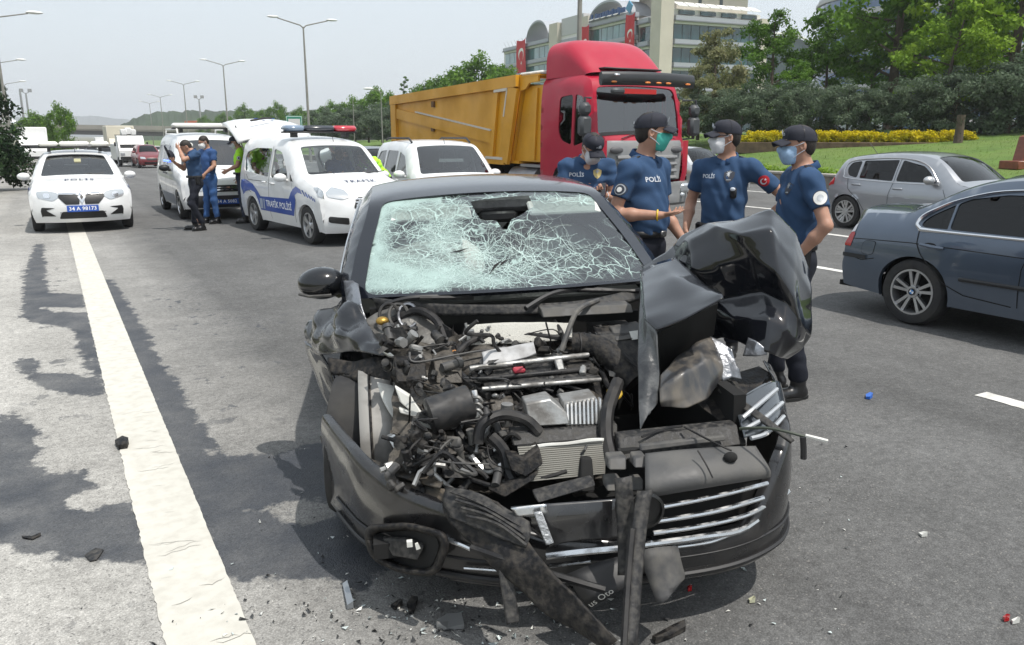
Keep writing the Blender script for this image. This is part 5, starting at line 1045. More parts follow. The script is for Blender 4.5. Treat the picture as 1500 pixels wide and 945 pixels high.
# trees toward the left distance
T_f = tree_meshes(21, 7, 6.5, .2, 80, 75, .2, .06, 'bush', 1.45, .85); T_p = tree_meshes(22, 12, 3.2, .2, 60, 60, .2, .12, 'column', 1.3, 1.0)
def far(u, vb, vt, D, T, Hh, lm, lab, name='broadleaf_tree', wsc_=1.0, group='trees in the distance'):
    p = at(u, 198, D); zt = at(u, vt, D).z; z0 = at(u, vb, D).z; sc = (zt - z0) / Hh; r = add_tree(name, lab, T, lm, p.x, p.y, z0, rz=rnd.uniform(0, 6), group=group); r.scale = (sc * wsc_, sc * wsc_, sc); return r
far(593, 150, 110, 150, T_p, 12.4, L_dark, 'tall rounded poplar crown standing above the trailer tail', wsc_=1.3)
for (u, vt, D, w_, lm, lab) in ((548, 134, 110, 1.0, L_mid, 'mid green tree right behind the slim lamp by the trailer'), (520, 146, 115, .9, L_mid, 'green tree left of the slim lamp on the far lawn'), (487, 152, 125, .9, L_mid, 'bright green tree beside the tall double lamp'), (462, 166, 130, .8, L_light, 'low yellow green tree right of the green sign'), (408, 153, 150, .7, L_dark, 'scruffy dark tree left of the green sign'), (360, 156, 200, .7, L_mid, 'thin tree above the open tailgate'), (385, 164, 170, .8, L_dark, 'low dark tree above the tailgate'), (568, 140, 90, .8, L_dark, 'dark tree hard against the trailer tail'), (330, 168, 210, .9, L_mid, 'light green tree behind the second double lamp'), (300, 172, 215, .9, L_mid, 'low green tree by the floodlight mast'), (440, 160, 165, .8, L_dark, 'dark tree just behind the green sign')):
    T = T_f if lm in (L_mid,) else (clone(T_f)); far(u, 200, vt, D, T, 7.2, lm, lab, wsc_=w_ * 1.0)
for (u, vt, D, lm, lab) in ((660, 112, 90, L_pale, 'pale green tree behind the trailer side'), (707, 90, 85, L_dark, 'dark green tree rising behind the trailer near the office block'), (740, 108, 80, L_dark, 'dark tree close behind the trailer front'), (630, 124, 95, L_mid, 'mid green tree low behind the trailer')): far(u, 190, vt, D, clone(T_f), 7.2, lm, lab)
for i, (u, D) in enumerate(((500, 88), (520, 86), (540, 84), (560, 80), (582, 78), (480, 92))): p = at(u, 198, D); add_tree('shrub', 'dark grey shrub in the far row on the lawn by the trailer', T_s, L_grey, p.x, p.y, 1.0, rz=i * 1.3, sc=1.05, group='far shrubs on the lawn', cat='shrub')
p = at(470, 190, 90); q = at(520, 187, 84); fh = thing('yellow_hedge', 'far short yellow hedge on the lawn beside the police van roof', 'hedge', tuple(p.lerp(q, .5)), math.atan2(q.y - p.y, q.x - p.x)); n = 60; ce = np.c_[rg.uniform(-2.6, 2.6, n), rg.uniform(-.3, .3, n), rg.uniform(0, .35, n)]; m9 = leaves('foliage', ce, np.full(n, .2), 40, .07, rg); m9.materials.append(leaf_mat('leaf_yellow2', (.45, .42, .02), (.65, .55, .02))); link(bpy.data.objects.new('foliage', m9), fh)
# left verge: conifer, round tree, bushes, guard rail
T_k = tree_meshes(31, 4.6, 4.6, .16, 84, 150, .09, .03, 'cone', 1.05, .75)
p = at(-8, 250, 27); add_tree('conifer', 'dark dense conifer leaning over the guard rail at the left edge', T_k, L_con, p.x - .6, p.y, zrf(p.y), sc=.86)
p = at(-60, 250, 24); add_tree('conifer', 'dark conifer mostly outside the left edge', clone(T_k), L_con, p.x - .5, p.y, zrf(p.y), rz=2, sc=.9)
far(92, 232, 157, 75, clone(T_f), 7.2, L_mid, 'round mid green tree behind the police saloon', wsc_=.62, group=None)
far(55, 228, 168, 95, clone(T_f), 7.2, L_light, 'olive green bush between the conifer and the round tree', wsc_=.9, group=None); far(60, 226, 175, 110, clone(T_f), 7.2, L_pale, 'brownish bush behind the olive bush on the left verge', group=None)
far(6, 150, 112, 60, clone(T_k), 4.7, L_con, 'dark conifer tip showing at the left edge below the lamp', 'conifer', .8, None)
gr_ = thing('guard_rail', 'dull steel guard rail along the left hard shoulder', 'guard rail', (-2.72, 0, 0)); pf = [(.0, .48), (.05, .52), (.05, .57), (.0, .62), (.0, .66), (.05, .71), (.05, .76), (.0, .80)]
rm = MB(); rm.grid([[(a, y, z) for a, z in pf] for y in (0, 4.0)]); rm = rm.mesh('rail', mat('rail_steel', (.30, .29, .26), .6, .4, var=.2, dirt=(.14, .11, .08), dirtamt=.6, ds=2)); pm_ = MB().box((-.06, 0, .36), (.07, .1, .8)).mesh('post', GALV)
for i in range(1, 40):
    for nm, me_ in (('rail', rm), ('post', pm_)): o = link(bpy.data.objects.new(nm, me_), gr_); o.location = (0, i * 4.0 - 2, zrf(i * 4.0) )
n = 150; yy = rg.uniform(9, 60, n); ce = np.c_[-2.75 - rg.random(n) ** 2 * 1.6 + .25, yy, .1 + rg.random(n) * .3 + zr(yy)]; wm = leaves('weeds', ce, np.full(n, .26), 44, .055, rg, 1.0, up=.5); wm.materials.append(leaf_mat('weed_leaf', (.10, .13, .03), (.25, .26, .09))); tag(link(bpy.data.objects.new('weeds', wm)), kind='stuff')
# ---------------------------------------------------------------- office block with flags, round tower, monument
STONE = mat('cream_stone', (.55, .51, .43), .85, var=.06, vs=.6); GREYP = mat('grey_spandrel', (.36, .38, .41), .5, var=.04); LGREY = mat('dark_spandrel', (.20, .21, .23), .5); WHITEP = mat('white_panel', (.68, .67, .63), .7)
TEAL = mat('teal_glass', (.012, .055, .062), .06, coat=1, var=.5, vs=.35); TEAL2 = mat('pale_teal_glass', (.10, .22, .225), .08, coat=1, var=.3, vs=.4); FRAME = mat('window_frame', (.05, .07, .075), .4)
ob = thing('office_building', 'cream stone office block with teal window bands, white roof louvres and hanging flags', 'building', (84.0, 101.1, 2.7), R(-5.2))
# local: x runs right along the front, y runs away along the road side
def pbox(nm, x0, x1, y0, y1, z0, z1, m, par=None): return MB().box(((x0 + x1) / 2, (y0 + y1) / 2, (z0 + z1) / 2), (x1 - x0, y1 - y0, z1 - z0)).build(nm, m, par or ob)
def bay_front(x0, x1, y, zt, nfl, gm, fh=3.45, nwin=10):
    for k in range(nfl):
        z = zt - fh * k
        pbox('spandrel', x0, x1, y - .55, y + .1, z - .62, z, GREYP); pbox('ledge', x0 - .15, x1 + .15, y - .75, y + .1, z - .80, z - .622, LGREY); pbox('fascia', x0, x1, y - .3, y + .1, z - 1.18, z - .802, WHITEP)
        w = (x1 - x0) / nwin
        for i in range(nwin):
            o = pbox('window', x0 + w * i + .03, x0 + w * (i + 1) - .03, y + .02, y + .1, z - fh + .02, z - 1.19, FRAME); MB().box((x0 + w * (i + .5), y + .01, z - (fh + 1.19) / 2 + .01), (w - .16, .03, fh - 1.32)).build('pane', gm, o)
def bay_side(y0, y1, x, zt, nfl, gm, fh=3.45, nwin=6):
    for k in range(nfl):
        z = zt - fh * k
        pbox('spandrel', x - .55, x + .1, y0, y1, z - .62, z, GREYP); pbox('ledge', x - .75, x + .1, y0 - .1, y1 + .1, z - .80, z - .622, LGREY); pbox('fascia', x - .3, x + .1, y0, y1, z - 1.18, z - .802, WHITEP)
        w = (y1 - y0) / nwin
        for i in range(nwin):
            o = pbox('window', x + .02, x + .1, y0 + w * i + .03, y0 + w * (i + 1) - .03, z - fh + .02, z - 1.19, FRAME); MB().box((x + .01, y0 + w * (i + .5), z - (fh + 1.19) / 2 + .01), (.03, w - .16, fh - 1.32)).build('pane', gm, o)
pbox('wall', .3, 20, .3, 60, -6, 17.3, WHITEP)
pbox('pillar', -.45, 1.9, -.55, 2.2, -4, 19.6, STONE); pbox('pillar', 18.9, 20.4, -.8, 1.5, -4, 17.4, STONE); pbox('pillar', -.5, 1.2, 21.8, 24.2, -4, 19.6, STONE); pbox('pillar', -.6, 1.4, 33.2, 36.6, -4, 19.8, STONE)
bay_front(2.2, 18.7, -.2, 17.0, 5, TEAL)
bay_side(2.6, 5.6, -.1, 16.9, 5, TEAL, nwin=2); bay_side(6.2, 21.5, -.1, 18.2, 5, TEAL2, nwin=8); bay_side(37, 58.5, -.1, 17.4, 5, TEAL2, nwin=9); bay_side(24.5, 33, .6, 16.6, 5, TEAL2, nwin=4)
for i in range(8): MB().prism([(2.4 + 2.05 * i, -1.0, 18.3), (4.15 + 2.05 * i, -1.0, 18.3), (4.75 + 2.05 * i, 1.4, 19.2), (3.0 + 2.05 * i, 1.4, 19.2)], (0, 0, .12)).build('roof_louvre', mat('louvre_white', (.78, .77, .73), .6), ob)
for i in range(4): pbox('clerestory_window', 3.3 + 4.1 * i, 6.2 + 4.1 * i, -.05, .25, 17.32, 17.9, TEAL)
pbox('attic', 2.2, 19.5, .3, 6, 17.32, 18.1, WHITEP); pbox('penthouse', 5, 19.2, 3.2, 14, 18.1, 21.8, STONE); pbox('penthouse_roof', 2.6, 20.6, 2.2, 15, 21.82, 22.1, mat('roof_brown', (.25, .16, .13), .8)); pbox('rooftop_plant', 6, 19, 4, 12, 22.1, 24.4, WHITEP)
for x in (9.2, 13.4): pbox('penthouse_window', x, x + .6, 3.12, 3.22, 19.3, 20.9, FRAME)
for k in range(9): pbox('balustrade_post', 4 + 1.9 * k, 4.1 + 1.9 * k, 2.3, 2.4, 22.1, 23.2, GREYP)
def vault(x0, x1, y0, y1, z, h, nm='vault_roof'):
    b = MB(); G = [[(x, y0 + (y1 - y0) * (1 - math.cos(a)) / 2, z + h * math.sin(a)) for x in (x0, x1)] for a in np.linspace(0, math.pi, 15)]; b.grid(G)
    G2 = [[(x, y0 + (y1 - y0) * (1 - math.cos(a)) / 2, z + (h + .35) * math.sin(a)) for x in (x0, x1)] for a in np.linspace(0, math.pi, 15)]; b.grid(G2); b.grid([[G[i][0], G2[i][0]] for i in range(15)]); b.build(nm, GREYP, ob)
vault(-.5, 6, 10, 21.5, 18.3, 2.6); vault(-.6, 6, 37, 47, 17.5, 3.4); pbox('plant_room', .2, 8, 24.6, 33, 17.3, 20.4, mat('plant_grey', (.5, .5, .5), .7))
for i in range(5): MB().prism([(-1.2, 11 + 2 * i, 18.4), (-1.2, 12.3 + 2 * i, 18.4), (.8, 12.8 + 2 * i, 19.3), (.8, 11.5 + 2 * i, 19.3)], (0, 0, .1)).build('roof_louvre', mat('louvre_white', (.78, .77, .73), .6), ob)
for i in range(7): MB().tube([(-.6, 46 + 1.8 * i, 17.4), (-1.0, 46.4 + 1.8 * i, 18.5)], .05, 4).build('railing_post', GREYP, ob)
pbox('dark_wing', 20.6, 34, 3, 20, -4, 13.2, mat('dark_teal_wall', (.02, .045, .045), .12, coat=1)); b = MB(); b.grid([[(20.6 + 13.4 * (1 - math.cos(a)) / 2, y, 13.2 + 2.4 * math.sin(a)) for y in (3, 20)] for a in np.linspace(0, math.pi, 13)]); b.add([(20.6 + 13.4 * (1 - math.cos(a)) / 2, 3, 13.2 + 2.4 * math.sin(a)) for a in np.linspace(0, math.pi, 13)], [tuple(range(13))]); b.build('curved_wing_top', mat('dark_teal_wall', (.02, .045, .045), .12), ob)
for k in range(5):
    MB().tube([(20.6 + 13.4 * (1 - math.cos(a)) / 2, 2.8, 13.4 + 2.5 * math.sin(a)) for a in np.linspace(0, math.pi, 13)], .2, 6).build('wing_rim', WHITEP, ob) if k == 0 else pbox('wing_mullion', 20.6 + 2.6 * k, 20.72 + 2.6 * k, 2.93, 3.0, -4, 13.2, FRAME)
vault(19, 26, 14, 24, 16.2, 1.8); pbox('rear_wing', 19, 33, 12, 26, 0, 16.2, WHITEP)
# blue lettering high on the road side, too small to read in the photograph
BL = mat('sign_blue', (.02, .07, .20), .5)
lb = pbox('sign_board', -.75, -.6, 7.4, 20.5, 18.25, 18.4, LGREY)
yy = 20.2
rr_ = random.Random(4)
while yy > 9.6:
    w = rr_.choice((.55, .7, .8, .9)); MB().box((-.78, yy - w / 2, 18.95), (.16, w * .82, rr_.choice((.75, 1.0, 1.15)))).build('sign_letter', BL, lb); yy -= w * 1.12 + (.5 if rr_.random() < .15 else 0)
MB().prism([(-.7, 8.9, 19.0), (-.7, 7.9, 20.1), (-.7, 6.9, 19.3), (-.7, 7.7, 18.1)], (-.2, 0, 0)).build('sign_emblem', mat('sign_blue2', (.08, .28, .45), .5), lb)
# hanging flags: red cloth with a white crescent and star
FR = mat('flag_red', (.50, .018, .022), .8, var=.05); FW = mat('flag_white', (.78, .76, .74), .8)
def flag(label, y, zt, w, h, x=-1.05, ang=0):
    r = thing('flag', label, 'flag', (ob.matrix_basis @ Vector((x, y, zt - 2.7))) + Vector((0, 0, 2.7)), R(-5.2), 'national flags hung on the office block')
    def P(a, b, off=0): s_ = a / w; return (-.10 * math.sin(s_ * 7 + b * .5) - off + .0, -a, -b - .35 * math.sin(math.pi * s_) * max(0, 1 - b / 1.5))
    MB().grid([[P(w * i / 10, h * j / 16) for i in range(11)] for j in range(17)]).build('cloth', FR, r)
    ro, ri = w * .30, w * .24; cx, cy = w * .5, h * .46; A_ = np.linspace(R(35), R(325), 24)
    out = [(cx + ro * math.sin(a), cy - ro * math.cos(a)) for a in A_]; inn = [(cx + ri * math.sin(a), cy + w * .07 - ri * math.cos(a)) for a in np.linspace(R(40), R(320), 24)]
    # crescent opening downward on the hanging cloth
    rot = lambda p: (cx + (p[0] - cx), cy + (p[1] - cy))
    out = [(cx + ro * math.cos(a), cy - ro * math.sin(a)) for a in np.linspace(R(-55), R(235), 24)]; inn = [(cx + ri * math.cos(a), cy + w * .075 - ri * math.sin(a)) for a in np.linspace(R(-40), R(220), 24)]
    MB().grid([[P(*a, .02), P(*b, .02)] for a, b in zip(out, inn)]).build('crescent', FW, r, sharp=None)
    sx, sy = cx, cy + ro * 1.25; st_ = [(sx + (w * .11 if k % 2 == 0 else w * .045) * math.sin(k * math.pi / 5), sy + (w * .11 if k % 2 == 0 else w * .045) * math.cos(k * math.pi / 5)) for k in range(10)]
    MB().add([P(sx, sy, .025)] + [P(*q, .025) for q in st_], [(0, 1 + k, 1 + (k + 1) % 10) for k in range(10)]).build('star', FW, r, sharp=None)
flag('tall red flag with white crescent nearest the office corner pillar', 8.4, 18.1, 2.7, 7.0); flag('red flag with white crescent partly behind the lorry roof and blue letters', 23.2, 18.0, 3.0, 7.0); flag('red flag with white crescent furthest left, above the tipper trailer', 50.5, 18.3, 4.4, 6.6)
# round glass tower
tw = at(1330, 198, 190); to = thing('round_tower', 'round blue glass tower with pale floor bands behind the trees', 'building', (tw.x, tw.y, -4)); Rt = 22.5
BG = mat('blue_tower_glass', (.05, .12, .26), .08, coat=1, var=.25, vs=.15)
for k in range(13):
    z = 3.9 * k; c = MB(); A_ = np.linspace(0, 2 * math.pi, 73); c.grid([[(Rt * math.cos(a), Rt * math.sin(a), z_) for a in A_] for z_ in (z + 1.2, z + 3.9)]); c.build('glass_band', BG, to)
    c = MB(); c.grid([[(q * math.cos(a), q * math.sin(a), z_) for a in A_] for q, z_ in ((Rt, z), (Rt + .5, z), (Rt + .5, z + .5), (Rt + .06, z + .5), (Rt + .06, z + 1.2))]); c.build('floor_band', mat('tower_band', (.42, .42, .42), .5), to)
me_m = MB().box((0, 0, 0), (.12, .12, 2.7)).mesh('mullion', FRAME)
for k in range(2, 13):
    for j in range(24): a = R(200) + j * R(6); o = link(bpy.data.objects.new('mullion', me_m), to); o.location = ((Rt + .03) * math.cos(a), (Rt + .03) * math.sin(a), 3.9 * k + 2.55)
# low pavilion glimpsed under the trees
p = at(1308, 190, 70); pv = thing('pavilion', 'low grey roofed building with blue windows glimpsed under the trees', 'building', (p.x, p.y, 1.5), R(-20)); MB().box((0, 0, 1.6), (7, 5, 3.2)).build('wall', mat('pav_wall', (.4, .42, .45), .7), pv); MB().box((0, 0, 3.5), (8, 6, .6), taper=.7).build('roof', mat('pav_roof', (.12, .11, .11), .8), pv)
for x in (-2, 0, 2): MB().box((x, -2.52, 1.7), (1.5, .06, 1.8)).build('window', BG, pv)
# brown memorial stone
p = at(1491, 243, 25); mo = thing('monument', 'brown stone monument with white inscriptions on a stepped base on the lawn', 'monument', (p.x, p.y, lawn_z(p.x, p.y) - .02), R(-12)); BS = mat('brown_granite', (.19, .055, .03), .35, var=.2, vs=8)
MB().box((.35, 0, .12), (1.5, .7, .26), bev=.02).build('base', BS, mo); MB().prism([(-.05, -.18, .25), (1.0, -.18, .25), (1.0, -.18, 1.05), (.55, -.18, 1.12), (.1, -.18, .98)], (0, .36, 0)).build('slab', BS, mo)
iw = mat('inscription_white', (.7, .67, .6), .6)
for z, w in ((.88, .42), (.47, .30)): MB().box((.42, -.185, z), (w, .012, .07), bev=.003).build('inscription', iw, mo)
MB().box((.42, -.186, .68), (.16, .012, .2)).build('emblem', mat('emblem_purple', (.12, .07, .22), .5), mo)
# ---------------------------------------------------------------- people
def surface_nets(f, org, h):
    """zero surface of a sampled distance field -> vertices, quads"""
    s = f < 0; nx, ny, nz = f.shape
    c = [(i, j, k) for i in (0, 1) for j in (0, 1) for k in (0, 1)]
    sh = lambda a, o: a[o[0]:nx - 1 + o[0], o[1]:ny - 1 + o[1], o[2]:nz - 1 + o[2]]
    cnt = sum(sh(s, o).astype(np.int8) for o in c); act = (cnt > 0) & (cnt < 8); ids = np.full(act.shape, -1, np.int64); I = np.argwhere(act); ids[act] = np.arange(len(I))
    acc = np.zeros((len(I), 3)); n = np.zeros(len(I)); i, j, k = I.T
    for a in c:
        for ax in range(3):
            if a[ax]: continue
            b = list(a); b[ax] = 1; fa = f[i + a[0], j + a[1], k + a[2]]; fb = f[i + b[0], j + b[1], k + b[2]]; m = (fa < 0) != (fb < 0); t = fa / np.where(m, fa - fb, 1)
            P = np.repeat(np.array([a], float), len(I), 0); P[:, ax] += t; acc[m] += P[m]; n[m] += 1
    V = (I + acc / n[:, None]) * h + org; Q = []
    for ax, (u, v) in enumerate(((1, 2), (2, 0), (0, 1))):
        lo = [slice(None)] * 3; hi = [slice(None)] * 3; lo[ax] = slice(0, -1); hi[ax] = slice(1, None); A = s[tuple(lo)]; B = s[tuple(hi)]; E = np.argwhere(A != B)
        E = E[(E[:, u] > 0) & (E[:, v] > 0) & (E[:, u] < act.shape[u]) & (E[:, v] < act.shape[v]) & (E[:, ax] < act.shape[ax])]
        if not len(E): continue
        du = np.zeros(3, int); du[u] = 1; dv = np.zeros(3, int); dv[v] = 1; g = lambda e: ids[e[:, 0], e[:, 1], e[:, 2]]; q = np.stack([g(E - du - dv), g(E - dv), g(E), g(E - du)], 1); fl = ~A[tuple(E.T)]; q[fl] = q[fl][:, ::-1]; Q.append(q[(q >= 0).all(1)])
    return V, np.concatenate(Q)
class Field:
    """blend of tapered limbs and ellipsoids sampled on a grid"""
    def __init__(s, lo, hi, h): s.lo = np.array(lo, float); s.h = h; n = np.ceil((np.array(hi) - s.lo) / h).astype(int) + 1; s.f = np.full(n, 9.0, np.float32); s.n = n
    def _sl(s, lo, hi, m=.08):
        a = np.maximum(0, np.floor((np.array(lo) - m - s.lo) / s.h).astype(int)); b = np.minimum(s.n, np.ceil((np.array(hi) + m - s.lo) / s.h).astype(int) + 1)
        if (b <= a).any(): return None, None
        ax = [s.lo[i] + s.h * np.arange(a[i], b[i]) for i in range(3)]; return tuple(slice(x, y) for x, y in zip(a, b)), np.stack(np.meshgrid(*ax, indexing='ij'), -1)
    def put(s, sl, d, k, cut=False):
        a = s.f[sl]
        if cut: s.f[sl] = np.maximum(a, -d); return
        if k <= 0: s.f[sl] = np.minimum(a, d); return
        h = np.clip(.5 + .5 * (a - d) / k, 0, 1); s.f[sl] = a * (1 - h) + d * h - k * h * (1 - h)
    def limb(s, p, q, r0, r1, k=.02, flat=None):
        p, q = np.array(p, float), np.array(q, float); m = max(r0, r1); sl, X = s._sl(np.minimum(p, q) - m * 1.5, np.maximum(p, q) + m * 1.5)
        if sl is None: return
        if flat is not None:                              # (direction, factor): thinner or wider along a direction
            d, fa = np.array(flat[0], float), flat[1]; d /= np.linalg.norm(d); c = (p + q) / 2; X = X + ((X - c) @ d)[..., None] * d * (1 / fa - 1); p = p + ((p - c) @ d) * d * (1 / fa - 1); q = q + ((q - c) @ d) * d * (1 / fa - 1)
        ab = q - p; t = np.clip(((X - p) @ ab) / max(ab @ ab, 1e-9), 0, 1); d = np.linalg.norm(X - p - t[..., None] * ab, axis=-1) - (r0 + (r1 - r0) * t); s.put(sl, d.astype(np.float32), k)
    def ell(s, c, r, k=.02, M=None, cut=False):
        c, r = np.array(c, float), np.array(r, float); R_ = max(r); sl, X = s._sl(c - R_, c + R_)
        if sl is None: return
        Y = (X - c) @ (np.array(M) if M is not None else np.eye(3)); k0 = np.linalg.norm(Y / r, axis=-1); k1 = np.linalg.norm(Y / (r * r), axis=-1) + 1e-6; s.put(sl, (k0 * (k0 - 1) / k1).astype(np.float32), k, cut)
    def plane(s, p, n):                                   # keep the side n points away from
        ax = [s.lo[i] + s.h * np.arange(s.n[i]) for i in range(3)]; X = np.stack(np.meshgrid(*ax, indexing='ij'), -1); n = np.array(n, float); n /= np.linalg.norm(n); s.f = np.maximum(s.f, ((X - np.array(p)) @ n).astype(np.float32))
    def wrinkle(s, amp, dirs, seed=0):
        ax = [s.lo[i] + s.h * np.arange(s.n[i]) for i in range(3)]; X = np.stack(np.meshgrid(*ax, indexing='ij'), -1).astype(np.float32); rg = np.random.default_rng(seed); w = np.zeros(s.f.shape, np.float32)
        for (d, fr, a) in dirs:
            ph = 1.6 * np.sin(X @ rg.normal(0, 6, 3).astype(np.float32) + rg.uniform(0, 6)) + .9 * np.sin(X @ rg.normal(0, 13, 3).astype(np.float32)); w += a * np.sin(fr * (X @ np.array(d, np.float32)) + ph * 1.3) * (.5 + .5 * np.sin(X @ rg.normal(0, 5, 3).astype(np.float32) + rg.uniform(0, 6)))
        s.f = s.f + amp * w
    def mesh(s, name, m, parent, smooth=1, label=None):
        V, Q = surface_nets(s.f, s.lo, s.h); me = bpy.data.meshes.new(name); me.from_pydata(V.tolist(), [], Q.tolist()); me.materials.append(m); me.polygons.foreach_set('use_smooth', [True] * len(me.polygons)); o = link(bpy.data.objects.new(name, me), parent)
        if label: o['label'] = label
        if smooth: md = o.modifiers.new('s', 'SMOOTH'); md.factor = .5; md.iterations = smooth
        return o
def skin_mat(): 
    m = mat('skin', (.42, .235, .165), .5, var=.06, vs=20, spec=.35)
    b = m.node_tree.nodes['Principled BSDF']; b.inputs['Subsurface Weight'].default_value = .12; b.inputs['Subsurface Radius'].default_value = (.02, .008, .004); return m
SHIRT = mat('shirt_blue', (.036, .074, .150), .85, var=.07, vs=14, spec=.2, bump=.15, bs=180); SHIRT2 = mat('collar_blue', (.032, .072, .16), .85, spec=.2); TROU = mat('trousers_dark', (.014, .016, .024), .85, var=.12, vs=12, spec=.25, bump=.2, bs=120); BOOT = mat('boot_black', (.010, .010, .011), .33, coat=.3, var=.1, bump=.2, bs=70)
CAPM = mat('cap_navy', (.014, .016, .027), .8, var=.05, bump=.15, bs=200); HAIR = mat('hair_dark', (.018, .013, .010), .6, var=.2, vs=60, bump=.4, bs=180); BELT = mat('belt_black', (.008, .008, .009), .45); PRINT = mat('print_white', (.62, .66, .72), .7); HIVIS = mat('hi_vis', (.42, .86, .035), .75, emit=None, var=.06, vs=9); NAVYT = mat('work_blue', (.03, .085, .23), .85, var=.15, vs=9)
V3 = lambda *a: np.array(a, float)
def rotz(a): c, s = math.cos(a), math.sin(a); return np.array([[c, -s, 0], [s, c, 0], [0, 0, 1]])
def rotx(a): c, s = math.cos(a), math.sin(a); return np.array([[1, 0, 0], [0, c, -s], [0, s, c]])
def hand(F, w, d, pn, side, curl=.5, spread=.1, k=.006, thumb=.6, sc=1.0, curls=None):
    """palm from wrist w along d, palm facing pn, four separate bent fingers and a thumb; side=+1 puts the thumb at d x pn"""
    w, d, pn = np.array(w, float), np.array(d, float), np.array(pn, float); d /= np.linalg.norm(d); pn -= d * (pn @ d); pn /= np.linalg.norm(pn); s_ = np.cross(d, pn) * side
    def bend(v, a): return v * math.cos(a) + pn * math.sin(a)
    F.limb(w - d * .02, w + d * .02, .026 * sc, .028 * sc, .012, flat=(pn, .75)); 
    for q in (-.024, -.008, .008, .024): F.limb(w + d * .015 + s_ * q * .6, w + (d * .085 + s_ * q * 1.15) * sc, .017 * sc, .0125 * sc, .012, flat=(pn, .9))
    for i, (q, ln) in enumerate(((.030, .072), (.011, .080), (-.010, .074), (-.029, .058))):
        b = w + (d * (.088 - .006 * (i == 3)) + s_ * q) * sc; dr = d + s_ * (q * 4 * spread); dr /= np.linalg.norm(dr); c = curls[i] if curls else curl * (1 + .12 * i); a = 0; r = (.0098, .0088, .0078)
        for j, fr in enumerate((.45, .31, .24)):
            a += c * (.75, 1.0, .7)[j]; e = b + (dr * math.cos(a) + pn * math.sin(a)) * ln * fr * sc; F.limb(b, e, r[j] * sc, r[j] * .92 * sc, .003); b = e
    b = w + (d * .03 + s_ * .026 + pn * .008) * sc; t = d * .62 + s_ * .75 * (1 - .4 * thumb) + pn * .45 * thumb
    for j, (ln, r) in enumerate(((.042, .0125), (.03, .0105), (.024, .0092))):
        t = t / np.linalg.norm(t); e = b + t * ln * sc; F.limb(b, e, r * sc, r * .9 * sc, .005); b = e; t = t + d * .35 + pn * .25 * thumb - s_ * .12
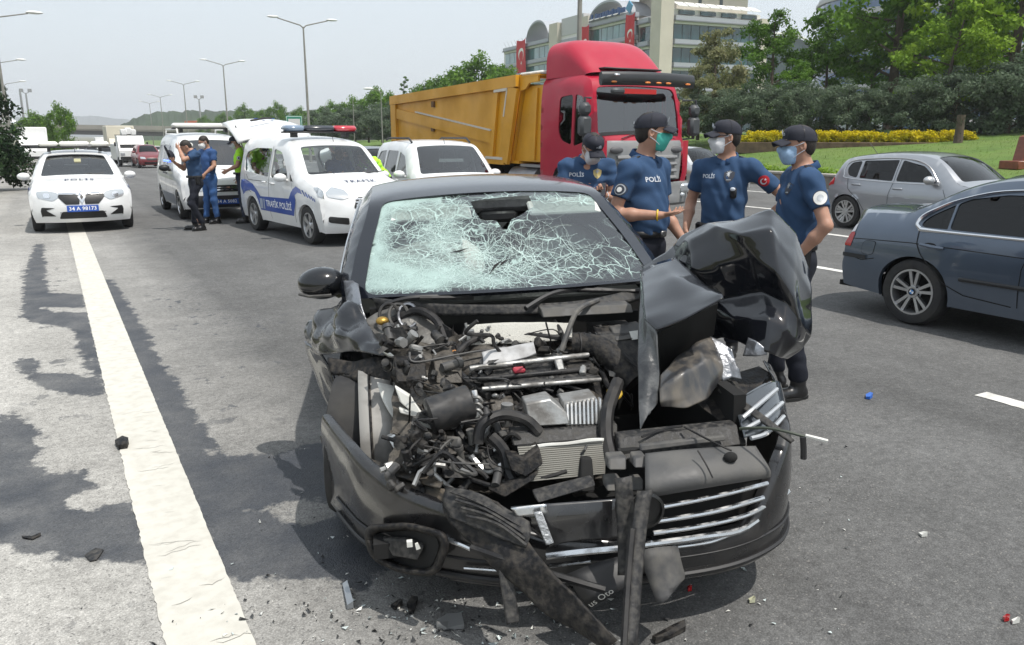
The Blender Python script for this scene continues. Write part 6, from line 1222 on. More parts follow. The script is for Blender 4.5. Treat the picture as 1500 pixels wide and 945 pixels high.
def person(name, label, loc, rz, J, H=1.80, head=(0, 0, 0), look=(), top='polis', cap=True, mask=(.1, .5, .45), hands=None, belt=True, group=None, trou=None, hold=None, tuck=False, boots=True, nolegs=False, hairlen=1.0, res=.0075, sleeves='short', belly=0.0, cat='person', sun=False):
    """J: joints in the person's own frame, front = -y"""
    k_ = H / 1.80; r = thing(name, label, cat, loc, rz, group); g = lambda n: np.array(J[n], float)
    allp = np.array([v for v in J.values()]); lo = allp.min(0) - .28; hi = allp.max(0) + .28; lo[2] = min(lo[2], -.02); sk = skin_mat()
    hc = g('head'); yaw, pit, rol = head; Rh = rotz(yaw) @ rotx(pit); hx = lambda *p: hc + Rh @ np.array(p, float) * k_
    # ---- skin: one continuous figure
    F = Field(lo, hi, res)
    F.ell(hx(0, .012, .035), np.array((.076, .096, .088)) * k_, .0, Rh); F.ell(hx(0, -.012, -.03), np.array((.063, .080, .085)) * k_, .03, Rh); F.limb(hx(-.02, -.055, -.085), hx(.02, -.055, -.085), .03, .03, .03)
    F.limb(hx(0, -.088, .02), hx(0, -.112, -.022), .010, .015, .012); F.limb(hx(-.03, -.083, .034), hx(.03, -.083, .034), .012, .012, .015)
    F.limb(hx(-.02, -.084, -.058), hx(.02, -.084, -.058), .010, .010, .01)
    for sx in (-1, 1):
        F.ell(hx(sx * .033, -.088, .018), (.016, .010, .011), .004, Rh, cut=True); F.ell(hx(sx * .032, -.078, .017), (.013, .012, .012), .004, Rh); F.ell(hx(sx * .077, .008, -.008), np.array((.012, .022, .034)), .006, Rh); F.ell(hx(sx * .083, .002, -.006), (.006, .010, .016), .003, Rh, cut=True)
    F.limb(g('neck'), hc + Rh @ V3(0, .02, -.055), .060 * k_, .056 * k_, .03); F.limb(g('neck') - V3(0, 0, .05), g('neck'), .08, .062, .04)
    tw = g('shL') - g('shR'); tw /= np.linalg.norm(tw); fw = np.cross(tw, V3(0, 0, 1)); fw /= np.linalg.norm(fw)
    if fw @ V3(0, -1, 0) < -.99: fw = -fw
    def torso(Fd, grow, lowz=None, shoulder=True):
        ch, wa, pe = g('chest'), g('waist'), g('pelvis'); 
        for (c, rx, ry, kk) in ((ch + V3(0, 0, .06), .165, .105, .05), (ch - V3(0, 0, .06), .158, .108, .06), ((ch + wa) / 2 - fw * 0 + fw * belly * .5, .148, .108 + belly * .5, .06), (wa + fw * belly, .146, .104 + belly * .4, .06), (pe, .158, .112, .06)):
            Rt = np.stack([tw, -fw, V3(0, 0, 1)], 1); Fd.ell(c, (rx * k_ + grow, ry * k_ + grow, .115 + grow * .6), kk, Rt)
        if shoulder:
            Fd.limb(g('shL') - tw * .01, g('shR') + tw * .01, .058 * k_ + grow, .058 * k_ + grow, .06); Fd.limb(g('shL') - tw * .06 + V3(0, 0, .02), g('neck') - V3(0, 0, .02), .035 + grow, .06 + grow, .05); Fd.limb(g('shR') + tw * .06 + V3(0, 0, .02), g('neck') - V3(0, 0, .02), .035 + grow, .06 + grow, .05)
            Fd.ell(ch + V3(0, 0, .02) + fw * .05, (.13, .07, .09), .05)
    torso(F, -.006)
    for s_ in 'LR':
        F.limb(g('sh' + s_), g('el' + s_), .050 * k_, .040 * k_, .03); m_ = g('el' + s_) * .62 + g('wr' + s_) * .38; F.limb(g('el' + s_), m_, .040 * k_, .042 * k_, .02); F.limb(m_, g('wr' + s_), .041 * k_, .027 * k_, .02)
        hd = (hands or {}).get(s_)
        if hd: hand(F, g('wr' + s_), hd['d'], hd['n'], hd.get('side', 1 if s_ == 'R' else -1), hd.get('curl', .35), hd.get('spread', .12), thumb=hd.get('thumb', .5), curls=hd.get('curls'))
        F.limb(g('hip' + s_), g('kn' + s_), .082 * k_, .054 * k_, .03); F.limb(g('kn' + s_), g('an' + s_), .052 * k_, .038 * k_, .03); fd = np.array(J.get('ft' + s_, (0, -1, 0)), float); fd /= np.linalg.norm(fd); F.limb(g('an' + s_) - fd * .02 + V3(0, 0, -.05), g('an' + s_) + fd * .09 + V3(0, 0, -.055), .026, .024, .03)
    F.mesh('body', sk, r, 1)
    # ---- eyes
    if not sun:
        for sx in (-1, 1): MB().ell(hx(sx * .032, -.0865, .018), (.009, .006, .006), nu=8, nv=5).build('eye', mat('eye_dark', (.02, .015, .012), .2), r)
    for sx in (-1, 1): MB().tube([hx(sx * .018, -.097, .036), hx(sx * .036, -.094, .040), hx(sx * .052, -.080, .034)], [.004, .0045, .003], 5).build('eyebrow', HAIR, r)
    # ---- hair
    F2 = Field(hc - .16, hc + .17, .006); F2.ell(hx(0, .014, .036), np.array((.081, .100, .092)) * k_, 0, Rh); F2.ell(hx(0, .045, -.01), np.array((.072, .068, .075)) * k_ * (1, 1, hairlen), .02, Rh); F2.plane(hx(0, -.035, .0), Rh @ V3(0, -1, -.55)); F2.ell(hx(0, -.07, -.03), (.12, .085, .09), 0, Rh, cut=True); F2.ell(hx(-.085, 0, -.02), (.03, .03, .045), 0, Rh, cut=True); F2.ell(hx(.085, 0, -.02), (.03, .03, .045), 0, Rh, cut=True); F2.mesh('hair', HAIR, r, 1)
    # ---- mask with ear loops
    if mask:
        Mm = mat('mask_%d' % int(mask[0] * 1000), mask, .8, var=.04, bump=.3, bs=50); F3 = Field(hc - .17, hc + .15, .005); F3.ell(hx(0, -.012, -.03), np.array((.070, .089, .090)) * k_, 0, Rh); F3.limb(hx(0, -.09, .004), hx(0, -.112, -.022), .012, .024, .02); F3.limb(hx(-.02, -.062, -.088), hx(.02, -.062, -.088), .036, .036, .03); F3.limb(hx(-.03, -.08, -.05), hx(.03, -.08, -.05), .03, .03, .03)
        F3.plane(hx(0, 0, .004), Rh @ V3(0, -.05, 1)); F3.plane(hx(0, -.028, 0), Rh @ V3(0, 1, 0)); F3.plane(hx(0, -.06, -.118), Rh @ V3(0, .1, -1)); ms = F3.mesh('face_mask', Mm, r, 1)
        for sx in (-1, 1):
            MB().tube([hx(sx * .062, -.05, -.003), hx(sx * .078, -.02, .005), hx(sx * .088, .012, .018)], .0022, 5).build('ear_loop', PRINT, ms); MB().tube([hx(sx * .06, -.05, -.075), hx(sx * .076, -.02, -.05), hx(sx * .086, .014, -.03)], .0022, 5).build('ear_loop', PRINT, ms)
    if sun:
        sg_ = MB()
        for sx in (-1, 1): sg_.ell(hx(sx * .034, -.098, .016), (.028, .008, .020)); sg_.tube([hx(sx * .06, -.085, .02), hx(sx * .083, .0, .012)], .004, 5)
        sg_.tube([hx(-.01, -.105, .022), hx(.01, -.105, .022)], .003, 5); sg_.build('sunglasses', mat('lens_black', (.008, .008, .009), .1, coat=1), r)
    # ---- cap
    if cap:
        c = MB(); G = []
        for i in range(9):
            a = i / 8 * math.pi / 2; q = math.cos(a); G.append([hx(.088 * (q ** .85) * math.cos(t), .014 + .108 * (q ** .85) * math.sin(t) - .006 * math.sin(a), .043 + .082 * math.sin(a) ** .85 + .012 * math.cos(a) * (-math.sin(t))) for t in np.linspace(0, 2 * math.pi, 29)])
        c.grid([list(x) for x in G]); c.grid([[hx(.088 * math.cos(t), .014 + .108 * math.sin(t), z + .012 * (-math.sin(t))) for t in np.linspace(0, 2 * math.pi, 29)] for z in (.028, .043)]); co = c.build('cap', CAPM, r, sharp=60)
        b = MB(); G = [[hx(x * (.066 + .012 * u), -.086 - .078 * u * (1 - .22 * x * x) + .022 * x * x * (1 - u * .3), .047 - .022 * u - .030 * x * x) for x in np.linspace(-1, 1, 15)] for u in np.linspace(0, 1, 6)]; b.grid(G); bo = b.build('cap_brim', CAPM, co); md = bo.modifiers.new('t', 'SOLIDIFY'); md.thickness = .005
        MB().ell(hx(0, .008, .126), (.008, .008, .006)).build('cap_button', CAPM, co)
        seg = MB()
        for t in np.linspace(0, 2 * math.pi, 7)[:-1]: seg.tube([hx(.0885 * math.cos(a) ** .85 * math.cos(t), .014 + .1085 * math.cos(a) ** .85 * math.sin(t), .0435 + .082 * math.sin(a) ** .85 + .012 * math.cos(a) * (-math.sin(t))) for a in np.linspace(.05, 1.5, 7)], .0016, 4)
        seg.build('cap_seam', BELT, co)
        V_, F_ = text_mb('POLİS', .020, bold=True); vt = lambda v, a0, z0: hx(.0905 * math.sin(a0 + v.x / .09), .014 - .110 * math.cos(a0 + v.x / .09), z0 + v.y + .012 * math.cos(a0))
        MB().add([vt(v, 0, .062) for v in V_], F_).build('cap_lettering', PRINT, co, sharp=None)
        em = MB(); em.add([hx(.0865 * math.sin(q * .9), .006 - .106 * math.cos(q * .9) - .0, .090 + w_ * .9) for q, w_ in ((0, .02), (.1, .012), (.2, .0), (.12, -.012), (0, -.017), (-.12, -.012), (-.2, 0), (-.1, .012))], [tuple(range(8))]); em.build('cap_badge', PRINT, co)
        MB().add([hx(.091 * math.sin(math.pi + v.x / .09), .014 - .111 * math.cos(math.pi + v.x / .09), .052 + v.y) for v in V_], F_).build('cap_lettering', PRINT, co, sharp=None)
    # ---- shirt
    sm = SHIRT if top == 'polis' else (HIVIS if top == 'hivis' else NAVYT)
    F4 = Field(lo, hi, res * 1.15); torso(F4, .012)
    hem = g('pelvis')[2] + (.06 if belt else -.05); F4.limb(g('waist') - V3(0, 0, .02), g('pelvis') + V3(0, 0, .0), .135 * k_ + belly * .3, .145 * k_, .05, flat=(fw, .76))
    fr = .62 if sleeves == 'short' else 1.0
    for s_ in 'LR':
        e = g('sh' + s_) + (g('el' + s_) - g('sh' + s_)) * fr; F4.limb(g('sh' + s_), e, .064 * k_, .062 * k_ if fr < 1 else .052, .045)
        if fr == 1.0: F4.limb(e, g('wr' + s_), .05, .038, .02)
    if fr < 1:
        for s_ in 'LR':                                   # open sleeve ends
            a, e = g('sh' + s_), g('el' + s_); d = (e - a) / np.linalg.norm(e - a); c = a + (e - a) * fr; F4.ell(c + d * .06, (.085, .085, .085), 0, cut=True) if False else None
            sl, X = F4._sl(c - .13, c + .13, 0); 
            if sl is not None: dd = (X - c) @ d; near_ = np.linalg.norm(X - c - dd[..., None] * d, axis=-1) < .10; F4.f[sl] = np.where((dd > 0) & near_, np.maximum(F4.f[sl], dd.astype(np.float32)), F4.f[sl])
    F4.plane((0, 0, hem), (0, 0, -1)); F4.ell(g('neck') + V3(0, 0, .05) + fw * .02, (.062, .066, .07), 0, cut=True)
    F4.wrinkle(.0052, [((.3, .2, .9), 62, 1.0), ((-.5, .3, .8), 46, .9), ((.8, .1, .5), 85, .6)], seed=int(abs(loc[0]) * 100) % 97); so = F4.mesh('shirt', sm, r, 2)
    # collar
    c = MB(); nk = g('neck'); G = []
    for t in np.linspace(-2.75, 2.75, 25):
        dr = -fw * math.cos(t) * -1 + tw * math.sin(t); o_ = -.012 + .012 * math.cos(t); G.append([nk + dr * .066 * k_ + V3(0, 0, .028 + o_), nk + dr * .072 * k_ + V3(0, 0, .046 + o_ * .6), nk + dr * .094 * k_ + V3(0, 0, .004 + o_)])
    G = [[nk + (fw * math.cos(t) + tw * math.sin(t)) * rr_ * k_ + V3(0, 0, zz + o_ * math.cos(t)) for rr_, zz, o_ in ((.064, .018, -.03), (.070, .044, -.028), (.078, .046, -.028), (.100, .006, -.03))] for t in np.linspace(.22, 2 * math.pi - .22, 27)]
    c.grid(G); cb = c.build('collar', SHIRT2 if top == 'polis' else sm, so); md = cb.modifiers.new('t', 'SOLIDIFY'); md.thickness = .004
    bv = None
    def project(Vs, Fs, o, x, y, off, nm, m, par=None):    # lay flat print on the cloth
        nonlocal bv
        if bv is None:
            dg = bpy.context.evaluated_depsgraph_get(); dg.update(); e = so.evaluated_get(dg); me = e.to_mesh(); bv = BVHTree.FromPolygons([v.co.copy() for v in me.vertices], [tuple(p.vertices) for p in me.polygons]); e.to_mesh_clear()
        x, y = Vector(x).normalized(), Vector(y).normalized(); n = x.cross(y).normalized(); out = []
        for v in Vs:
            p = Vector(o) + x * v[0] + y * v[1]; h_ = bv.ray_cast(p + n * .2, -n, .45); q = (h_[0] + n * off) if h_[0] is not None else p; out.append(tuple(q))
        return MB().add(out, Fs).build(nm, m, par or so, sharp=None)
    r['_p'] = 1; del r['_p']
    # ---- trousers, belt, boots
    F5 = Field(lo, (hi[0], hi[1], g('waist')[2] + .06), res * 1.15); pe = g('pelvis'); Rt = np.stack([tw, -fw, V3(0, 0, 1)], 1)
    F5.ell(pe, (.162 * k_, .118 * k_, .13), 0, Rt); F5.limb(g('waist') - V3(0, 0, .05), pe, .13 * k_, .14 * k_, .05, flat=(fw, .78)); F5.ell(pe + fw * -.04 - V3(0, 0, .06), (.14, .10, .10), .05, Rt)
    for s_ in 'LR':
        F5.limb(g('hip' + s_), g('kn' + s_), .096 * k_, .069 * k_, .05); F5.limb(g('kn' + s_), g('an' + s_) + V3(0, 0, .07), .068 * k_, .062 * k_, .03)
    F5.plane((0, 0, g('waist')[2] - .01), (0, 0, 1)); F5.wrinkle(.0065, [((.2, .3, .9), 40, 1.0), ((-.4, .2, .8), 58, .8)], seed=5); F5.mesh('trousers', trou or TROU, r, 2)
    if belt:
        b = MB(); zc = g('pelvis')[2] + .075; G = [[g('pelvis') * V3(1, 1, 0) + (g('waist') - g('pelvis')) * V3(.4, .4, 0) + V3(0, 0, zz) + (fw * math.sin(t) * (.128 + belly * .3) + tw * math.cos(t) * .166) * k_ for t in np.linspace(0, 2 * math.pi, 33)] for zz in (zc - .022, zc + .022)]
        b.grid(G); bl = b.build('belt', BELT, r); bl.modifiers.new('t', 'SOLIDIFY').thickness = .008; q = g('pelvis') * V3(1, 1, 0) + V3(0, 0, zc)
        MB().box(tuple(q + fw * (.135 + belly * .3)), (.06, .05, .045), bev=.008).build('belt_buckle', mat('buckle', (.15, .15, .15), .4, .8), bl)
        for sg, dz in ((1, -.06), (-1, -.03)): MB().box(tuple(q + tw * sg * .178 * k_ + V3(0, 0, dz)), (.05, .09, .17 if sg > 0 else .1), bev=.015, taper=1.1).build('holster' if sg > 0 else 'pouch', BELT, bl)
    if boots:
        for s_ in 'LR':
            a = g('an' + s_); d = np.array(J.get('ft' + s_, (0, -1, 0)), float); d /= np.linalg.norm(d); F6 = Field(a - .30, a + .30, .008); bz = a[2] - .09
            F6.limb(a + V3(0, 0, .11), a + V3(0, 0, 0) - d * .005, .056, .050, 0); F6.limb(a - V3(0, 0, .045) - d * .035, a - V3(0, 0, .048) + d * .13, .045, .043, .03); F6.ell(a - V3(0, 0, .05) + d * .15, (.047, .047, .038), .03); F6.plane((0, 0, bz), (0, 0, -1)); o = F6.mesh('boot', BOOT, r, 1)
            sl = MB(); s2 = np.cross(d, V3(0, 0, 1)); G = [[a * V3(1, 1, 0) + V3(0, 0, zz) + d * (.055 + .148 * math.cos(t)) + s2 * .05 * math.sin(t) * (1 if math.cos(t) > -.3 else .85) for t in np.linspace(0, 2 * math.pi, 25)] for zz in (bz, bz + .022)]; sl.grid(G); sl.add(G[0], [tuple(range(25))]); sl.add(G[1], [tuple(range(25))]); sl.build('boot_sole', mat('sole_black', (.012, .012, .012), .8), o)
            lc = MB()
            for i in range(5): c = a + d * (.055 - .012 * i) + V3(0, 0, -.012 + .024 * i); lc.tube([c - s2 * .022, c + d * .006, c + s2 * .022], .0035, 5)
            lc.build('boot_lace', BELT, o)
    return r, project, so, tw, fw, g, hx
def stand(H=1.80, sh=.195, w=.10, lean=0):
    k = H / 1.80; Z = lambda z: z * k
    return dict(head=(0, -.03, Z(1.675)), neck=(0, .02, Z(1.505)), chest=(0, .0, Z(1.30)), waist=(0, .0, Z(1.09)), pelvis=(0, .0, Z(.955)), shL=(sh * k, .01, Z(1.455)), shR=(-sh * k, .01, Z(1.455)), elL=(.25 * k, .03, Z(1.16)), elR=(-.25 * k, .03, Z(1.16)), wrL=(.26 * k, -.06, Z(.92)), wrR=(-.26 * k, -.06, Z(.92)), hipL=(w * .95, 0, Z(.92)), hipR=(-w * .95, 0, Z(.92)), knL=(w * 1.15, -.015, Z(.50)), knR=(-w * 1.15, -.015, Z(.50)), anL=(w * 1.3, .02, .09), anR=(-w * 1.3, .02, .09))
def badge(project, o, x, y, r_, cols, nm, star=False):
    """round or shield patch: rings of colour laid on the cloth"""
    ob_ = None; out = []
    for i, (q, m) in enumerate(cols):
        P = [(r_ * q * math.cos(a), r_ * q * math.sin(a)) for a in np.linspace(0, 2 * math.pi, 25)[:-1]]; g_ = [(0, 0)] + [(p[0] * .5, p[1] * .5) for p in P] + P; n = 24
        Fq = [(0, 1 + k, 1 + (k + 1) % n) for k in range(n)] + [(1 + k, 25 + k, 25 + (k + 1) % n, 1 + (k + 1) % n) for k in range(n)]
        q_ = project(g_, Fq, o, x, y, .003 + .0012 * i, nm if i == 0 else nm + '_field', m, ob_); ob_ = ob_ or q_
    return ob_
def shield(project, o, x, y, h, m1, m2, nm='chest_badge'):
    P = [(-.42, .32), (-.2, .42), (0, .5), (.2, .42), (.42, .32), (.40, -.05), (.25, -.32), (0, -.5), (-.25, -.32), (-.40, -.05)]; a = project([(p[0] * h, p[1] * h) for p in P] + [(0, 0)], [(10, k, (k + 1) % 10) for k in range(10)][::1], o, x, y, .003, nm, m1)
    star = [((.28 if k % 2 == 0 else .12) * h * math.sin(k * math.pi / 8), (.28 if k % 2 == 0 else .12) * h * math.cos(k * math.pi / 8) + .02) for k in range(16)]; project(star + [(0, .02)], [(16, k, (k + 1) % 16) for k in range(16)], o, x, y, .0045, nm + '_star', m2, a); project([(-.2 * h, -.3 * h), (.2 * h, -.3 * h), (.16 * h, -.22 * h), (-.16 * h, -.22 * h)], [(0, 1, 2, 3)], o, x, y, .0045, nm + '_bar', m2, a); return a
def lettering(project, o, x, y, size, body='POLİS', m=None): V_, F_ = text_mb(body, size, bold=True); V_, F_ = sub_tris(V_, F_, .02); return project([(v.x, v.y) for v in V_], F_, o, x, y, .0035, 'shirt_lettering', m or PRINT)
BDK = mat('badge_dark', (.03, .035, .05), .6); BSV = mat('badge_silver', (.38, .40, .42), .5, .3); BGD = mat('badge_gold', (.50, .40, .16), .5, .3); BRED = mat('patch_red', (.45, .012, .02), .8); BWH = mat('patch_white', (.66, .66, .64), .8)
# ---------------------------------------------------------------- the officers
A0 = -29.7
def at_xy(u, D): p = at(u, 198, D); return (p.x, p.y, zrf(p.y))
def cuff(r, o, w, d, rad, m, nm):
    d = Vector(d).normalized(); a = d.orthogonal().normalized(); b = d.cross(a); w = Vector(w); MB().tube([w + a * rad * math.cos(t) + b * rad * math.sin(t) for t in np.linspace(0, 2 * math.pi, 17)], .006, 6, caps=False).build(nm, m, r)
def epaulette(r, so, g, tw, fw):
    for s_, sg in (('L', 1), ('R', -1)):
        c = g('sh' + s_) - tw * sg * .045 + V3(0, 0, .072); x = tw * sg; n = V3(0, 0, 1) + x * .35; n /= np.linalg.norm(n); x = x - n * (x @ n); x /= np.linalg.norm(x); M = frame(c, x, -fw * sg); MB().box((0, 0, 0), (.12, .052, .008), M=M, bev=.003).build('epaulette', BELT, so); MB().box((.03, 0, .006), (.02, .02, .004), M=M).build('epaulette_pip', BWH, so)
# officer with hand in pocket at the right of the group
J = stand(1.80); J.update(elL=(.325, .075, 1.19), wrL=(.235, -.055, .985), elR=(-.24, -.05, 1.18), wrR=(-.17, -.2, 1.0), anR=(-.14, -.02, .09), anL=(.13, .05, .09), ftL=(.35, -1, 0), ftR=(-.3, -1, 0), head=(0, -.035, 1.672))
loc = (4.315, 3.705, 0)
r, pj, so, tw, fw, g, hx = person('person', 'police officer in pale blue mask with hand in pocket, nearest the blue saloon', loc, R(A0 - 92), J, 1.80, head=(R(2), R(4), 0), mask=(.30, .44, .62), hands=dict(L=dict(d=(-.3, -.25, -.9), n=(-1, 0, .2), curl=.3), R=dict(d=(.3, -.7, -.5), n=(.8, .3, 0), curl=.5)))
shield(pj, g('chest') + fw * .12 + tw * .085 + V3(0, 0, .10), tw, (0, 0, 1), .085, BDK, BSV); epaulette(r, so, g, tw, fw)
q = g('shL') + (g('elL') - g('shL')) * .36; pj_x = np.cross(V3(0, 0, 1), tw); badge(pj, q + tw * .06 - fw * .0, (fw * -.75 - tw * .0) * -1 * -1 if False else -fw * 1.0 + tw * .35, (0, 0, 1), .045, ((1, BDK), (.9, BWH), (.45, BSV)), 'sleeve_patch')
r.scale = (1.02,) * 3
# officer in sunglasses, hand on hip, red flag patch
J = stand(1.88); J.update(elL=(.475, .10, 1.28), wrL=(.26, .12, 1.05), shL=(.205, .0, 1.52), shR=(-.20, .02, 1.51), elR=(-.285, .06, 1.24), wrR=(-.27, -.08, 1.04), head=(-.01, -.02, 1.755))
r, pj, so, tw, fw, g, hx = person('person', 'police officer in sunglasses and white mask with red crescent patch on his sleeve', at_xy(1066, 6.2), R(A0 - 30), J, 1.88, head=(R(-54), R(2), 0), mask=(.68, .68, .70), sun=True, hands=dict(L=dict(d=(-.75, .1, -.6), n=(-.2, -.9, .2), curl=.4), R=dict(d=(.1, -.25, -.95), n=(1, .2, 0), curl=1.25, thumb=.9)), belly=.02)
shield(pj, g('chest') + fw * .12 + tw * .065 + V3(0, 0, .10), tw, (0, 0, 1), .095, BDK, BSV); lettering(pj, g('chest') + fw * .12 - tw * .10 + V3(0, 0, .10), tw, (0, 0, 1), .042); epaulette(r, so, g, tw, fw)
q = g('shL') + (g('elL') - g('shL')) * .38; ax_d = (g('elL') - g('shL')); ax_d /= np.linalg.norm(ax_d); yy = -ax_d; xx = np.cross(yy, fw); ob = badge(pj, q + fw * .06, xx, yy, .043, ((1, BRED), (.9, BRED)), 'flag_patch')
cr = []; Fq = []; n = 14
for i in range(n + 1): a = R(40) + R(280) * i / n; cr += [(.024 * math.cos(a) - .004, .024 * math.sin(a)), (.018 * math.cos(R(52) + R(256) * i / n) + .002, .018 * math.sin(R(52) + R(256) * i / n))]
pj(cr, [(2 * i, 2 * i + 2, 2 * i + 3, 2 * i + 1) for i in range(n)], q + fw * .06, xx, yy, .007, 'patch_crescent', PRINT, ob); st_ = [((.011 if k % 2 == 0 else .0045) * math.cos(k * math.pi / 5 + math.pi) + .018, (.011 if k % 2 == 0 else .0045) * math.sin(k * math.pi / 5 + math.pi)) for k in range(10)]; pj(st_ + [(.018, 0)], [(10, k, (k + 1) % 10) for k in range(10)], q + fw * .06, xx, yy, .007, 'patch_star', PRINT, ob)
c = g('chest') + fw * .135 + tw * .115 - V3(0, 0, .025); M = frame(c, tw, V3(0, 0, 1)); rd = MB(); rd.box((0, 0, .0), (.05, .085, .035), M=M, bev=.012); ro = rd.build('body_camera', BELT, so); MB().ell((0, .03, .018), (.02, .015, .01), M=M).build('camera_clip', PRINT, ro)
# officer with green mask gesturing with an open hand, looking right
J = stand(1.88); J.update(shR=(-.205, -.02, 1.505), shL=(.195, .03, 1.505), elR=(-.30, .02, 1.215), wrR=(-.13, -.235, 1.215), elL=(.25, .02, 1.20), wrL=(.27, -.15, 1.0), head=(.01, -.035, 1.755))
lo2 = at_xy(948, 5.55)
r, pj, so, tw, fw, g, hx = person('person', 'police officer in green mask looking right and gesturing with an open hand', lo2, R(A0 + 42), J, 1.88, head=(R(40), R(3), 0), mask=(.06, .40, .33), hands=dict(R=dict(d=(.80, -.60, .12), n=(-.1, .1, 1), side=1, curl=.26, spread=.22, thumb=.2, curls=(.20, .32, .40, .46)), L=dict(d=(.05, -.35, -.93), n=(-1, -.1, 0), curl=.3, spread=.2)), belly=.035)
lettering(pj, g('chest') + fw * .13 - tw * .075 + V3(0, 0, .085), tw, (0, 0, 1), .046); epaulette(r, so, g, tw, fw)
q = g('shR') + (g('elR') - g('shR')) * .42; badge(pj, q - tw * .06 + fw * .02, (fw * .8 - tw * .2) * -1 if False else fw, (0, 0, 1), .042, ((1, BDK), (.85, BSV), (.7, BDK), (.4, BWH)), 'sleeve_patch')
wv = g('wrR'); dv = g('wrR') - g('elR'); cuff(r, None, wv - dv / np.linalg.norm(dv) * .015, dv, .034, mat('band_yellow', (.75, .48, .02), .5), 'wristband')
r.scale = (1.02,) * 3
# officer bent over a phone behind the wrecked car
J = stand(1.85); J.update(head=(.03, -.10, 1.66), neck=(.0, -.015, 1.54), shL=(.19, -.01, 1.49), shR=(-.19, .01, 1.49), elL=(.245, -.06, 1.22), elR=(-.25, -.04, 1.22), wrL=(.115, -.26, 1.255), wrR=(-.02, -.285, 1.275))
r, pj, so, tw, fw, g, hx = person('person', 'police officer bending over a phone held in both hands behind the wrecked car', at_xy(861, 7.1), R(A0 + 2), J, 1.85, head=(R(22), R(38), 0), mask=(.60, .61, .64), hands=dict(R=dict(d=(.75, -.5, .25), n=(.1, -.2, 1), curl=.5), L=dict(d=(-.35, -.75, .3), n=(-.4, .1, 1), side=-1, curl=.6)))
lettering(pj, g('chest') + fw * .12 - tw * .10 + V3(0, 0, .09), tw, (0, 0, 1), .048); shield(pj, g('chest') + fw * .12 + tw * .085 + V3(0, 0, .10), tw, (0, 0, 1), .09, BGD, BSV); epaulette(r, so, g, tw, fw)
M = frame(np.array(J['wrR']) + V3(.105, -.075, .035), (.8, -.3, .1), (.15, .5, .65)); ph = thing('phone', 'dark phone held by the officer who is bending his head behind the wrecked car', 'phone'); ph.matrix_world = r.matrix_basis @ M; MB().box((0, 0, 0), (.072, .145, .009), bev=.004).build('case', mat('phone_red', (.05, .012, .02), .4), ph); MB().box((0, 0, .006), (.064, .135, .003)).build('screen', mat('phone_screen', (.01, .01, .012), .08, coat=1), ph)
wv = g('wrL'); dv = g('wrL') - g('elL'); cuff(r, None, wv - dv / np.linalg.norm(dv) * .03, dv, .034, CHROME(), 'wrist_watch')
# ---- farther officers
J = stand(1.76); J.update(head=(-.03, -.11, 1.56), neck=(-.01, -.02, 1.46), elL=(.22, -.24, 1.33), wrL=(.05, -.255, 1.53), elR=(-.25, -.12, 1.15), wrR=(-.15, -.30, 1.27), knL=(.12, -.14, .52), anL=(.10, .02, .09), anR=(-.16, -.03, .09), ftR=(-.3, -1, 0), ftL=(.2, -1, 0))
r, pj, so, tw, fw, g, hx = person('person', 'bare headed officer covering his bowed face with his forearm beside the older police van', (2.36, 16.2, zrf(16.2)), R(A0 - 52), J, 1.76, head=(R(-10), R(32), 0), cap=False, mask=None, hands=dict(L=dict(d=(-.6, -.2, .4), n=(-.2, .9, -.1), curl=.3), R=dict(d=(.5, -.5, .5), n=(0, .3, .9), curl=.7)), res=.011)
c = np.array(J['wrR']) + V3(-.02, -.08, .12); cp = thing('cap', 'black cap held in front of the face by the officer covering his eyes', 'cap'); cp.matrix_world = r.matrix_basis @ Matrix.Translation(c) @ Matrix.Rotation(R(-70), 4, 'X'); MB().ell((0, 0, 0), (.10, .12, .10), z0=0, nv=6).build('crown', CAPM, cp); MB().ell((0, -.13, .0), (.08, .08, .012)).build('brim', CAPM, cp)
J = stand(1.76); J.update(head=(0, -.06, 1.635), elL=(.26, -.04, 1.17), wrL=(.2, -.22, 1.02), anL=(.12, .03, .09), anR=(-.13, -.05, .09))
person('person', 'man in white mask and blue work clothes standing behind the officer hiding his face', (2.80, 17.35, zrf(17.3)), R(A0 - 35), J, 1.76, head=(R(-8), R(22), 0), cap=False, mask=(.72, .72, .70), top='work', trou=mat('jeans_blue', (.035, .10, .26), .9, var=.25, vs=9), hands=dict(L=dict(d=(-.1, -.5, -.8), n=(-1, 0, 0), curl=.4), R=dict(d=(0, -.2, -1), n=(1, 0, 0), curl=.4)), res=.011, belt=False)
HT = mat('hivis_trousers', (.02, .028, .05), .85)
J = stand(1.76); J.update(elL=(.25, -.05, 1.17), wrL=(.2, -.24, 1.08), head=(0, -.08, 1.63))
def hv(label, loc, rz, J, **k):
    r, pj, so, tw, fw, g, hx = person('person', label, loc, rz, J, 1.76, top='hivis', trou=HT, hands=dict(L=dict(d=(0, -.7, -.4), n=(-1, 0, 0), curl=.5), R=dict(d=(0, -.5, -.8), n=(1, 0, 0), curl=.5)), res=.011, **k)
    for s_ in 'LR':
        q = g('sh' + s_) + (g('el' + s_) - g('sh' + s_)) * .4; badge(pj, q + tw * (.06 if s_ == 'L' else -.06), (fw if s_ == 'R' else -fw), (0, 0, 1), .04, ((1, BDK), (.85, BWH), (.5, BDK)), 'sleeve_patch')
    return r
hv('traffic officer in lime yellow top standing at the rear corner of the traffic police van', (3.40, 17.15, zrf(17.2)), R(A0 - 75), J, mask=(.6, .62, .65), head=(0, R(20), 0), cap=True)
tvm = tv.matrix_basis
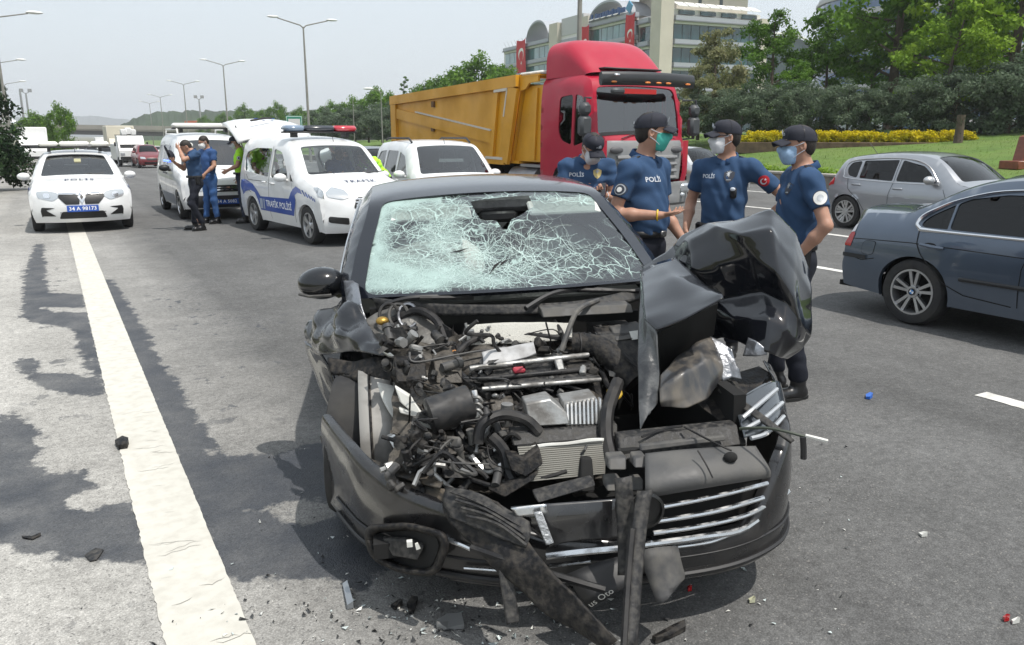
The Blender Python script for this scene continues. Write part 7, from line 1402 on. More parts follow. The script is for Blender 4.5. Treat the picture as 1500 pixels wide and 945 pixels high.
p = tvm @ Vector((-.1, 4.75, 0)); J = stand(1.74); J.update(head=(0, -.22, 1.52), neck=(0, -.13, 1.42), chest=(0, -.08, 1.25), shL=(.19, -.1, 1.38), shR=(-.19, -.1, 1.38), elL=(.24, -.25, 1.12), wrL=(.16, -.42, 1.0), elR=(-.24, -.25, 1.12), wrR=(-.16, -.42, 1.0)); hv('traffic officer in lime yellow top leaning into the open back of the police van', tuple(p), R(8), J, mask=None, head=(0, R(30), 0))
p = tvm @ Vector((1.12, 1.75, 0)); J = stand(1.74); J.update(head=(0, -.44, 1.40), neck=(0, -.34, 1.33), chest=(0, -.2, 1.18), waist=(0, -.03, 1.02), shL=(.19, -.3, 1.31), shR=(-.19, -.3, 1.31), elL=(.24, -.46, 1.12), elR=(-.24, -.46, 1.12), wrL=(.15, -.62, 1.05), wrR=(-.15, -.62, 1.05)); hv('traffic officer in lime yellow top leaning in at the police van far front door', tuple(p), R(8 - 90), J, mask=None, head=(0, R(35), 0), cap=False)
# driver seated in the traffic van
J = dict(head=(0, .02, 1.47), neck=(0, .07, 1.31), chest=(0, .08, 1.1), waist=(0, .1, .88), pelvis=(0, .06, .72), shL=(.19, .07, 1.25), shR=(-.19, .07, 1.25), elL=(.25, -.08, 1.02), elR=(-.25, -.08, 1.02), wrL=(.18, -.30, 1.04), wrR=(-.18, -.30, 1.04), hipL=(.09, .03, .66), hipR=(-.09, .03, .66), knL=(.12, -.4, .66), knR=(-.12, -.4, .66), anL=(.12, -.55, .42), anR=(-.12, -.55, .42))
p = tvm @ Vector((.36, 2.02, 0)); person('person', 'man in dark top seated behind the windscreen of the traffic police van', tuple(p), R(8), J, 1.72, cap=False, mask=None, top='work', trou=HT, belt=False, boots=False, hands=dict(L=dict(d=(-.3, -.8, .3), n=(-1, 0, 0), curl=.9), R=dict(d=(.3, -.8, .3), n=(1, 0, 0), curl=.9)), res=.012)
# ---------------------------------------------------------------- the wrecked black saloon
WR = thing('wrecked_car', 'wrecked black saloon with torn off front end, crumpled hood and shattered windscreen', 'car')
WM = Matrix.Translation((2.27, 4.07, 0)) @ Matrix.Rotation(R(-20.3), 4, 'Z') @ Matrix.Rotation(-.032, 4, 'Y') @ Matrix.Translation((0, -2.2, 0)); WR.matrix_world = WM; WI = WM.inverted()
def wp(u, v, y):                                          # a measured point on the car, at model distance y behind its nose
    o = WI @ Vector((0, 0, CH)); d = WI.to_3x3() @ Vector(ray(u, v)); return o + d * ((y - o.y) / d.y)
def wz(u, v, z): o = WI @ Vector((0, 0, CH)); d = WI.to_3x3() @ Vector(ray(u, v)); return o + d * ((z - o.z) / d.z)
BLK = mat('black_car_paint', (.008, .009, .011), .16, .0, coat=.7, var=.1, coatr=.03, spec=.3); BLKR = mat('black_roof_paint', (.011, .013, .019), .2, 0, coat=.6, coatr=.05, spec=.3)
DUST = mat('dusty_black', (.010, .010, .011), .5, spec=.22, dirt=(.09, .08, .068), dirtamt=.55, ds=34, var=.3, vs=30, bump=.4, bs=70); DUST2 = mat('dusty_plastic', (.021, .021, .022), .48, spec=.28, dirt=(.11, .104, .094), dirtamt=.6, ds=42, var=.3, vs=40, bump=.25, bs=90); MUD = mat('scraped_plastic', (.030, .028, .026), .6, dirt=(.16, .13, .095), dirtamt=.7, ds=14, var=.3, vs=40, bump=.4, bs=80, stretch=(1, 1, 2.6))
ALU = mat('cast_aluminium', (.38, .38, .37), .42, .75, var=.2, vs=18, dirt=(.12, .11, .10), dirtamt=.7, ds=14, bump=.15, bs=90); STEEL = mat('bright_steel', (.62, .62, .61), .25, 1, dirt=(.2, .18, .15), dirtamt=.45, ds=18); HOSEM = mat('hose_rubber', (.012, .012, .013), .45, spec=.3, dirt=(.08, .075, .07), dirtamt=.5, ds=16); PGREY = mat('grey_plastic', (.055, .055, .056), .5, spec=.3, dirt=(.18, .17, .15), dirtamt=.6, ds=12); WHT = mat('broken_white', (.66, .66, .62), .5, dirt=(.3, .28, .25), dirtamt=.4, ds=10); TORN = mat('torn_metal', (.30, .31, .33), .28, .85, dirt=(.06, .06, .065), dirtamt=.8, ds=12, bump=.6, bs=40)
PAINTX = mat('crumpled_paint', (.010, .011, .014), .15, 0, coat=.9, coatr=.03, spec=.3, dirt=(.19, .20, .21), dirtamt=.25, ds=6, bump=.10, bs=16); HOOD = mat('hood_paint', (.008, .009, .012), .12, 0, coat=.75, coatr=.02, spec=.3); SILV = mat('trim_chrome', (.70, .71, .72), .14, 1, dirt=(.25, .24, .22), dirtamt=.35, ds=20)
class RaisedShape(Shape):
    def P(s, t, y, z, off=0.0):
        p = Shape.P(s, t, y, z, off); zz = p[..., 2]; k = np.clip((zz - .7) / .3, 0, 1); p[..., 2] = zz + .07 * k; k2 = np.clip((zz - .85) / .2, 0, 1); p[..., 0] = p[..., 0] * (1 + .035 * k2) - .035 * k2 - .035 * np.clip((zz - 1.0) / .4, 0, 1); return p
s = RaisedShape(4.77, 1.83, [(.1, .2), (.02, .3), (0, .5), (.05, .7), (.25, .82), (.8, .93), (1.18, .975), (1.6, 1.2), (2.04, 1.40), (2.5, 1.45), (3.0, 1.445), (3.5, 1.36), (4.05, 1.14), (4.5, 1.08), (4.72, 1.02), (4.77, .6), (4.7, .28)], [(.15, .93), (.3, .965), (.5, .995), (.7, 1), (.88, .97), (.98, .93), (1.2, .845), (1.36, .765), (1.45, .73)], ws=(1.2, 2.1, .34), roll=.05)
WSC = wsc(s, 1.24, 2.03, .90, .885, .08)
w1 = sw((1.92, 1.0), (2.25, 1.25), (2.6, 1.335), (2.62, .99), r=.04); w2 = sw((2.70, .99), (2.69, 1.335), (3.2, 1.30), (3.5, 1.19), (3.62, 1.02), r=.04)
# cabin shell, open at the front where the nose is gone
Wt = s.W / 2; sil = [(1.30, float(np.interp(1.3, s.ty, s.tz)))] + [tuple(p) for p in s.prof if p[0] > 1.3]
a0 = math.asin((.32 - .22) / .37); outl = sil + [(4.68, .22)] + [(3.66 + .37 * math.cos(-a0 + (math.pi + 2 * a0) * i / 18), .32 + .37 * math.sin(-a0 + (math.pi + 2 * a0) * i / 18)) for i in range(19)] + [(1.36, .22), (1.30, .6)]
def dent(V, sg):                                          # the near side doors are buckled
    P = s.side(sg)(V)
    if sg < 0:
        q = np.exp(-((V[:, 0] - 1.75) / .35) ** 2) * np.clip((.95 - V[:, 1]) / .5, 0, 1); P[:, 0] += .05 * q * np.sin(V[:, 1] * 19 + V[:, 0] * 8) - .03 * q; P[:, 0] += .025 * np.exp(-((V[:, 0] - 2.5) / .5) ** 2) * np.sin(V[:, 1] * 12 + 1) * (V[:, 1] < .98)
    return P
b = MB()
for sg in (-1, 1):
    patch(b, outl, [w1, w2], lambda V: dent(V, sg), .07, flip=sg < 0)
    for w in (w1, w2):
        P0 = s.P(sg, *np.array(resample(w, .07)).T); n = len(P0); b.add([tuple(p) for p in P0] + [tuple(p - np.array([sg * .04, 0, 0])) for p in P0], [(i, (i + 1) % n, n + (i + 1) % n, n + i) for i in range(n)])
s0 = float(s.s_y(1.22)); patch(b, [(-Wt, s0), (Wt, s0), (Wt, s.S[-1]), (-Wt, s.S[-1])], [WSC, wsc(s, 3.1, 3.95, .82, .8)], s.top(), .075, rim=(0, .01, -.03), rimloops=(1, 2)); b.build('body', BLKR, WR, merge=.004, recalc=True)
for sg in (-1, 1):
    for w, nm in ((w1, 'front'), (w2, 'rear')):
        if sg < 0 and w is w1: continue                   # near front window is smashed out
        g = MB(); patch(g, w, [], s.side(sg, -.012), .1, flip=sg < 0); g.build('side_window', glass('car_glass', (.42, .47, .46)), WR, sharp=None)
    q = np.array(spline([(1.75, .985), (2.6, .965), (3.65, .99), (3.7, 1.03), (3.5, 1.21), (3.1, 1.345), (2.6, 1.36), (2.2, 1.24), (1.8, 1.0)], 5)); P = s.P(sg, q[:, 0], q[:, 1], .004); MB().tube([tuple(p) for p in P], .009, 5).build('bright_trim', SILV, WR)
    side = MB(); P = s.P(sg, np.array([2.0, 2.5]), np.array([.84, .85]), .02); side.tube([tuple(P[0]), tuple((P[0] + P[1]) / 2 + np.array([sg * .03, 0, 0])), tuple(P[1])], .014, 6); side.build('door_handle', BLK, WR)
g = MB(); patch(g, wsc(s, 3.1, 3.95, .82, .8), [], s.top((0, -.008, -.008)), .12); g.build('rear_window', glass('car_glass', (.42, .47, .46)), WR, sharp=None)
for x in (-.8, .8): add_wheel(WR, x, 3.66, .325, .215, .215, 'multi')
fl = MB(); fl.box((0, 3.0, .26), (1.6, 3.3, .06)); fl.box((0, 1.42, .62), (1.5, .05, .72)); fl.build('floor', DARK(), WR)
# ---- shattered windscreen
def frost_glass():
    m = bpy.data.materials.new('shattered_glass'); m.use_nodes = True; nt = m.node_tree; N = nt.nodes; L = nt.links; N.remove(N['Principled BSDF']); out = N['Material Output']
    tc = N.new('ShaderNodeTexCoord'); nz = N.new('ShaderNodeTexNoise'); nz.inputs['Scale'].default_value = 9; L.new(tc.outputs['Object'], nz.inputs[0]); ad = N.new('ShaderNodeMixRGB'); ad.blend_type = 'ADD'; ad.inputs[0].default_value = .10; L.new(tc.outputs['Object'], ad.inputs[1]); L.new(nz.outputs['Color'], ad.inputs[2])
    at_ = N.new('ShaderNodeAttribute'); at_.attribute_name = 'crush'
    def mr(v, a, b_, c, d): n = N.new('ShaderNodeMapRange'); [setattr(n.inputs[i], 'default_value', q) for i, q in zip((1, 2, 3, 4), (a, b_, c, d))]; L.new(v, n.inputs[0]); return n.outputs[0]
    def mth(op, a, b_):
        n = N.new('ShaderNodeMath'); n.operation = op; n.use_clamp = False
        for i, q in enumerate((a, b_)):
            if isinstance(q, (int, float)): n.inputs[i].default_value = q
            else: L.new(q, n.inputs[i])
        return n.outputs[0]
    tot = None
    for sc, wd, lo, hi in ((9, .035, .18, .40), (26, .06, .34, .62), (80, .16, .50, .9), (190, .3, .62, 1.0)):
        vo = N.new('ShaderNodeTexVoronoi'); vo.feature = 'DISTANCE_TO_EDGE'; vo.inputs['Scale'].default_value = sc; L.new(ad.outputs[0], vo.inputs[0]); ln = mth('MULTIPLY', mr(vo.outputs[0], 0, wd, 1, 0), mr(at_.outputs['Fac'], lo, hi, 0, .85)); tot = ln if tot is None else mth('MAXIMUM', tot, ln)
    n2 = N.new('ShaderNodeTexNoise'); n2.inputs['Scale'].default_value = 14; n2.inputs['Detail'].default_value = 6; L.new(tc.outputs['Object'], n2.inputs[0])
    tot = mth('MAXIMUM', tot, mth('MULTIPLY', mr(at_.outputs['Fac'], .55, 1.05, 0, .8), mr(n2.outputs[0], .3, .6, .35, 1))); tot = mth('MINIMUM', tot, .93)
    t = N.new('ShaderNodeBsdfTransparent'); t.inputs[0].default_value = (.60, .67, .66, 1); gl = N.new('ShaderNodeBsdfGlossy'); gl.inputs['Roughness'].default_value = .06; fr = N.new('ShaderNodeFresnel'); fr.inputs[0].default_value = 1.5; m1 = N.new('ShaderNodeMixShader'); L.new(mth('ADD', mth('MULTIPLY', fr.outputs[0], 1.4), .10), m1.inputs[0]); L.new(t.outputs[0], m1.inputs[1]); L.new(gl.outputs[0], m1.inputs[2])
    d = N.new('ShaderNodeBsdfPrincipled'); d.inputs['Base Color'].default_value = (.45, .60, .56, 1); d.inputs['Roughness'].default_value = .35; m2 = N.new('ShaderNodeMixShader'); L.new(tot, m2.inputs[0]); L.new(m1.outputs[0], m2.inputs[1]); L.new(d.outputs[0], m2.inputs[2]); L.new(m2.outputs[0], out.inputs[0]); return m
def to_ws(u, v):                                          # image point -> (x, arc) on the windscreen surface
    best = None
    for it in range(1):
        o = np.array(WI @ Vector((0, 0, CH))); d = np.array(WI.to_3x3() @ Vector(ray(u, v))); X, Sq = np.meshgrid(np.linspace(-.95, .95, 77), np.linspace(s0, float(s.s_y(2.1)), 61)); q = np.c_[X.ravel(), Sq.ravel()]; P = s.top()(q) - o; n = np.linalg.norm(np.cross(P, d / np.linalg.norm(d)), axis=1); return q[int(np.argmin(n))]
hub1, hub2, hub3 = to_ws(703, 358), to_ws(775, 372), to_ws(640, 330)
hole = [tuple(to_ws(*p)) for p in ((690, 292), (728, 288), (775, 286), (782, 300), (765, 312), (748, 318), (744, 330), (736, 326), (728, 316), (706, 316), (696, 306))]
def dip(q): return .055 * np.exp(-((np.linalg.norm(q - hub1, axis=1) / .23) ** 2)) + .04 * np.exp(-((np.linalg.norm(q - hub2, axis=1) / .20) ** 2)) + .03 * np.exp(-((np.linalg.norm(q - hub3, axis=1) / .3) ** 2))
def wsmap(off):
    return lambda V: s.top((0, .004, -.004))(V) + (np.array([0, .45, -.9])[None] * (dip(V) - off + .006 * np.sin(V[:, 0] * 31 + V[:, 1] * 22) * np.exp(-((np.linalg.norm(V - hub1, axis=1) / .4) ** 2)))[:, None])
V2, T2, LP2 = fill2d(WSC, [hole], .022); P3 = wsmap(0)(V2); me = bpy.data.meshes.new('windscreen'); me.from_pydata(P3.tolist(), [], T2.tolist())
ed = segdist(V2, WSC); d1, d2, d3 = (np.linalg.norm(V2 - h, axis=1) for h in (hub1, hub2, hub3)); ed2 = segdist(V2, hole)
crush = np.maximum.reduce([.95 * np.exp(-(d1 / .10) ** 2), .62 * np.exp(-(d1 / .30) ** 2), .66 * np.exp(-(d2 / .17) ** 2), .85 * np.exp(-(d3 / .26) ** 2), .50 * np.exp(-(ed2 / .05) ** 2)])
bot = V2[:, 1] - s0; left = np.clip((.25 - V2[:, 0]) / .9, 0, 1)
crush = np.maximum(crush, (1.12 - 2.4 * np.abs(bot - .15)) * (.42 + .68 * left)); crush = np.maximum(crush, np.where(V2[:, 0] < -.35, 1.15 - 4.5 * ed, 0)); crush = np.maximum(crush, np.where(V2[:, 0] < .9, .85 - 6 * np.abs((s.s_y(2.0) - V2[:, 1]) - .06), 0) * .8); crush = np.maximum(crush, .40 * np.exp(-(d2 / .42) ** 2)); crush *= np.where((bot < .07), np.clip(bot / .07, .45, 1), 1)
crush = np.maximum(crush, np.interp(V2[:, 0], [-.5, .1, .45], [.42, .30, .14]) + .10 * np.sin(V2[:, 0] * 11 + 2 * np.sin(V2[:, 1] * 7))); crush += .13 * np.sin(V2[:, 0] * 17 + 3 * np.sin(V2[:, 1] * 9)) * np.sin(V2[:, 1] * 21) * (crush > .25)
me.attributes.new('crush', 'FLOAT', 'POINT').data.foreach_set('value', np.clip(crush, 0, 1).astype(np.float32)); me.polygons.foreach_set('use_smooth', [True] * len(me.polygons)); me.materials.append(frost_glass()); WS = link(bpy.data.objects.new('windscreen', me), WR)
cr = MB(); rg = np.random.default_rng(9)
def crack(q0, ang, ln, w, wob=1.1):
    q = np.array(q0, float); st = .022; pts = [q.copy()]; a = ang
    for i in range(int(ln / st)):
        a += rg.normal(0, wob * .35); a = a * .93 + ang * .07; q = q + st * np.array([math.cos(a), math.sin(a)])
        if not inpoly(q, WSC)[0] or inpoly(q, hole)[0]: break
        pts.append(q.copy())
    if len(pts) < 3: return
    Q = np.array(pts); T_ = np.gradient(Q, axis=0); T_ /= np.linalg.norm(T_, axis=1)[:, None] + 1e-9; Nn = np.c_[-T_[:, 1], T_[:, 0]]; ww = w * np.linspace(1, .35, len(Q))[:, None] * rg.uniform(.5, 1.3, (len(Q), 1)); A_ = wsmap(.004)(Q + Nn * ww); B_ = wsmap(.004)(Q - Nn * ww); cr.grid([[tuple(x), tuple(y)] for x, y in zip(A_, B_)])
for h, n, l in ((hub1, 36, .50), (hub2, 38, .48), (hub3, 24, .45), (to_ws(735, 380), 22, .4), (to_ws(845, 368), 9, .35), (to_ws(600, 380), 14, .3)):
    for i in range(n): crack(h + rg.normal(0, .03, 2), 2 * math.pi * i / n + rg.normal(0, .3), l * rg.uniform(.35, 1.15), .0008 * rg.uniform(.6, 1.8))
    for i in range(int(n * 2.6)): a = rg.uniform(0, 6.28); rr_ = rg.uniform(.03, .30); crack(h + rr_ * np.array([math.cos(a), math.sin(a)]), a + math.pi / 2 + rg.normal(0, .7), rr_ * rg.uniform(.5, 1.3), .0007 * rg.uniform(.6, 1.7), .8)
for i in range(14): crack(to_ws(rg.uniform(780, 930), rg.uniform(340, 410)), rg.uniform(0, 6.28), rg.uniform(.15, .5), .0007, .7)
tag(cr.build('windscreen_cracks', mat('crack_white', (.47, .59, .56), .4), WS, sharp=None), kind='stuff')
for (u, v, an, l) in ((672, 356, .4, .07), (728, 377, .9, .09), (741, 371, .8, .05)): q = to_ws(u, v); P = [q + l * np.array([math.cos(an) * t, math.sin(an) * t]) for t in (-1, 0, 1)]; P.insert(2, q + np.array([-.012, .012])); f_ = wsmap(.007)(np.array(P)); MB().add([tuple(p) for p in f_], [(0, 1, 3, 2)]).build('glass_gap', DARK(), WS)
# ---- inside the cabin
fab = mat('seat_fabric_0.05', (.05, .05, .055), .85)
for sx in (-.38, .38): g = MB(); g.box((sx, 2.55, .55), (.52, .52, .2), bev=.06); g.box((sx, 2.9, .9), (.5, .16, .65), bev=.07); g.box((sx, 2.95, 1.27), (.27, .1, .18), bev=.05); g.build('seat', fab, WR)
MB().box((0, 3.5, .8), (1.3, .18, .7), bev=.06).build('rear_seat', fab, WR); MB().box((0, 1.78, .86), (1.42, .55, .26), bev=.08).build('dashboard', PLAS(), WR)
AIR = mat('airbag_white', (.72, .72, .69), .9, var=.08, vs=12, bump=.5, bs=22)
for c, r_ in (((-.42, 2.06, 1.06), (.32, .24, .20)), ((.38, 2.14, 1.06), (.24, .14, .2))):
    MB().ell(c, r_, nu=20, nv=12).build('airbag', AIR, WR)
for vx, vw in ((-.40, .44), (.34, .40)): MB().box((0, 0, 0), (vw, .17, .02), M=Matrix.Translation((vx, 1.97, 1.375)) @ Matrix.Rotation(R(26), 4, 'X'), bev=.012).build('sun_visor', AIR, WR)
MB().box((-.02, 2.16, 1.40), (.62, .30, .10), bev=.03).build('roof_console', mat('console_grey', (.085, .085, .09), .7, var=.3, vs=12, bump=.4, bs=40), WR); MB().box((-.02, 2.03, 1.33), (.22, .05, .07), bev=.02).build('rear_view_mirror', PLAS(), WR)
p = Vector((-.995, 1.80, 1.05)); m = MB(); m.ell(p, (.125, .095, .085), nu=20, nv=12); m.tube([p + Vector((.08, .02, -.05)), (-.88, 1.9, 1.0)], [.04, .03], 8); mo_ = m.build('mirror', BLK, WR); MB().tube([p + Vector((-.115, -.04, -.045)), p + Vector((-.06, -.085, -.052)), p + Vector((.05, -.09, -.05))], .008, 6).build('mirror_indicator', PGREY, mo_)
# ---- tools for bent sheet and clutter
def sheet(nm, rows, m, lv=3, th=.004, amp=0.0, cr_=0.0, seed=1, par=None, label=None, tri=False):
    G = [[(wp(*p) if len(p) == 3 else Vector(p[:3])) for p in row] for row in rows]; o = MB().grid([[tuple(p) for p in r_] for r_ in G]).build(nm, m, par or WR, sharp=None, label=label); me = o.data
    if cr_:
        ca = me.attributes.new('crease_edge', 'FLOAT', 'EDGE'); rg_ = np.random.default_rng(seed); ca.data.foreach_set('value', np.clip(rg_.normal(cr_, .28, len(me.edges)), 0, .95).astype(np.float32))
    md = o.modifiers.new('s', 'SUBSURF'); md.levels = lv; md.render_levels = lv; md.boundary_smooth = 'PRESERVE_CORNERS'
    if amp:
        tx = bpy.data.textures.get('crumple_%d' % seed) or bpy.data.textures.new('crumple_%d' % seed, 'VORONOI'); tx.noise_scale = .16; tx.distance_metric = 'DISTANCE'; d = o.modifiers.new('d', 'DISPLACE'); d.texture = tx; d.strength = amp; d.texture_coords = 'LOCAL'; d.mid_level = .4
    if th: md = o.modifiers.new('t', 'SOLIDIFY'); md.thickness = th
    return o
def plate_(nm, pts, th, m, par=None, dy=1.0, bev=True):
    P = [tuple(wp(*p)) for p in pts]; o = MB().prism(P, (0, th * dy, 0)).build(nm, m, par or WR, sharp=30)
    if bev: md = o.modifiers.new('b', 'BEVEL'); md.width = min(.006, th * .3); md.segments = 2
    return o
def hose(pts, r_, m=None, nm='hose', n=8): return MB().tube(spline([tuple(wp(*p)) for p in pts], 5), r_, n).build(nm, m or HOSEM, WR)
def can(nm, a, b_, r_, m, cap_=None, n=18, ribs=0):
    A_, B_ = wp(*a), wp(*b_); k = MB(); k.tube([A_, A_.lerp(B_, .03), A_.lerp(B_, .97), B_], [r_ * .9, r_, r_, r_ * .9], n)
    for i in range(ribs): q = (i + 1) / (ribs + 1); k.tube([A_.lerp(B_, q - .02), A_.lerp(B_, q + .02)], r_ * 1.09, n)
    return k.build(nm, m, WR)
# ---- front bulkhead, scuttle and wipers
sheet('scuttle_panel', [[(548, 436, 1.42), (620, 444, 1.30), (700, 448, 1.22), (790, 448, 1.18), (860, 445, 1.2), (935, 425, 1.3)], [(560, 462, 1.40), (630, 462, 1.28), (705, 462, 1.2), (795, 462, 1.15), (865, 460, 1.15), (938, 440, 1.25)]], DUST2, 2, .02)
plate_('scuttle_grille', [(792, 452, 1.1), (925, 446, 1.12), (928, 458, 1.08), (795, 466, 1.08)], .1, PGREY)
plate_('bulkhead', [(560, 462, 1.38), (935, 455, 1.3), (938, 560, 1.3), (560, 560, 1.38)], .02, DARK(), bev=False)
sheet('heat_shield', [[(684, 476, 1.08), (735, 473, 1.07), (790, 472, 1.06), (838, 474, 1.07)], [(684, 506, 1.02), (735, 504, 1.0), (790, 501, .99), (838, 497, 1.0)]], mat('perforated_foil', (.60, .585, .53), .45, .25, bump=.8, bs=260), 3, .004, .01, seed=3)
for pts in ([(565, 446, 1.32), (600, 437, 1.30), (650, 435, 1.30), (694, 434, 1.3)], [(770, 452, 1.12), (810, 430, 1.22), (860, 424, 1.3), (938, 430, 1.28)]): hose(pts, .013, PLAS(), 'wiper_arm', 6)
for pts in ([(615, 437, 1.28), (694, 436, 1.28)], [(790, 424, 1.3), (936, 427, 1.26)]): hose(pts, .012, HOSEM, 'wiper_blade', 6)
hose([(876, 440, 1.2), (850, 452, 1.0), (838, 470, .9), (822, 515, .82)], .012, PGREY, 'hood_prop', 8)
# ---- engine bay: tub with the shade of the gaps in its colour, then everything in it
tub = MB(); tub.box((-.05, .85, .30), (1.45, 1.1, .06)); tub.box((-.66, 1.05, .42), (.05, .5, .3)); tub.box((.66, .85, .52), (.05, 1.0, .5)); tub.build('engine_bay', DARK(), WR)
# engine top
plate_('engine_block', [(690, 545, .82), (880, 545, .82), (890, 640, .50), (700, 640, .5)], .12, DUST)
for i, (a, b_) in enumerate((((688, 540, .74), (862, 520, .82)), ((700, 556, .68), (872, 540, .76)), ((706, 570, .64), (880, 556, .70)))): can('fuel_rail', a, b_, .012 - .001 * i, (ALU, HOSEM, ALU)[i], n=10, ribs=6)
sheet('valve_cover', [[(700, 534, .88), (760, 524, .92), (820, 522, .93), (858, 524, .93)], [(702, 552, .74), (765, 545, .78), (822, 538, .8), (868, 540, .82)], [(712, 572, .64), (770, 566, .66), (826, 558, .68), (880, 556, .7)]], DUST2, 2, .01, .012, seed=4)
sheet('intake_duct', [[(706, 522, .86), (735, 513, .88), (770, 508, .9), (782, 506, .9)], [(710, 532, .80), (740, 524, .82), (772, 516, .84), (784, 513, .84)], [(700, 548, .78), (722, 538, .80), (776, 524, .82), (786, 520, .82)]], mat('intake_grey', (.42, .42, .42), .5, dirt=(.14, .13, .12), dirtamt=.6, ds=16), 3, .02, .02, .3, seed=77)
plate_('alternator_cover', [(770, 592, .46), (806, 584, .48), (830, 604, .46), (835, 622, .44), (775, 626, .44)], .1, ALU)
o = plate_('ribbed_casting', [(826, 590, .50), (874, 582, .52), (884, 610, .48), (880, 622, .46), (828, 624, .46)], .12, ALU)
for i in range(9): x0 = 830 + 6 * i; plate_('casting_rib', [(x0, 592 - i, .485), (x0 + 2.6, 592 - i, .485), (x0 + 3.4, 621, .445), (x0 + .8, 621, .445)], .02, STEEL, o, bev=False)
can('oil_filter', (628, 610, .52), (690, 589, .55), .072, mat('canister_black', (.016, .016, .017), .4, dirt=(.07, .065, .06), dirtamt=.4, ds=30), n=26); can('filter_bracket', (694, 572, .54), (700, 612, .5), .014, STEEL, n=8)
for k in range(4): hose([(690, 585 + 9 * k, .52), (700, 582 + 9 * k, .50), (706, 588 + 9 * k, .50)], .008, ALU, 'fitting', 6)
sheet('washer_bottle', [[(552, 560, .92), (575, 565, .9), (596, 570, .9)], [(560, 590, .86), (580, 600, .84), (612, 602, .84)], [(575, 612, .82), (600, 622, .80), (636, 632, .8)]], WHT, 2, .01, .03, seed=6)
plate_('broken_bracket', [(578, 566, .66), (604, 582, .64), (622, 612, .60), (638, 632, .58), (612, 622, .60), (598, 600, .62), (586, 590, .64)], .03, WHT)
plate_('broken_bracket', [(584, 598, .63), (612, 606, .61), (618, 614, .60), (586, 606, .62)], .03, WHT); plate_('broken_bracket', [(566, 642, .7), (584, 634, .7), (592, 650, .68), (578, 664, .68)], .04, STEEL)
# airbox and big intake trunk on the right
plate_('airbox', [(878, 490, .98), (940, 486, 1.0), (944, 556, .78), (922, 566, .72), (886, 540, .78)], .25, DUST2); plate_('airbox_lid', [(896, 482, 1.02), (938, 474, 1.06), (942, 494, .96), (902, 500, .94)], .06, PGREY)
hose([(838, 505, .92), (860, 506, .9), (880, 512, .86), (902, 530, .8), (930, 560, .72)], [.055] * 21, DUST, 'intake_trunk', 16)
for q in range(4): can('trunk_rib', (846 + 8 * q, 506, .91), (848 + 8 * q, 506, .91), .060, HOSEM, n=18)
plate_('fuse_box', [(872, 482, 1.05), (900, 478, 1.08), (906, 498, .98), (878, 504, .95)], .08, DUST); plate_('battery_label', [(922, 486, .985), (938, 484, .985), (940, 496, .95), (926, 498, .95)], .005, WHT, bev=False)
th = np.linspace(0, 2 * math.pi, 21); c = wp(900, 576, .56); MB().tube([c + Vector((.026 * math.cos(a), .012 * math.sin(a), .018 * math.sin(a))) for a in th], .008, 8, caps=False).build('oil_cap', mat('cap_yellow', (.62, .40, .03), .45), WR)
# big hoses
for pts, r_ in (([(700, 650, .42), (706, 622, .44), (735, 608, .46), (770, 615, .44), (790, 634, .42)], .022), ([(668, 622, .55), (680, 650, .5), (700, 664, .46), (722, 660, .44)], .016), ([(905, 560, .60), (890, 600, .46), (888, 640, .38), (895, 672, .32)], .028), ([(668, 520, .9), (690, 500, 1.0), (730, 490, 1.05), (790, 492, 1.02), (850, 500, .98)], .013), ([(668, 520, .9), (672, 545, .8), (700, 570, .7), (716, 580, .64)], .016), ([(720, 640, .44), (738, 660, .4), (745, 690, .36), (752, 705, .33)], .024), ([(560, 640, .66), (610, 655, .56), (650, 672, .5), (690, 690, .42)], .009), ([(600, 660, .56), (640, 690, .46), (680, 700, .4), (720, 712, .34)], .01), ([(600, 690, .5), (650, 680, .46), (700, 690, .4), (715, 702, .36)], .009), ([(812, 470, 1.1), (826, 500, .95), (800, 530, .86), (780, 545, .78)], .010), ([(575, 470, 1.3), (610, 455, 1.28), (640, 470, 1.2), (655, 505, 1.1)], .020), ([(700, 500, 1.1), (660, 492, 1.15), (640, 480, 1.2)], .012), ([(855, 530, .86), (880, 545, .8), (890, 565, .7), (900, 572, .62)], .012), ([(745, 690, .36), (790, 700, .3), (830, 690, .3)], .008)): hose(pts, r_)
for pts, r_ in (([(690, 668, .44), (712, 690, .4), (740, 680, .4)], .015), ([(650, 640, .55), (672, 664, .5), (706, 668, .46), (730, 655, .46)], .013), ([(596, 510, 1.0), (575, 520, 1.0), (560, 510, 1.05)], .014)): hose(pts, r_, STEEL, 'pipe')
# image left strut tower, torn wiring and bent metal
can('strut', (580, 486, 1.16), (600, 540, 1.05), .07, DUST, ribs=6); sheet('strut_tower', [[(530, 470, 1.35), (560, 452, 1.36), (600, 448, 1.34), (640, 462, 1.28)], [(540, 500, 1.25), (572, 482, 1.25), (615, 480, 1.22), (655, 495, 1.16)], [(556, 520, 1.15), (590, 512, 1.12), (630, 515, 1.06), (664, 520, 1.02)]], mat('torn_grey', (.16, .155, .145), .5, .3, dirt=(.05, .045, .04), dirtamt=.8, ds=12, bump=.5, bs=50), 3, .006, .05, .4, seed=7)
sheet('torn_panel', [[(640, 470, 1.2), (660, 480, 1.1), (684, 500, 1.05)], [(645, 490, 1.14), (668, 500, 1.05), (690, 515, 1.0)], [(640, 512, 1.1), (660, 520, 1.02), (678, 520, 1.0)]], DUST, 3, .005, .03, .4, seed=8)
for k in range(3): c = wp(570 + 14 * k, 462 + 3 * k, 1.27); MB().tube([c + Vector((.045 * math.cos(a), .03 * math.sin(a), .05 * math.sin(a) + .01 * k)) for a in np.linspace(.3, 5.5, 16)], .008, 6).build('wire_loop', [HOSEM, PGREY, TORN][k], WR)
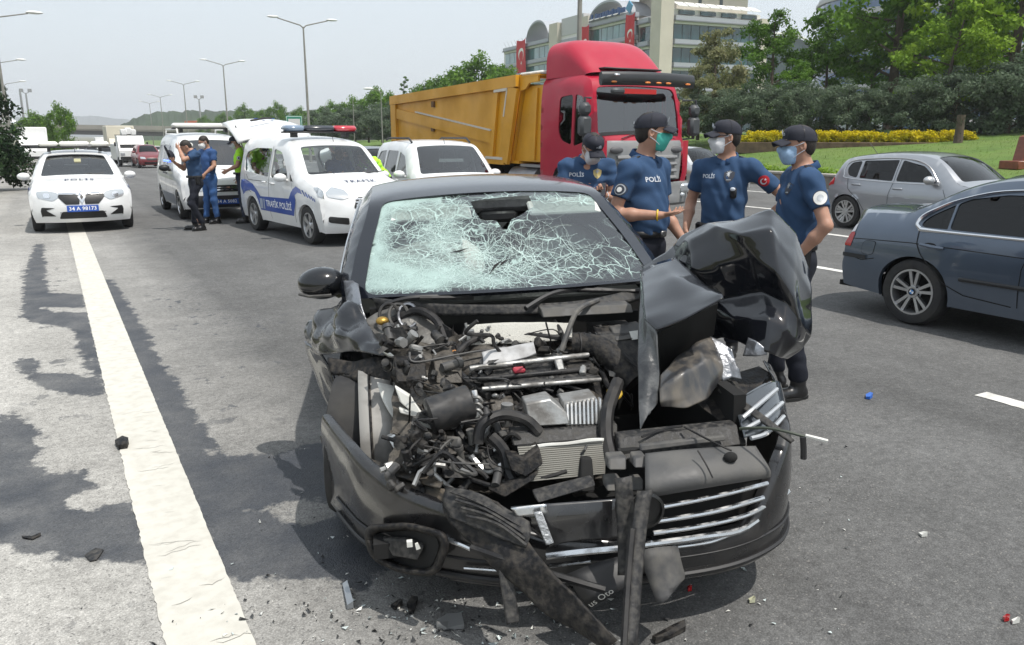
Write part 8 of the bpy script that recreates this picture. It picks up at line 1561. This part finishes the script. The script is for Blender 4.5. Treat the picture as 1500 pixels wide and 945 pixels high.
c = wp(560, 470, 1.2); MB().ell(c, (.03, .03, .02)).build('brass_fitting', mat('brass', (.42, .26, .06), .4, .8), WR); MB().ell(wp(666, 518, .98), (.022, .02, .016)).build('orange_fitting', mat('fitting_orange', (.55, .25, .08), .5), WR); MB().box(wp(760, 542, .72), (.05, .04, .02), bev=.006).build('red_connector', mat('conn_red', (.35, .03, .05), .5), WR)
EM = mat('oily_metal', (.055, .050, .044), .5, .3, spec=.35, dirt=(.15, .135, .115), dirtamt=.7, ds=30, var=.4, vs=22, bump=.5, bs=60)
yv = lambda v: float(np.interp(v, [478, 560, 640, 712], [1.14, .77, .53, .42]))
sheet('engine_mass', [[(u, v, yv(v) + .05 * math.sin(u * .9 + v * 1.7)) for u in range(575, 905, 22)] for v in range(494, 716, 17)], EM, 2, .0, .09, .5, seed=91)
for (u, v, w, h_, m_) in ((600, 545, 46, 30, DUST), (655, 545, 40, 34, EM), (735, 600, 34, 26, EM), (610, 672, 40, 24, DUST), (668, 690, 44, 22, DUST2), (720, 676, 30, 24, DUST2), (650, 655, 34, 22, EM), (850, 545, 40, 22, DUST)): plate_('housing', [(u - w / 2, v - h_ / 2, yv(v) - .03), (u + w / 2, v - h_ / 2 - 3, yv(v) - .03), (u + w / 2 + 3, v + h_ / 2, yv(v) - .1), (u - w / 2 + 4, v + h_ / 2, yv(v) - .1)], .09, m_)
# small parts filling the bay: one object each
rg = np.random.default_rng(12); mats_ = [HOSEM, DUST, DUST2, ALU, ALU, PGREY, ALU, DUST2]
cl = []
for k in range(8):
    q = MB(); a = rg.uniform(.5, 1.2, 3)
    if k < 3: q.box((0, 0, 0), (.05 * a[0], .04 * a[1], .035 * a[2]), bev=.006); q.box((.02, .0, .02), (.02, .025, .04), bev=.004)
    elif k < 5: q.tube([(-.03, 0, 0), (.03, 0, 0)], .014 * a[0] + .004, 10); q.tube([(.02, 0, 0), (.035, 0, 0)], .02 * a[0] + .004, 10)
    elif k == 5: q.add([(-.03, -.02, 0), (.03, -.02, .004), (.035, .01, .02), (.0, .03, .03), (-.03, .02, .012)], [(0, 1, 2, 3, 4)]); q.add([(.03, -.02, .004), (.04, -.02, -.03), (.044, .01, -.025), (.035, .01, .02)], [(0, 1, 2, 3)])
    elif k == 6: q.tube([(0, 0, -.01), (0, 0, .012)], .016, 6); q.tube([(0, 0, .012), (0, 0, .03)], .008, 8)
    else: q.tube([(-.05, 0, 0), (-.02, .01, .02), (.02, -.01, .015), (.05, 0, -.01)], .007, 6)
    for mi in range(3): cl.append((('bracket', 'bracket', 'connector', 'fitting', 'fitting', 'clip', 'bolt', 'wire')[k], q.mesh('small_part', mats_[int(rg.integers(0, 8))])))
for i in range(240):
    u, v = rg.uniform(565, 895), rg.uniform(478, 712)
    if v > 640 and u > 745: continue
    if u < 600 and 545 < v < 640: continue
    yy = np.interp(v, [478, 560, 640, 712], [1.1, .72, .47, .36]) + rg.normal(0, .03); nm, me_ = cl[int(rg.integers(0, len(cl)))]; o = link(bpy.data.objects.new(nm, me_), WR); o.location = wp(u, v, yy); o.rotation_euler = rg.uniform(-3, 3, 3); sc = rg.uniform(.5, 1.45); o.scale = (sc,) * 3
for i in range(58):
    u, v = rg.uniform(605, 900), rg.uniform(475, 705)
    if v > 650 and u > 750: continue
    y0 = float(np.interp(v, [478, 560, 640, 712], [1.08, .70, .46, .35])); pts = [(u, v, y0)]
    for k in range(rg.integers(2, 5)): u += rg.normal(0, 30); v += rg.normal(4, 14); y0 += rg.normal(-.01, .05); pts.append((float(np.clip(u, 600, 925)), float(np.clip(v, 470, 715)), max(.3, y0)))
    hose(pts, rg.choice([.003, .004, .005, .008]), [HOSEM, HOSEM, DUST2, PGREY, DUST][int(rg.integers(0, 5))], 'wire', 6)
# ---- radiator pack and front cross members
rd = plate_('radiator', [(758, 655, .36), (888, 646, .36), (886, 694, .30), (770, 706, .30)], .05, DARK())
for i in range(17): q = i / 16; u0, v0 = 758 + 12 * q, 656 + 49 * q; u1, v1 = 888 - 2 * q, 647 + 46 * q; MB().tube([wp(u0, v0, .352 - .06 * q), wp(u1, v1, .352 - .06 * q)], .0042, 5).build('fin', mat('fin_alloy', (.26, .25, .22), .5, .5), rd)
plate_('radiator_top', [(748, 634, .42), (905, 622, .44), (905, 640, .40), (752, 654, .38)], .07, DUST2); sheet('bent_seal', [[(770, 655, .36), (800, 648, .355), (830, 649, .35), (862, 641, .35), (884, 642, .35)], [(770, 660, .355), (800, 653, .35), (830, 653, .345), (862, 647, .345), (884, 646, .345)]], WHT, 2, .006)
plate_('cross_member', [(905, 640, .34), (1080, 622, .30), (1086, 652, .24), (910, 676, .26)], .06, DUST2); plate_('cross_member_lip', [(938, 652, .262), (1062, 638, .24), (1064, 646, .232), (938, 662, .25)], .02, PGREY)
can('crash_bar', (905, 664, .3), (1090, 648, .28), .02, DARK(), n=8)
pc_ = sheet('slam_cover', [[(945, 666, .20), (1000, 660, .17), (1060, 656, .17), (1106, 655, .2)], [(945, 692, .11), (1005, 684, .08), (1070, 676, .09), (1118, 674, .13)], [(945, 718, .06), (1010, 708, .035), (1075, 698, .05), (1129, 690, .1)], [(946, 728, .075), (1010, 717, .05), (1075, 706, .065), (1127, 698, .115)]], mat('cover_grey', (.062, .062, .062), .5, dirt=(.14, .135, .125), dirtamt=.6, ds=6, bump=.1, bs=60), 3, .006)
MB().ell(wp(1070, 670, .10), (.026, .02, .02)).build('cover_hole', DARK(), pc_)
for (u, v, w, h_) in ((905, 680, 26, 18), (938, 678, 18, 16), (900, 712, 22, 16), (935, 712, 16, 14)): plate_('bracket', [(u - w / 2, v - h_ / 2, .2), (u + w / 2, v - h_ / 2 - 2, .2), (u + w / 2, v + h_ / 2, .16), (u - w / 2, v + h_ / 2, .16)], .06, PGREY)
plate_('broken_shroud', [(742, 668, .32), (768, 672, .3), (790, 655, .32), (796, 680, .28), (770, 700, .27), (748, 690, .3)], .07, DUST); plate_('support_leg', [(852, 672, .3), (868, 672, .3), (872, 720, .22), (850, 722, .22)], .05, DARK())
# ---- bumper shell: runs from the torn near end round the nose to the far wheel arch
PL = spline([(-.97, .93), (-.885, .70), (-.79, .50), (-.61, .31), (-.3, .155), (.1, .075), (.45, .07), (.68, .14), (.82, .26), (.90, .48), (.915, .82)], 6)
def zt(x, y): return float(np.interp(x + .12 * y * (1 if x > 0 else -1), [-1.1, -.92, -.7, -.45, -.2, .1, .62, .78, .9, 1.05], [.64, .60, .52, .47, .40, .36, .36, .58, .66, .70]))
def zlow(x): return .165 + .03 * abs(x) ** 3
G = []
for (x, y) in PL:
    t = zt(x, y); n = Vector((x * .9, y - .75, 0)).normalized(); z0 = zlow(x); G.append([(x + n.x * o_, y + n.y * o_, z) for z, o_ in ((z0, -.09), (z0, -.02), (z0 + .025, .012), (z0 + .07, .0), (z0 * .45 + t * .55, .022), (t - .02, .012), (t, -.004), (t - .005, -.035))])
o = MB().grid(G).build('bumper', mat('bumper_black', (.011, .011, .012), .2, coat=.7, coatr=.08, dirt=(.07, .058, .046), dirtamt=.16, ds=7, var=.2, vs=9), WR, sharp=60, recalc=True); md = o.modifiers.new('s', 'SUBSURF'); md.levels = md.render_levels = 1; BUMP = o
for zz, rr_ in ((.215, .010), (.285, .006)):
    MB().tube([(x + Vector((x * .9, y - .75, 0)).normalized().x * .012, y + Vector((x * .9, y - .75, 0)).normalized().y * .012, zz + .03 * abs(x) ** 3) for x, y in PL[4:-6]], rr_, 6).build('bumper_ledge', PLAS(), WR)
# rough torn near end
sheet('torn_bumper_end', [[(470, 638, .98), (500, 655, .86), (530, 690, .70), (562, 700, .56), (600, 708, .44), (650, 716, .30)], [(474, 655, .97), (506, 690, .80), (536, 722, .62), (570, 730, .48), (606, 735, .36), (660, 745, .24)], [(482, 690, .93), (512, 735, .74), (540, 758, .56), (580, 760, .42), (620, 765, .3), (690, 785, .2)]], MUD, 3, .012, .02, .3, seed=21)
sheet('scraped_lip', [[(500, 652, .84), (540, 690, .64), (590, 702, .45), (645, 716, .28)], [(515, 655, .86), (548, 678, .68), (600, 690, .5), (650, 704, .34)]], MUD, 2, .008, .02, seed=22)
# fog lamp surround
ring = rpoly([(534, 772), (600, 768), (650, 782), (655, 800), (640, 842), (590, 838), (545, 818)], 18, 5); c_ = np.mean(ring, 0); fy = lambda u: float(np.interp(u, [530, 600, 660], [.44, .27, .15])) - .035
sheet('fog_lamp_surround', [[(float(c_[0] + (p[0] - c_[0]) * k), float(c_[1] + (p[1] - c_[1]) * k), fy(c_[0] + (p[0] - c_[0]) * k) + dy) for p in ring + ring[:1]] for k, dy in ((1.03, .03), (1.0, -.008), (.91, -.006), (.80, .05))], DUST, 1, .006)
plate_('fog_lamp_recess', [(float(c_[0] + (p[0] - c_[0]) * .78), float(c_[1] + (p[1] - c_[1]) * .78), fy(p[0]) + .035) for p in ring], .01, DARK(), bev=False)
plate_('broken_fog_lamp', [(560, 790, .33), (598, 792, .24), (622, 800, .2), (612, 822, .2), (575, 815, .28)], .03, DUST2); MB().box(wp(600, 796, .2), (.02, .02, .02)).build('lamp_shard', WHT, WR); plate_('lamp_shard', [(608, 798, .19), (612, 796, .19), (616, 804, .19), (610, 806, .19)], .01, WHT, bev=False)
# chrome strips
def cy(x): return float(np.interp(x, [-.9, -.6, -.3, .1, .45, .68, .82, .92], [.62, .28, .14, .065, .07, .14, .26, .5]))
def chrome(pts, r_, nm='grille_slat', m=SILV, fl=1.0):
    Q = []
    for (u, v) in pts:
        y = .06
        for _ in range(4): y = cy(wp(u, v, y).x) - .018
        Q.append(tuple(wp(u, v, y)))
    return MB().tube(spline(Q, 5), r_, 8).build(nm, m, WR)
for pts, r_ in (([(945, 747), (1010, 735), (1070, 722), (1124, 708)], .0085), ([(958, 764), (1010, 756), (1060, 746), (1118, 729)], .0095), ([(957, 781), (1030, 770), (1100, 752), (1146, 724)], .009), ([(942, 798), (1030, 786), (1094, 772), (1154, 719)], .012), ([(992, 801), (1040, 794), (1078, 780)], .006), ([(800, 815), (850, 809), (915, 803)], .012), ([(805, 830), (865, 822)], .006), ([(680, 832), (735, 836)], .006), ([(640, 786), (672, 796), (690, 804)], .010), ([(712, 810), (738, 818)], .008)): chrome(pts, r_)
plate_('grille_back', [(790, 760, .13), (940, 728, .12), (1125, 700, .2), (1118, 760, .2), (960, 800, .12), (800, 820, .13)], .02, DARK(), bev=False)
sheet('number_plate_panel', [[(748, 742, .10), (800, 738, .075), (860, 734, .065), (905, 730, .06)], [(760, 762, .075), (806, 755, .055), (862, 750, .045), (905, 748, .045)], [(800, 790, .06), (812, 784, .05), (865, 778, .04), (905, 776, .04)], [(806, 800, .055), (816, 795, .045), (868, 788, .035), (905, 786, .035)]], mat('gloss_black', (.011, .011, .012), .18, coat=1, dirt=(.1, .1, .1), dirtamt=.25, ds=8), 2, .01)
sheet('bent_light_strip', [[(748, 744, .07), (776, 740, .06), (800, 738, .055)], [(756, 758, .06), (780, 756, .05), (803, 752, .05)]], SILV, 2, .004)
c = wp(944, 746, .035); E_ = MB(); Mx = Matrix.Translation(c) @ Matrix.Rotation(R(-90), 4, 'Z'); E_.lathe([(0, -.006), (.06, -.006), (.066, .004), (.068, .016), (.058, .02), (.055, .006), (0, .004)], 28, M=Mx); E_.build('emblem_mount', mat('emblem_black', (.008, .008, .008), .3, coat=.5), WR)
for k in range(9): plate_('lower_mesh', [(842 + 9 * k, 822 - 2 * k, .1), (848 + 9 * k, 821 - 2 * k, .1), (846 + 9 * k, 850 - 2 * k, .1), (838 + 9 * k, 852 - 2 * k, .1)], .01, PLAS(), bev=False)
# broken mesh with a dealer's frame hanging low
mg = sheet('hanging_mesh', [[(830, 842, .02), (880, 822, .03), (925, 812, .04)], [(842, 866, -.03), (890, 846, -.02), (928, 832, -.0)], [(862, 892, -.06), (905, 868, -.05), (930, 850, -.03)]], PLAS(), 1, .008)
V_, F_ = text_mb('us Oto', .036); M = frame(wp(880, 876, -.09), wp(895, 867, -.09) - wp(866, 886, -.07), (0, -.2, 1)); MB().add([M @ v for v in V_], F_).build('frame_lettering', WHT, mg, sharp=None)
# fender, liner and wheel on the near side
sheet('near_fender', [[(452, 470, 1.80), (468, 455, 1.66), (486, 446, 1.54), (512, 440, 1.42), (524, 446, 1.38)], [(446, 492, 1.76), (464, 478, 1.58), (490, 470, 1.42), (518, 478, 1.28), (548, 492, 1.2)], [(447, 502, 1.70), (474, 498, 1.46), (500, 488, 1.26), (536, 500, 1.12), (580, 504, 1.02)], [(452, 514, 1.66), (480, 522, 1.40), (512, 512, 1.18), (552, 520, 1.04), (606, 516, .96)]], PAINTX, 3, .004, .07, .55, seed=31)
sheet('near_fender_side', [[(446, 500, 1.72), (456, 506, 1.62), (470, 514, 1.52)], [(456, 535, 1.68), (472, 545, 1.56), (488, 548, 1.48)], [(476, 580, 1.60), (488, 586, 1.5), (500, 590, 1.44)], [(500, 634, 1.50), (507, 640, 1.44), (513, 642, 1.40)]], PAINTX, 2, .01, .02, .3, seed=32)
sheet('bent_pillar_trim', [[(504, 412, 1.66), (516, 410, 1.6), (524, 415, 1.55)], [(506, 440, 1.52), (520, 438, 1.45), (530, 440, 1.42)], [(512, 470, 1.42), (524, 470, 1.36), (536, 474, 1.3)]], TORN, 2, .006, .04, .5, seed=33)
sheet('inner_fender', [[(482, 525, 1.30), (520, 528, 1.16), (560, 520, 1.08), (620, 525, 1.0)], [(484, 548, 1.22), (520, 552, 1.10), (570, 548, 1.0), (640, 545, .92)], [(500, 556, 1.18), (530, 560, 1.06), (580, 560, .96), (650, 562, .88)]], DUST, 3, .006, .05, .4, seed=34)
c = wp(540, 652, 1.12); wl = add_wheel(WR, 0, 0, .325, .2, .215, 'multi'); wl.location = c + Vector((-.06, .05, 0)); wl.rotation_euler = (.4, R(-4), R(180 - 6))
G = []
for i in range(12):
    a = R(-20) + R(120) * i / 11; G.append([(c.x - .02 + .36 * k, c.y - .03 - (.355 - .03 * k) * math.cos(a) - .02 * k + .012 * math.sin(9 * k + a), c.z + (.355 - .03 * k) * math.sin(a) + .012 * math.sin(a * 5)) for k in np.linspace(0, .8, 7)])
for j, (k0, k1, m) in enumerate(((0, 3, mat('liner_grey', (.30, .29, .27), .55, dirt=(.07, .065, .06), dirtamt=.6, ds=7)), (3, 6, mat('liner_pale', (.58, .56, .51), .7, dirt=(.12, .11, .1), dirtamt=.6, ds=9)))): o = MB().grid([r_[k0:k1 + (k1 < 6)] for r_ in G]).build('arch_liner', m, WR); md = o.modifiers.new('t', 'SOLIDIFY'); md.thickness = .006
for kk in (1, 3, 5): MB().tube([tuple(Vector(r_[kk]) + Vector((0, -.004, .003))) for r_ in G], .006, 5).build('liner_ridge', DUST, WR)
# far corner: headlight, fender edge, broken trim
sheet('headlight', [[(1075, 590, .42), (1105, 570, .46), (1130, 556, .52), (1142, 560, .58)], [(1082, 615, .33), (1112, 600, .36), (1140, 588, .42), (1150, 590, .5)], [(1090, 642, .25), (1118, 634, .27), (1142, 622, .34), (1153, 615, .44)]], mat('headlight_lens', (.07, .08, .09), .06, .3, coat=1), 3, .004)
for a in ([(1088, 612, .31), (1112, 592, .35), (1138, 570, .46)], [(1092, 628, .26), (1120, 612, .30), (1146, 590, .42)], [(1100, 642, .225), (1124, 634, .25), (1148, 610, .36)]): hose(a, .009, mat('light_bar_white', (.36, .38, .4), .2, coat=1), 'light_guide', 6)
sheet('far_fender', [[(1118, 528, .74), (1128, 535, .78), (1132, 545, .9)], [(1136, 560, .56), (1146, 575, .64), (1148, 590, .84)], [(1142, 640, .38), (1156, 650, .5), (1158, 660, .78)], [(1130, 690, .2), (1160, 680, .42), (1160, 690, .74)]], PAINTX, 2, .006, .015, .2, seed=41)
for k in range(5): plate_('vent_fin', [(1062 + 9 * k, 552 + 4 * k, .62), (1067 + 9 * k, 550 + 4 * k, .62), (1086 + 9 * k, 578 + 3 * k, .50), (1080 + 9 * k, 580 + 3 * k, .5)], .012, DUST2)
plate_('headlight_housing', [(1030, 600, .5), (1078, 560, .6), (1128, 545, .66), (1095, 600, .42), (1070, 630, .36)], .1, DUST); sheet('loose_trim', [[(1056, 568, .5), (1090, 588, .38), (1122, 612, .28), (1150, 634, .22), (1162, 647, .2)], [(1052, 574, .49), (1084, 597, .37), (1116, 620, .27), (1145, 641, .21), (1158, 650, .19)]], DUST2, 2, .01)
hose([(1084, 628, .2), (1120, 627, .12), (1150, 632, .06), (1180, 640, .02)], .006, mat('cable_green', (.05, .06, .045), .6), 'cable', 6); hose([(1176, 640, .02), (1177, 656, .02), (1177, 672, .02)], .011, PLAS(), 'cable_end', 8); hose([(1180, 638, .02), (1196, 642, 0), (1212, 646, -.01)], .007, WHT, 'cable_tie', 6); hose([(1002, 625, .3), (1030, 640, .22), (1060, 655, .14), (1072, 660, .12)], .004, HOSEM, 'cable', 5); hose([(1022, 660, .1), (1034, 680, .06), (1044, 700, .02)], .003, HOSEM, 'cable', 5); hose([(940, 640, .3), (975, 628, .33), (1000, 624, .32)], .005, HOSEM, 'cable', 5)
# ---- the folded hood standing up on the far side
sheet('hood', [[(940, 392, 1.28), (975, 372, 1.22), (1000, 346, 1.15), (1036, 326, 1.05), (1078, 324, .96), (1130, 306, .86), (1166, 342, .84), (1182, 396, .80)],
               [(956, 408, 1.12), (990, 392, 1.06), (1012, 352, 1.02), (1050, 332, .92), (1084, 343, .76), (1130, 336, .70), (1162, 384, .70), (1187, 432, .70)],
               [(985, 428, 1.02), (1004, 410, .98), (1016, 392, .92), (1052, 384, .84), (1098, 374, .74), (1138, 398, .62), (1164, 436, .60), (1189, 466, .68)],
               [(1002, 452, .98), (1030, 440, .92), (1052, 440, .86), (1080, 436, .80), (1116, 428, .72), (1150, 442, .62), (1172, 470, .58), (1186, 492, .66)],
               [(1012, 480, .92), (1048, 470, .84), (1074, 466, .72), (1100, 466, .64), (1126, 466, .58), (1150, 482, .56), (1164, 500, .57), (1174, 512, .64)],
               [(1040, 498, .88), (1060, 494, .80), (1082, 500, .68), (1104, 512, .58), (1124, 516, .54), (1134, 520, .55), (1144, 524, .60), (1152, 524, .68)]], HOOD, 4, .005, .014, .80, seed=57)
sheet('hood_fold', [[(938, 398, 1.16), (962, 386, 1.12), (988, 378, 1.08)], [(939, 432, .86), (986, 408, .82), (1030, 416, .74)], [(944, 468, .60), (1002, 456, .55), (1058, 431, .50)], [(962, 484, .50), (1010, 466, .47), (1060, 437, .47)]], HOOD, 3, .006, .01, .5, seed=52)
sheet('hood_edge', [[(940, 396, 1.12), (946, 430, .98), (950, 470, .72)], [(937, 460, .74), (948, 472, .62), (962, 484, .51)], [(935, 530, .52), (950, 530, .48), (966, 545, .46)], [(936, 590, .42), (948, 585, .41), (962, 592, .41)], [(938, 630, .35), (944, 618, .36), (950, 606, .38)]], mat('hood_edge_dirty', (.018, .019, .021), .3, coat=.6, dirt=(.15, .155, .155), dirtamt=.7, ds=12, bump=.3, bs=60), 3, .006, .008, .3, seed=53)
plate_('hood_inner', [(964, 488, .62), (1052, 444, .66), (1046, 490, .74), (1030, 505, .76), (968, 552, .64)], .02, mat('hood_inner_black', (.006, .006, .006), .6), bev=False)  # black plate stands in for the shade in the hollow under the fold
sheet('hood_lower_flap', [[(968, 552, .50), (992, 524, .57), (1020, 503, .62), (1040, 496, .66)], [(966, 572, .42), (1000, 548, .43), (1034, 530, .50), (1052, 516, .60)], [(966, 588, .40), (1000, 582, .40), (1036, 566, .45), (1058, 540, .54)], [(968, 594, .41), (1004, 599, .385), (1032, 586, .42), (1054, 562, .53)]], mat('flap_grey', (.035, .036, .039), .3, coat=.5, dirt=(.20, .17, .13), dirtamt=.6, ds=14, stretch=(1, 1, .35)), 3, .006, .02, .75, seed=54)
sheet('torn_hood_edge', [[(1040, 494, .68), (1058, 500, .64), (1070, 512, .6)], [(1052, 520, .60), (1066, 528, .57), (1084, 540, .55)], [(1058, 560, .53), (1074, 552, .53), (1090, 556, .54)]], TORN, 3, .004, .05, .6, seed=55); sheet('torn_hood_edge', [[(1096, 494, .62), (1108, 500, .58), (1122, 512, .55)], [(1088, 520, .58), (1106, 522, .55), (1124, 520, .54)]], TORN, 3, .004, .03, .5, seed=56)
# ---- hanging wreckage under the nose
sheet('torn_undertray', [[(655, 712, .28), (690, 722, .2), (730, 735, .12)], [(640, 752, .2), (690, 762, .12), (760, 772, .04)], [(690, 795, .1), (730, 800, .04), (775, 795, -.0)], [(720, 825, .02), (760, 830, -.06), (795, 822, -.1)], [(760, 858, -.06), (800, 862, -.14), (815, 845, -.16)], [(800, 900, -.16), (840, 902, -.24), (850, 880, -.24)], [(880, 944, -.3), (895, 946, -.34), (905, 938, -.34)]], DUST, 3, .01, .02, .3, seed=61)
sheet('ribbed_duct', [[(655, 714, .25), (700, 722, .18), (740, 745, .1), (775, 768, .04)], [(648, 735, .21), (695, 745, .13), (735, 765, .06), (778, 785, .0)], [(660, 758, .17), (700, 775, .09), (740, 792, .03), (772, 802, -.02)]], DUST2, 3, .012, .02, .4, seed=62)
for k in range(4): hose([(660 + 8 * k, 720 + 12 * k, .2 - .03 * k), (705 + 8 * k, 738 + 10 * k, .12 - .03 * k), (765 + 2 * k, 772 + 9 * k, .02 - .02 * k)], .006, DUST2, 'duct_rib', 6)
plate_('dangling_strut', [(730, 834, -.02), (752, 840, -.03), (762, 912, -.10), (742, 916, -.10)], .02, DUST2); hose([(690, 802, .06), (760, 826, -.04), (830, 848, -.12), (886, 864, -.16)], .013, HOSEM, 'trim_strip', 6); plate_('lamp_panel', [(782, 752, .02), (794, 750, .015), (812, 796, -.02), (800, 800, -.02)], .012, mat('lamp_panel_clear', (.4, .41, .42), .25, .5, bump=1, bs=70)); plate_('arm_cover', [(780, 722, .2), (868, 700, .18), (874, 712, .15), (788, 738, .15)], .03, DUST2); plate_('arm_cover', [(715, 718, .3), (768, 700, .28), (790, 690, .27), (782, 704, .26), (740, 730, .26)], .03, DUST)
for pts, w0, m, nm in (([(912, 700, -.02), (916, 760, -.05), (918, 810, -.08), (917, 842, -.1)], 11, DUST2, 'hanging_strip'), ([(944, 720, -.06), (936, 770, -.12), (930, 830, -.2), (926, 890, -.28), (922, 950, -.36)], 9, DUST2, 'hanging_strip')):
    sheet(nm, [[(u - w0, v, y), (u, v, y - .015), (u + w0, v - 3, y)] for u, v, y in pts], m, 2, .01)
hose([(926, 775, -.15), (920, 850, -.24), (914, 950, -.37)], .012, HOSEM, 'hanging_edge', 6)
sheet('broken_air_guide', [[(938, 806, .02), (966, 800, .02), (992, 800, .03)], [(944, 838, -.0), (972, 834, -.02), (1000, 838, -.01)], [(956, 866, -.04), (978, 868, -.06), (1006, 848, -.03)], [(962, 884, -.07), (980, 882, -.08), (986, 862, -.05)]], PGREY, 1, .006)
# ---------------------------------------------------------------- debris lying on the road: each piece a thing of its own
def debris(nm, label, pts, m, th=.012, bend=.3, group=None, h0=.004):
    c = np.mean([p for p in pts], 0); o = gp(*c); r_ = None; P = [gp(*p) - o for p in pts]; b = MB(); n = len(P); top = [(p.x, p.y, h0 + th + bend * .06 * math.sin(i * 2.3) ** 2) for i, p in enumerate(P)]; b.add([(p.x, p.y, h0) for p in P] + top + [(0, 0, h0 + th * 1.5)], [tuple(range(n - 1, -1, -1))] + [(i, (i + 1) % n, n + (i + 1) % n, n + i) for i in range(n)] + [(2 * n, n + i, n + (i + 1) % n) for i in range(n)])
    ob_ = b.build(nm, m, None, sharp=25); ob_.location = o; tag(ob_, label, 'debris', group); return ob_
debris('metal_scrap', 'crumpled silver metal scrap on the asphalt below the torn bumper', [(638, 914), (655, 908), (676, 910), (680, 922), (655, 925), (640, 922)], mat('scrap_silver', (.55, .56, .56), .3, .8), .01, .4)
debris('trim_piece', 'short bright trim strip lying left of the torn bumper', [(502, 860), (509, 858), (518, 892), (509, 894)], mat('scrap_trim', (.30, .32, .34), .3, .6), .012)
debris('plastic_lump', 'dark lump of plastic against the white edge line', [(169, 652), (180, 647), (189, 651), (187, 658), (174, 660)], DUST, .028, .2)
debris('plastic_scrap', 'flat grey plastic scrap in the wet stain left of the edge line', [(124, 815), (140, 805), (152, 808), (142, 822), (132, 824)], DUST2, .003, .06); debris('plastic_strip', 'thin dark curved strip at the far left edge of the wet stain', [(32, 787), (48, 789), (60, 783), (60, 786), (48, 792), (34, 790)], DUST, .004, .05)
debris('bottle_cap', 'small blue plastic cap on the road below the blue saloon', [(1268, 581), (1274, 580), (1278, 583), (1274, 586), (1268, 585)], mat('cap_blue', (.03, .14, .55), .4), .015)
debris('paper_scrap', 'small pale scrap alone on the open road at the right', [(1345, 783), (1352, 784), (1358, 787), (1350, 788)], WHT, .006); debris('paper_scrap', 'cream scrap near the lower right corner beside the red one', [(1481, 911), (1490, 910), (1493, 914), (1483, 916)], WHT, .006); debris('lens_shard', 'red lens shard near the lower right corner', [(1468, 908), (1474, 907), (1478, 911), (1471, 912)], REDL(), .01); debris('lens_shard', 'tiny red shard under the bumper right of the hanging air guide', [(1006, 864), (1012, 863), (1013, 867), (1008, 868)], REDL(), .01)
debris('plastic_strip', 'dark strip lying on the road right of the long hanging strip', [(955, 938), (985, 925), (1003, 920), (1004, 926), (980, 938), (960, 945)], DUST, .015); debris('rubber_lump', 'round dark lump below the fallen undertray', [(805, 902), (820, 896), (836, 902), (834, 912), (815, 914)], DUST2, .035, .1); debris('glass_scrap', 'pale flake on the road right of the hanging strips', [(1096, 880), (1104, 879), (1106, 884), (1098, 885)], mat('flake', (.5, .5, .35), .5), .006)
debris('plastic_scrap', 'small dark shard beside the silver metal scrap', [(596, 888), (604, 880), (612, 884), (606, 900), (599, 902)], DUST, .01); debris('plastic_scrap', 'thin dark shard between the trim strip and silver scrap', [(572, 890), (586, 884), (590, 888), (578, 896)], DUST, .008)
rg = np.random.default_rng(33); b = MB()
for i in range(620):
    a = rg.uniform(0, 1); u = rg.normal(640, 170) if i % 3 else rg.uniform(380, 1250); v = rg.normal(905, 45) if i % 3 else rg.uniform(640, 945)
    if v < 600: continue
    o = gp(u, v); sz = rg.uniform(.002, .0065); p = rg.normal(0, sz, (4, 3)); b.add([(o.x + q[0] * 1.4, o.y + q[1] * 1.4, .004 + abs(q[2])) for q in p], [(0, 1, 2), (0, 2, 3), (1, 2, 3), (0, 1, 3)], i % 4 if i % 4 < 3 else 0)
tag(b.build('glass_crumbs', [mat('crumb_dark', (.03, .03, .03), .5), mat('crumb_glass', (.5, .56, .55), .15), WHT], sharp=None), kind='stuff')
# ---------------------------------------------------------------- thin summer haze over the whole place
hz_ = bpy.data.materials.new('haze'); hz_.use_nodes = True; nt = hz_.node_tree; nt.nodes.remove(nt.nodes['Principled BSDF']); pv_ = nt.nodes.new('ShaderNodeVolumePrincipled'); pv_.inputs['Color'].default_value = (.93, .96, 1, 1); pv_.inputs['Density'].default_value = .00045; nt.links.new(pv_.outputs[0], nt.nodes['Material Output'].inputs['Volume'])
tag(MB().box((0, 1100, 45), (6400, 4700, 130)).build('haze', hz_, sharp=None), kind='stuff')
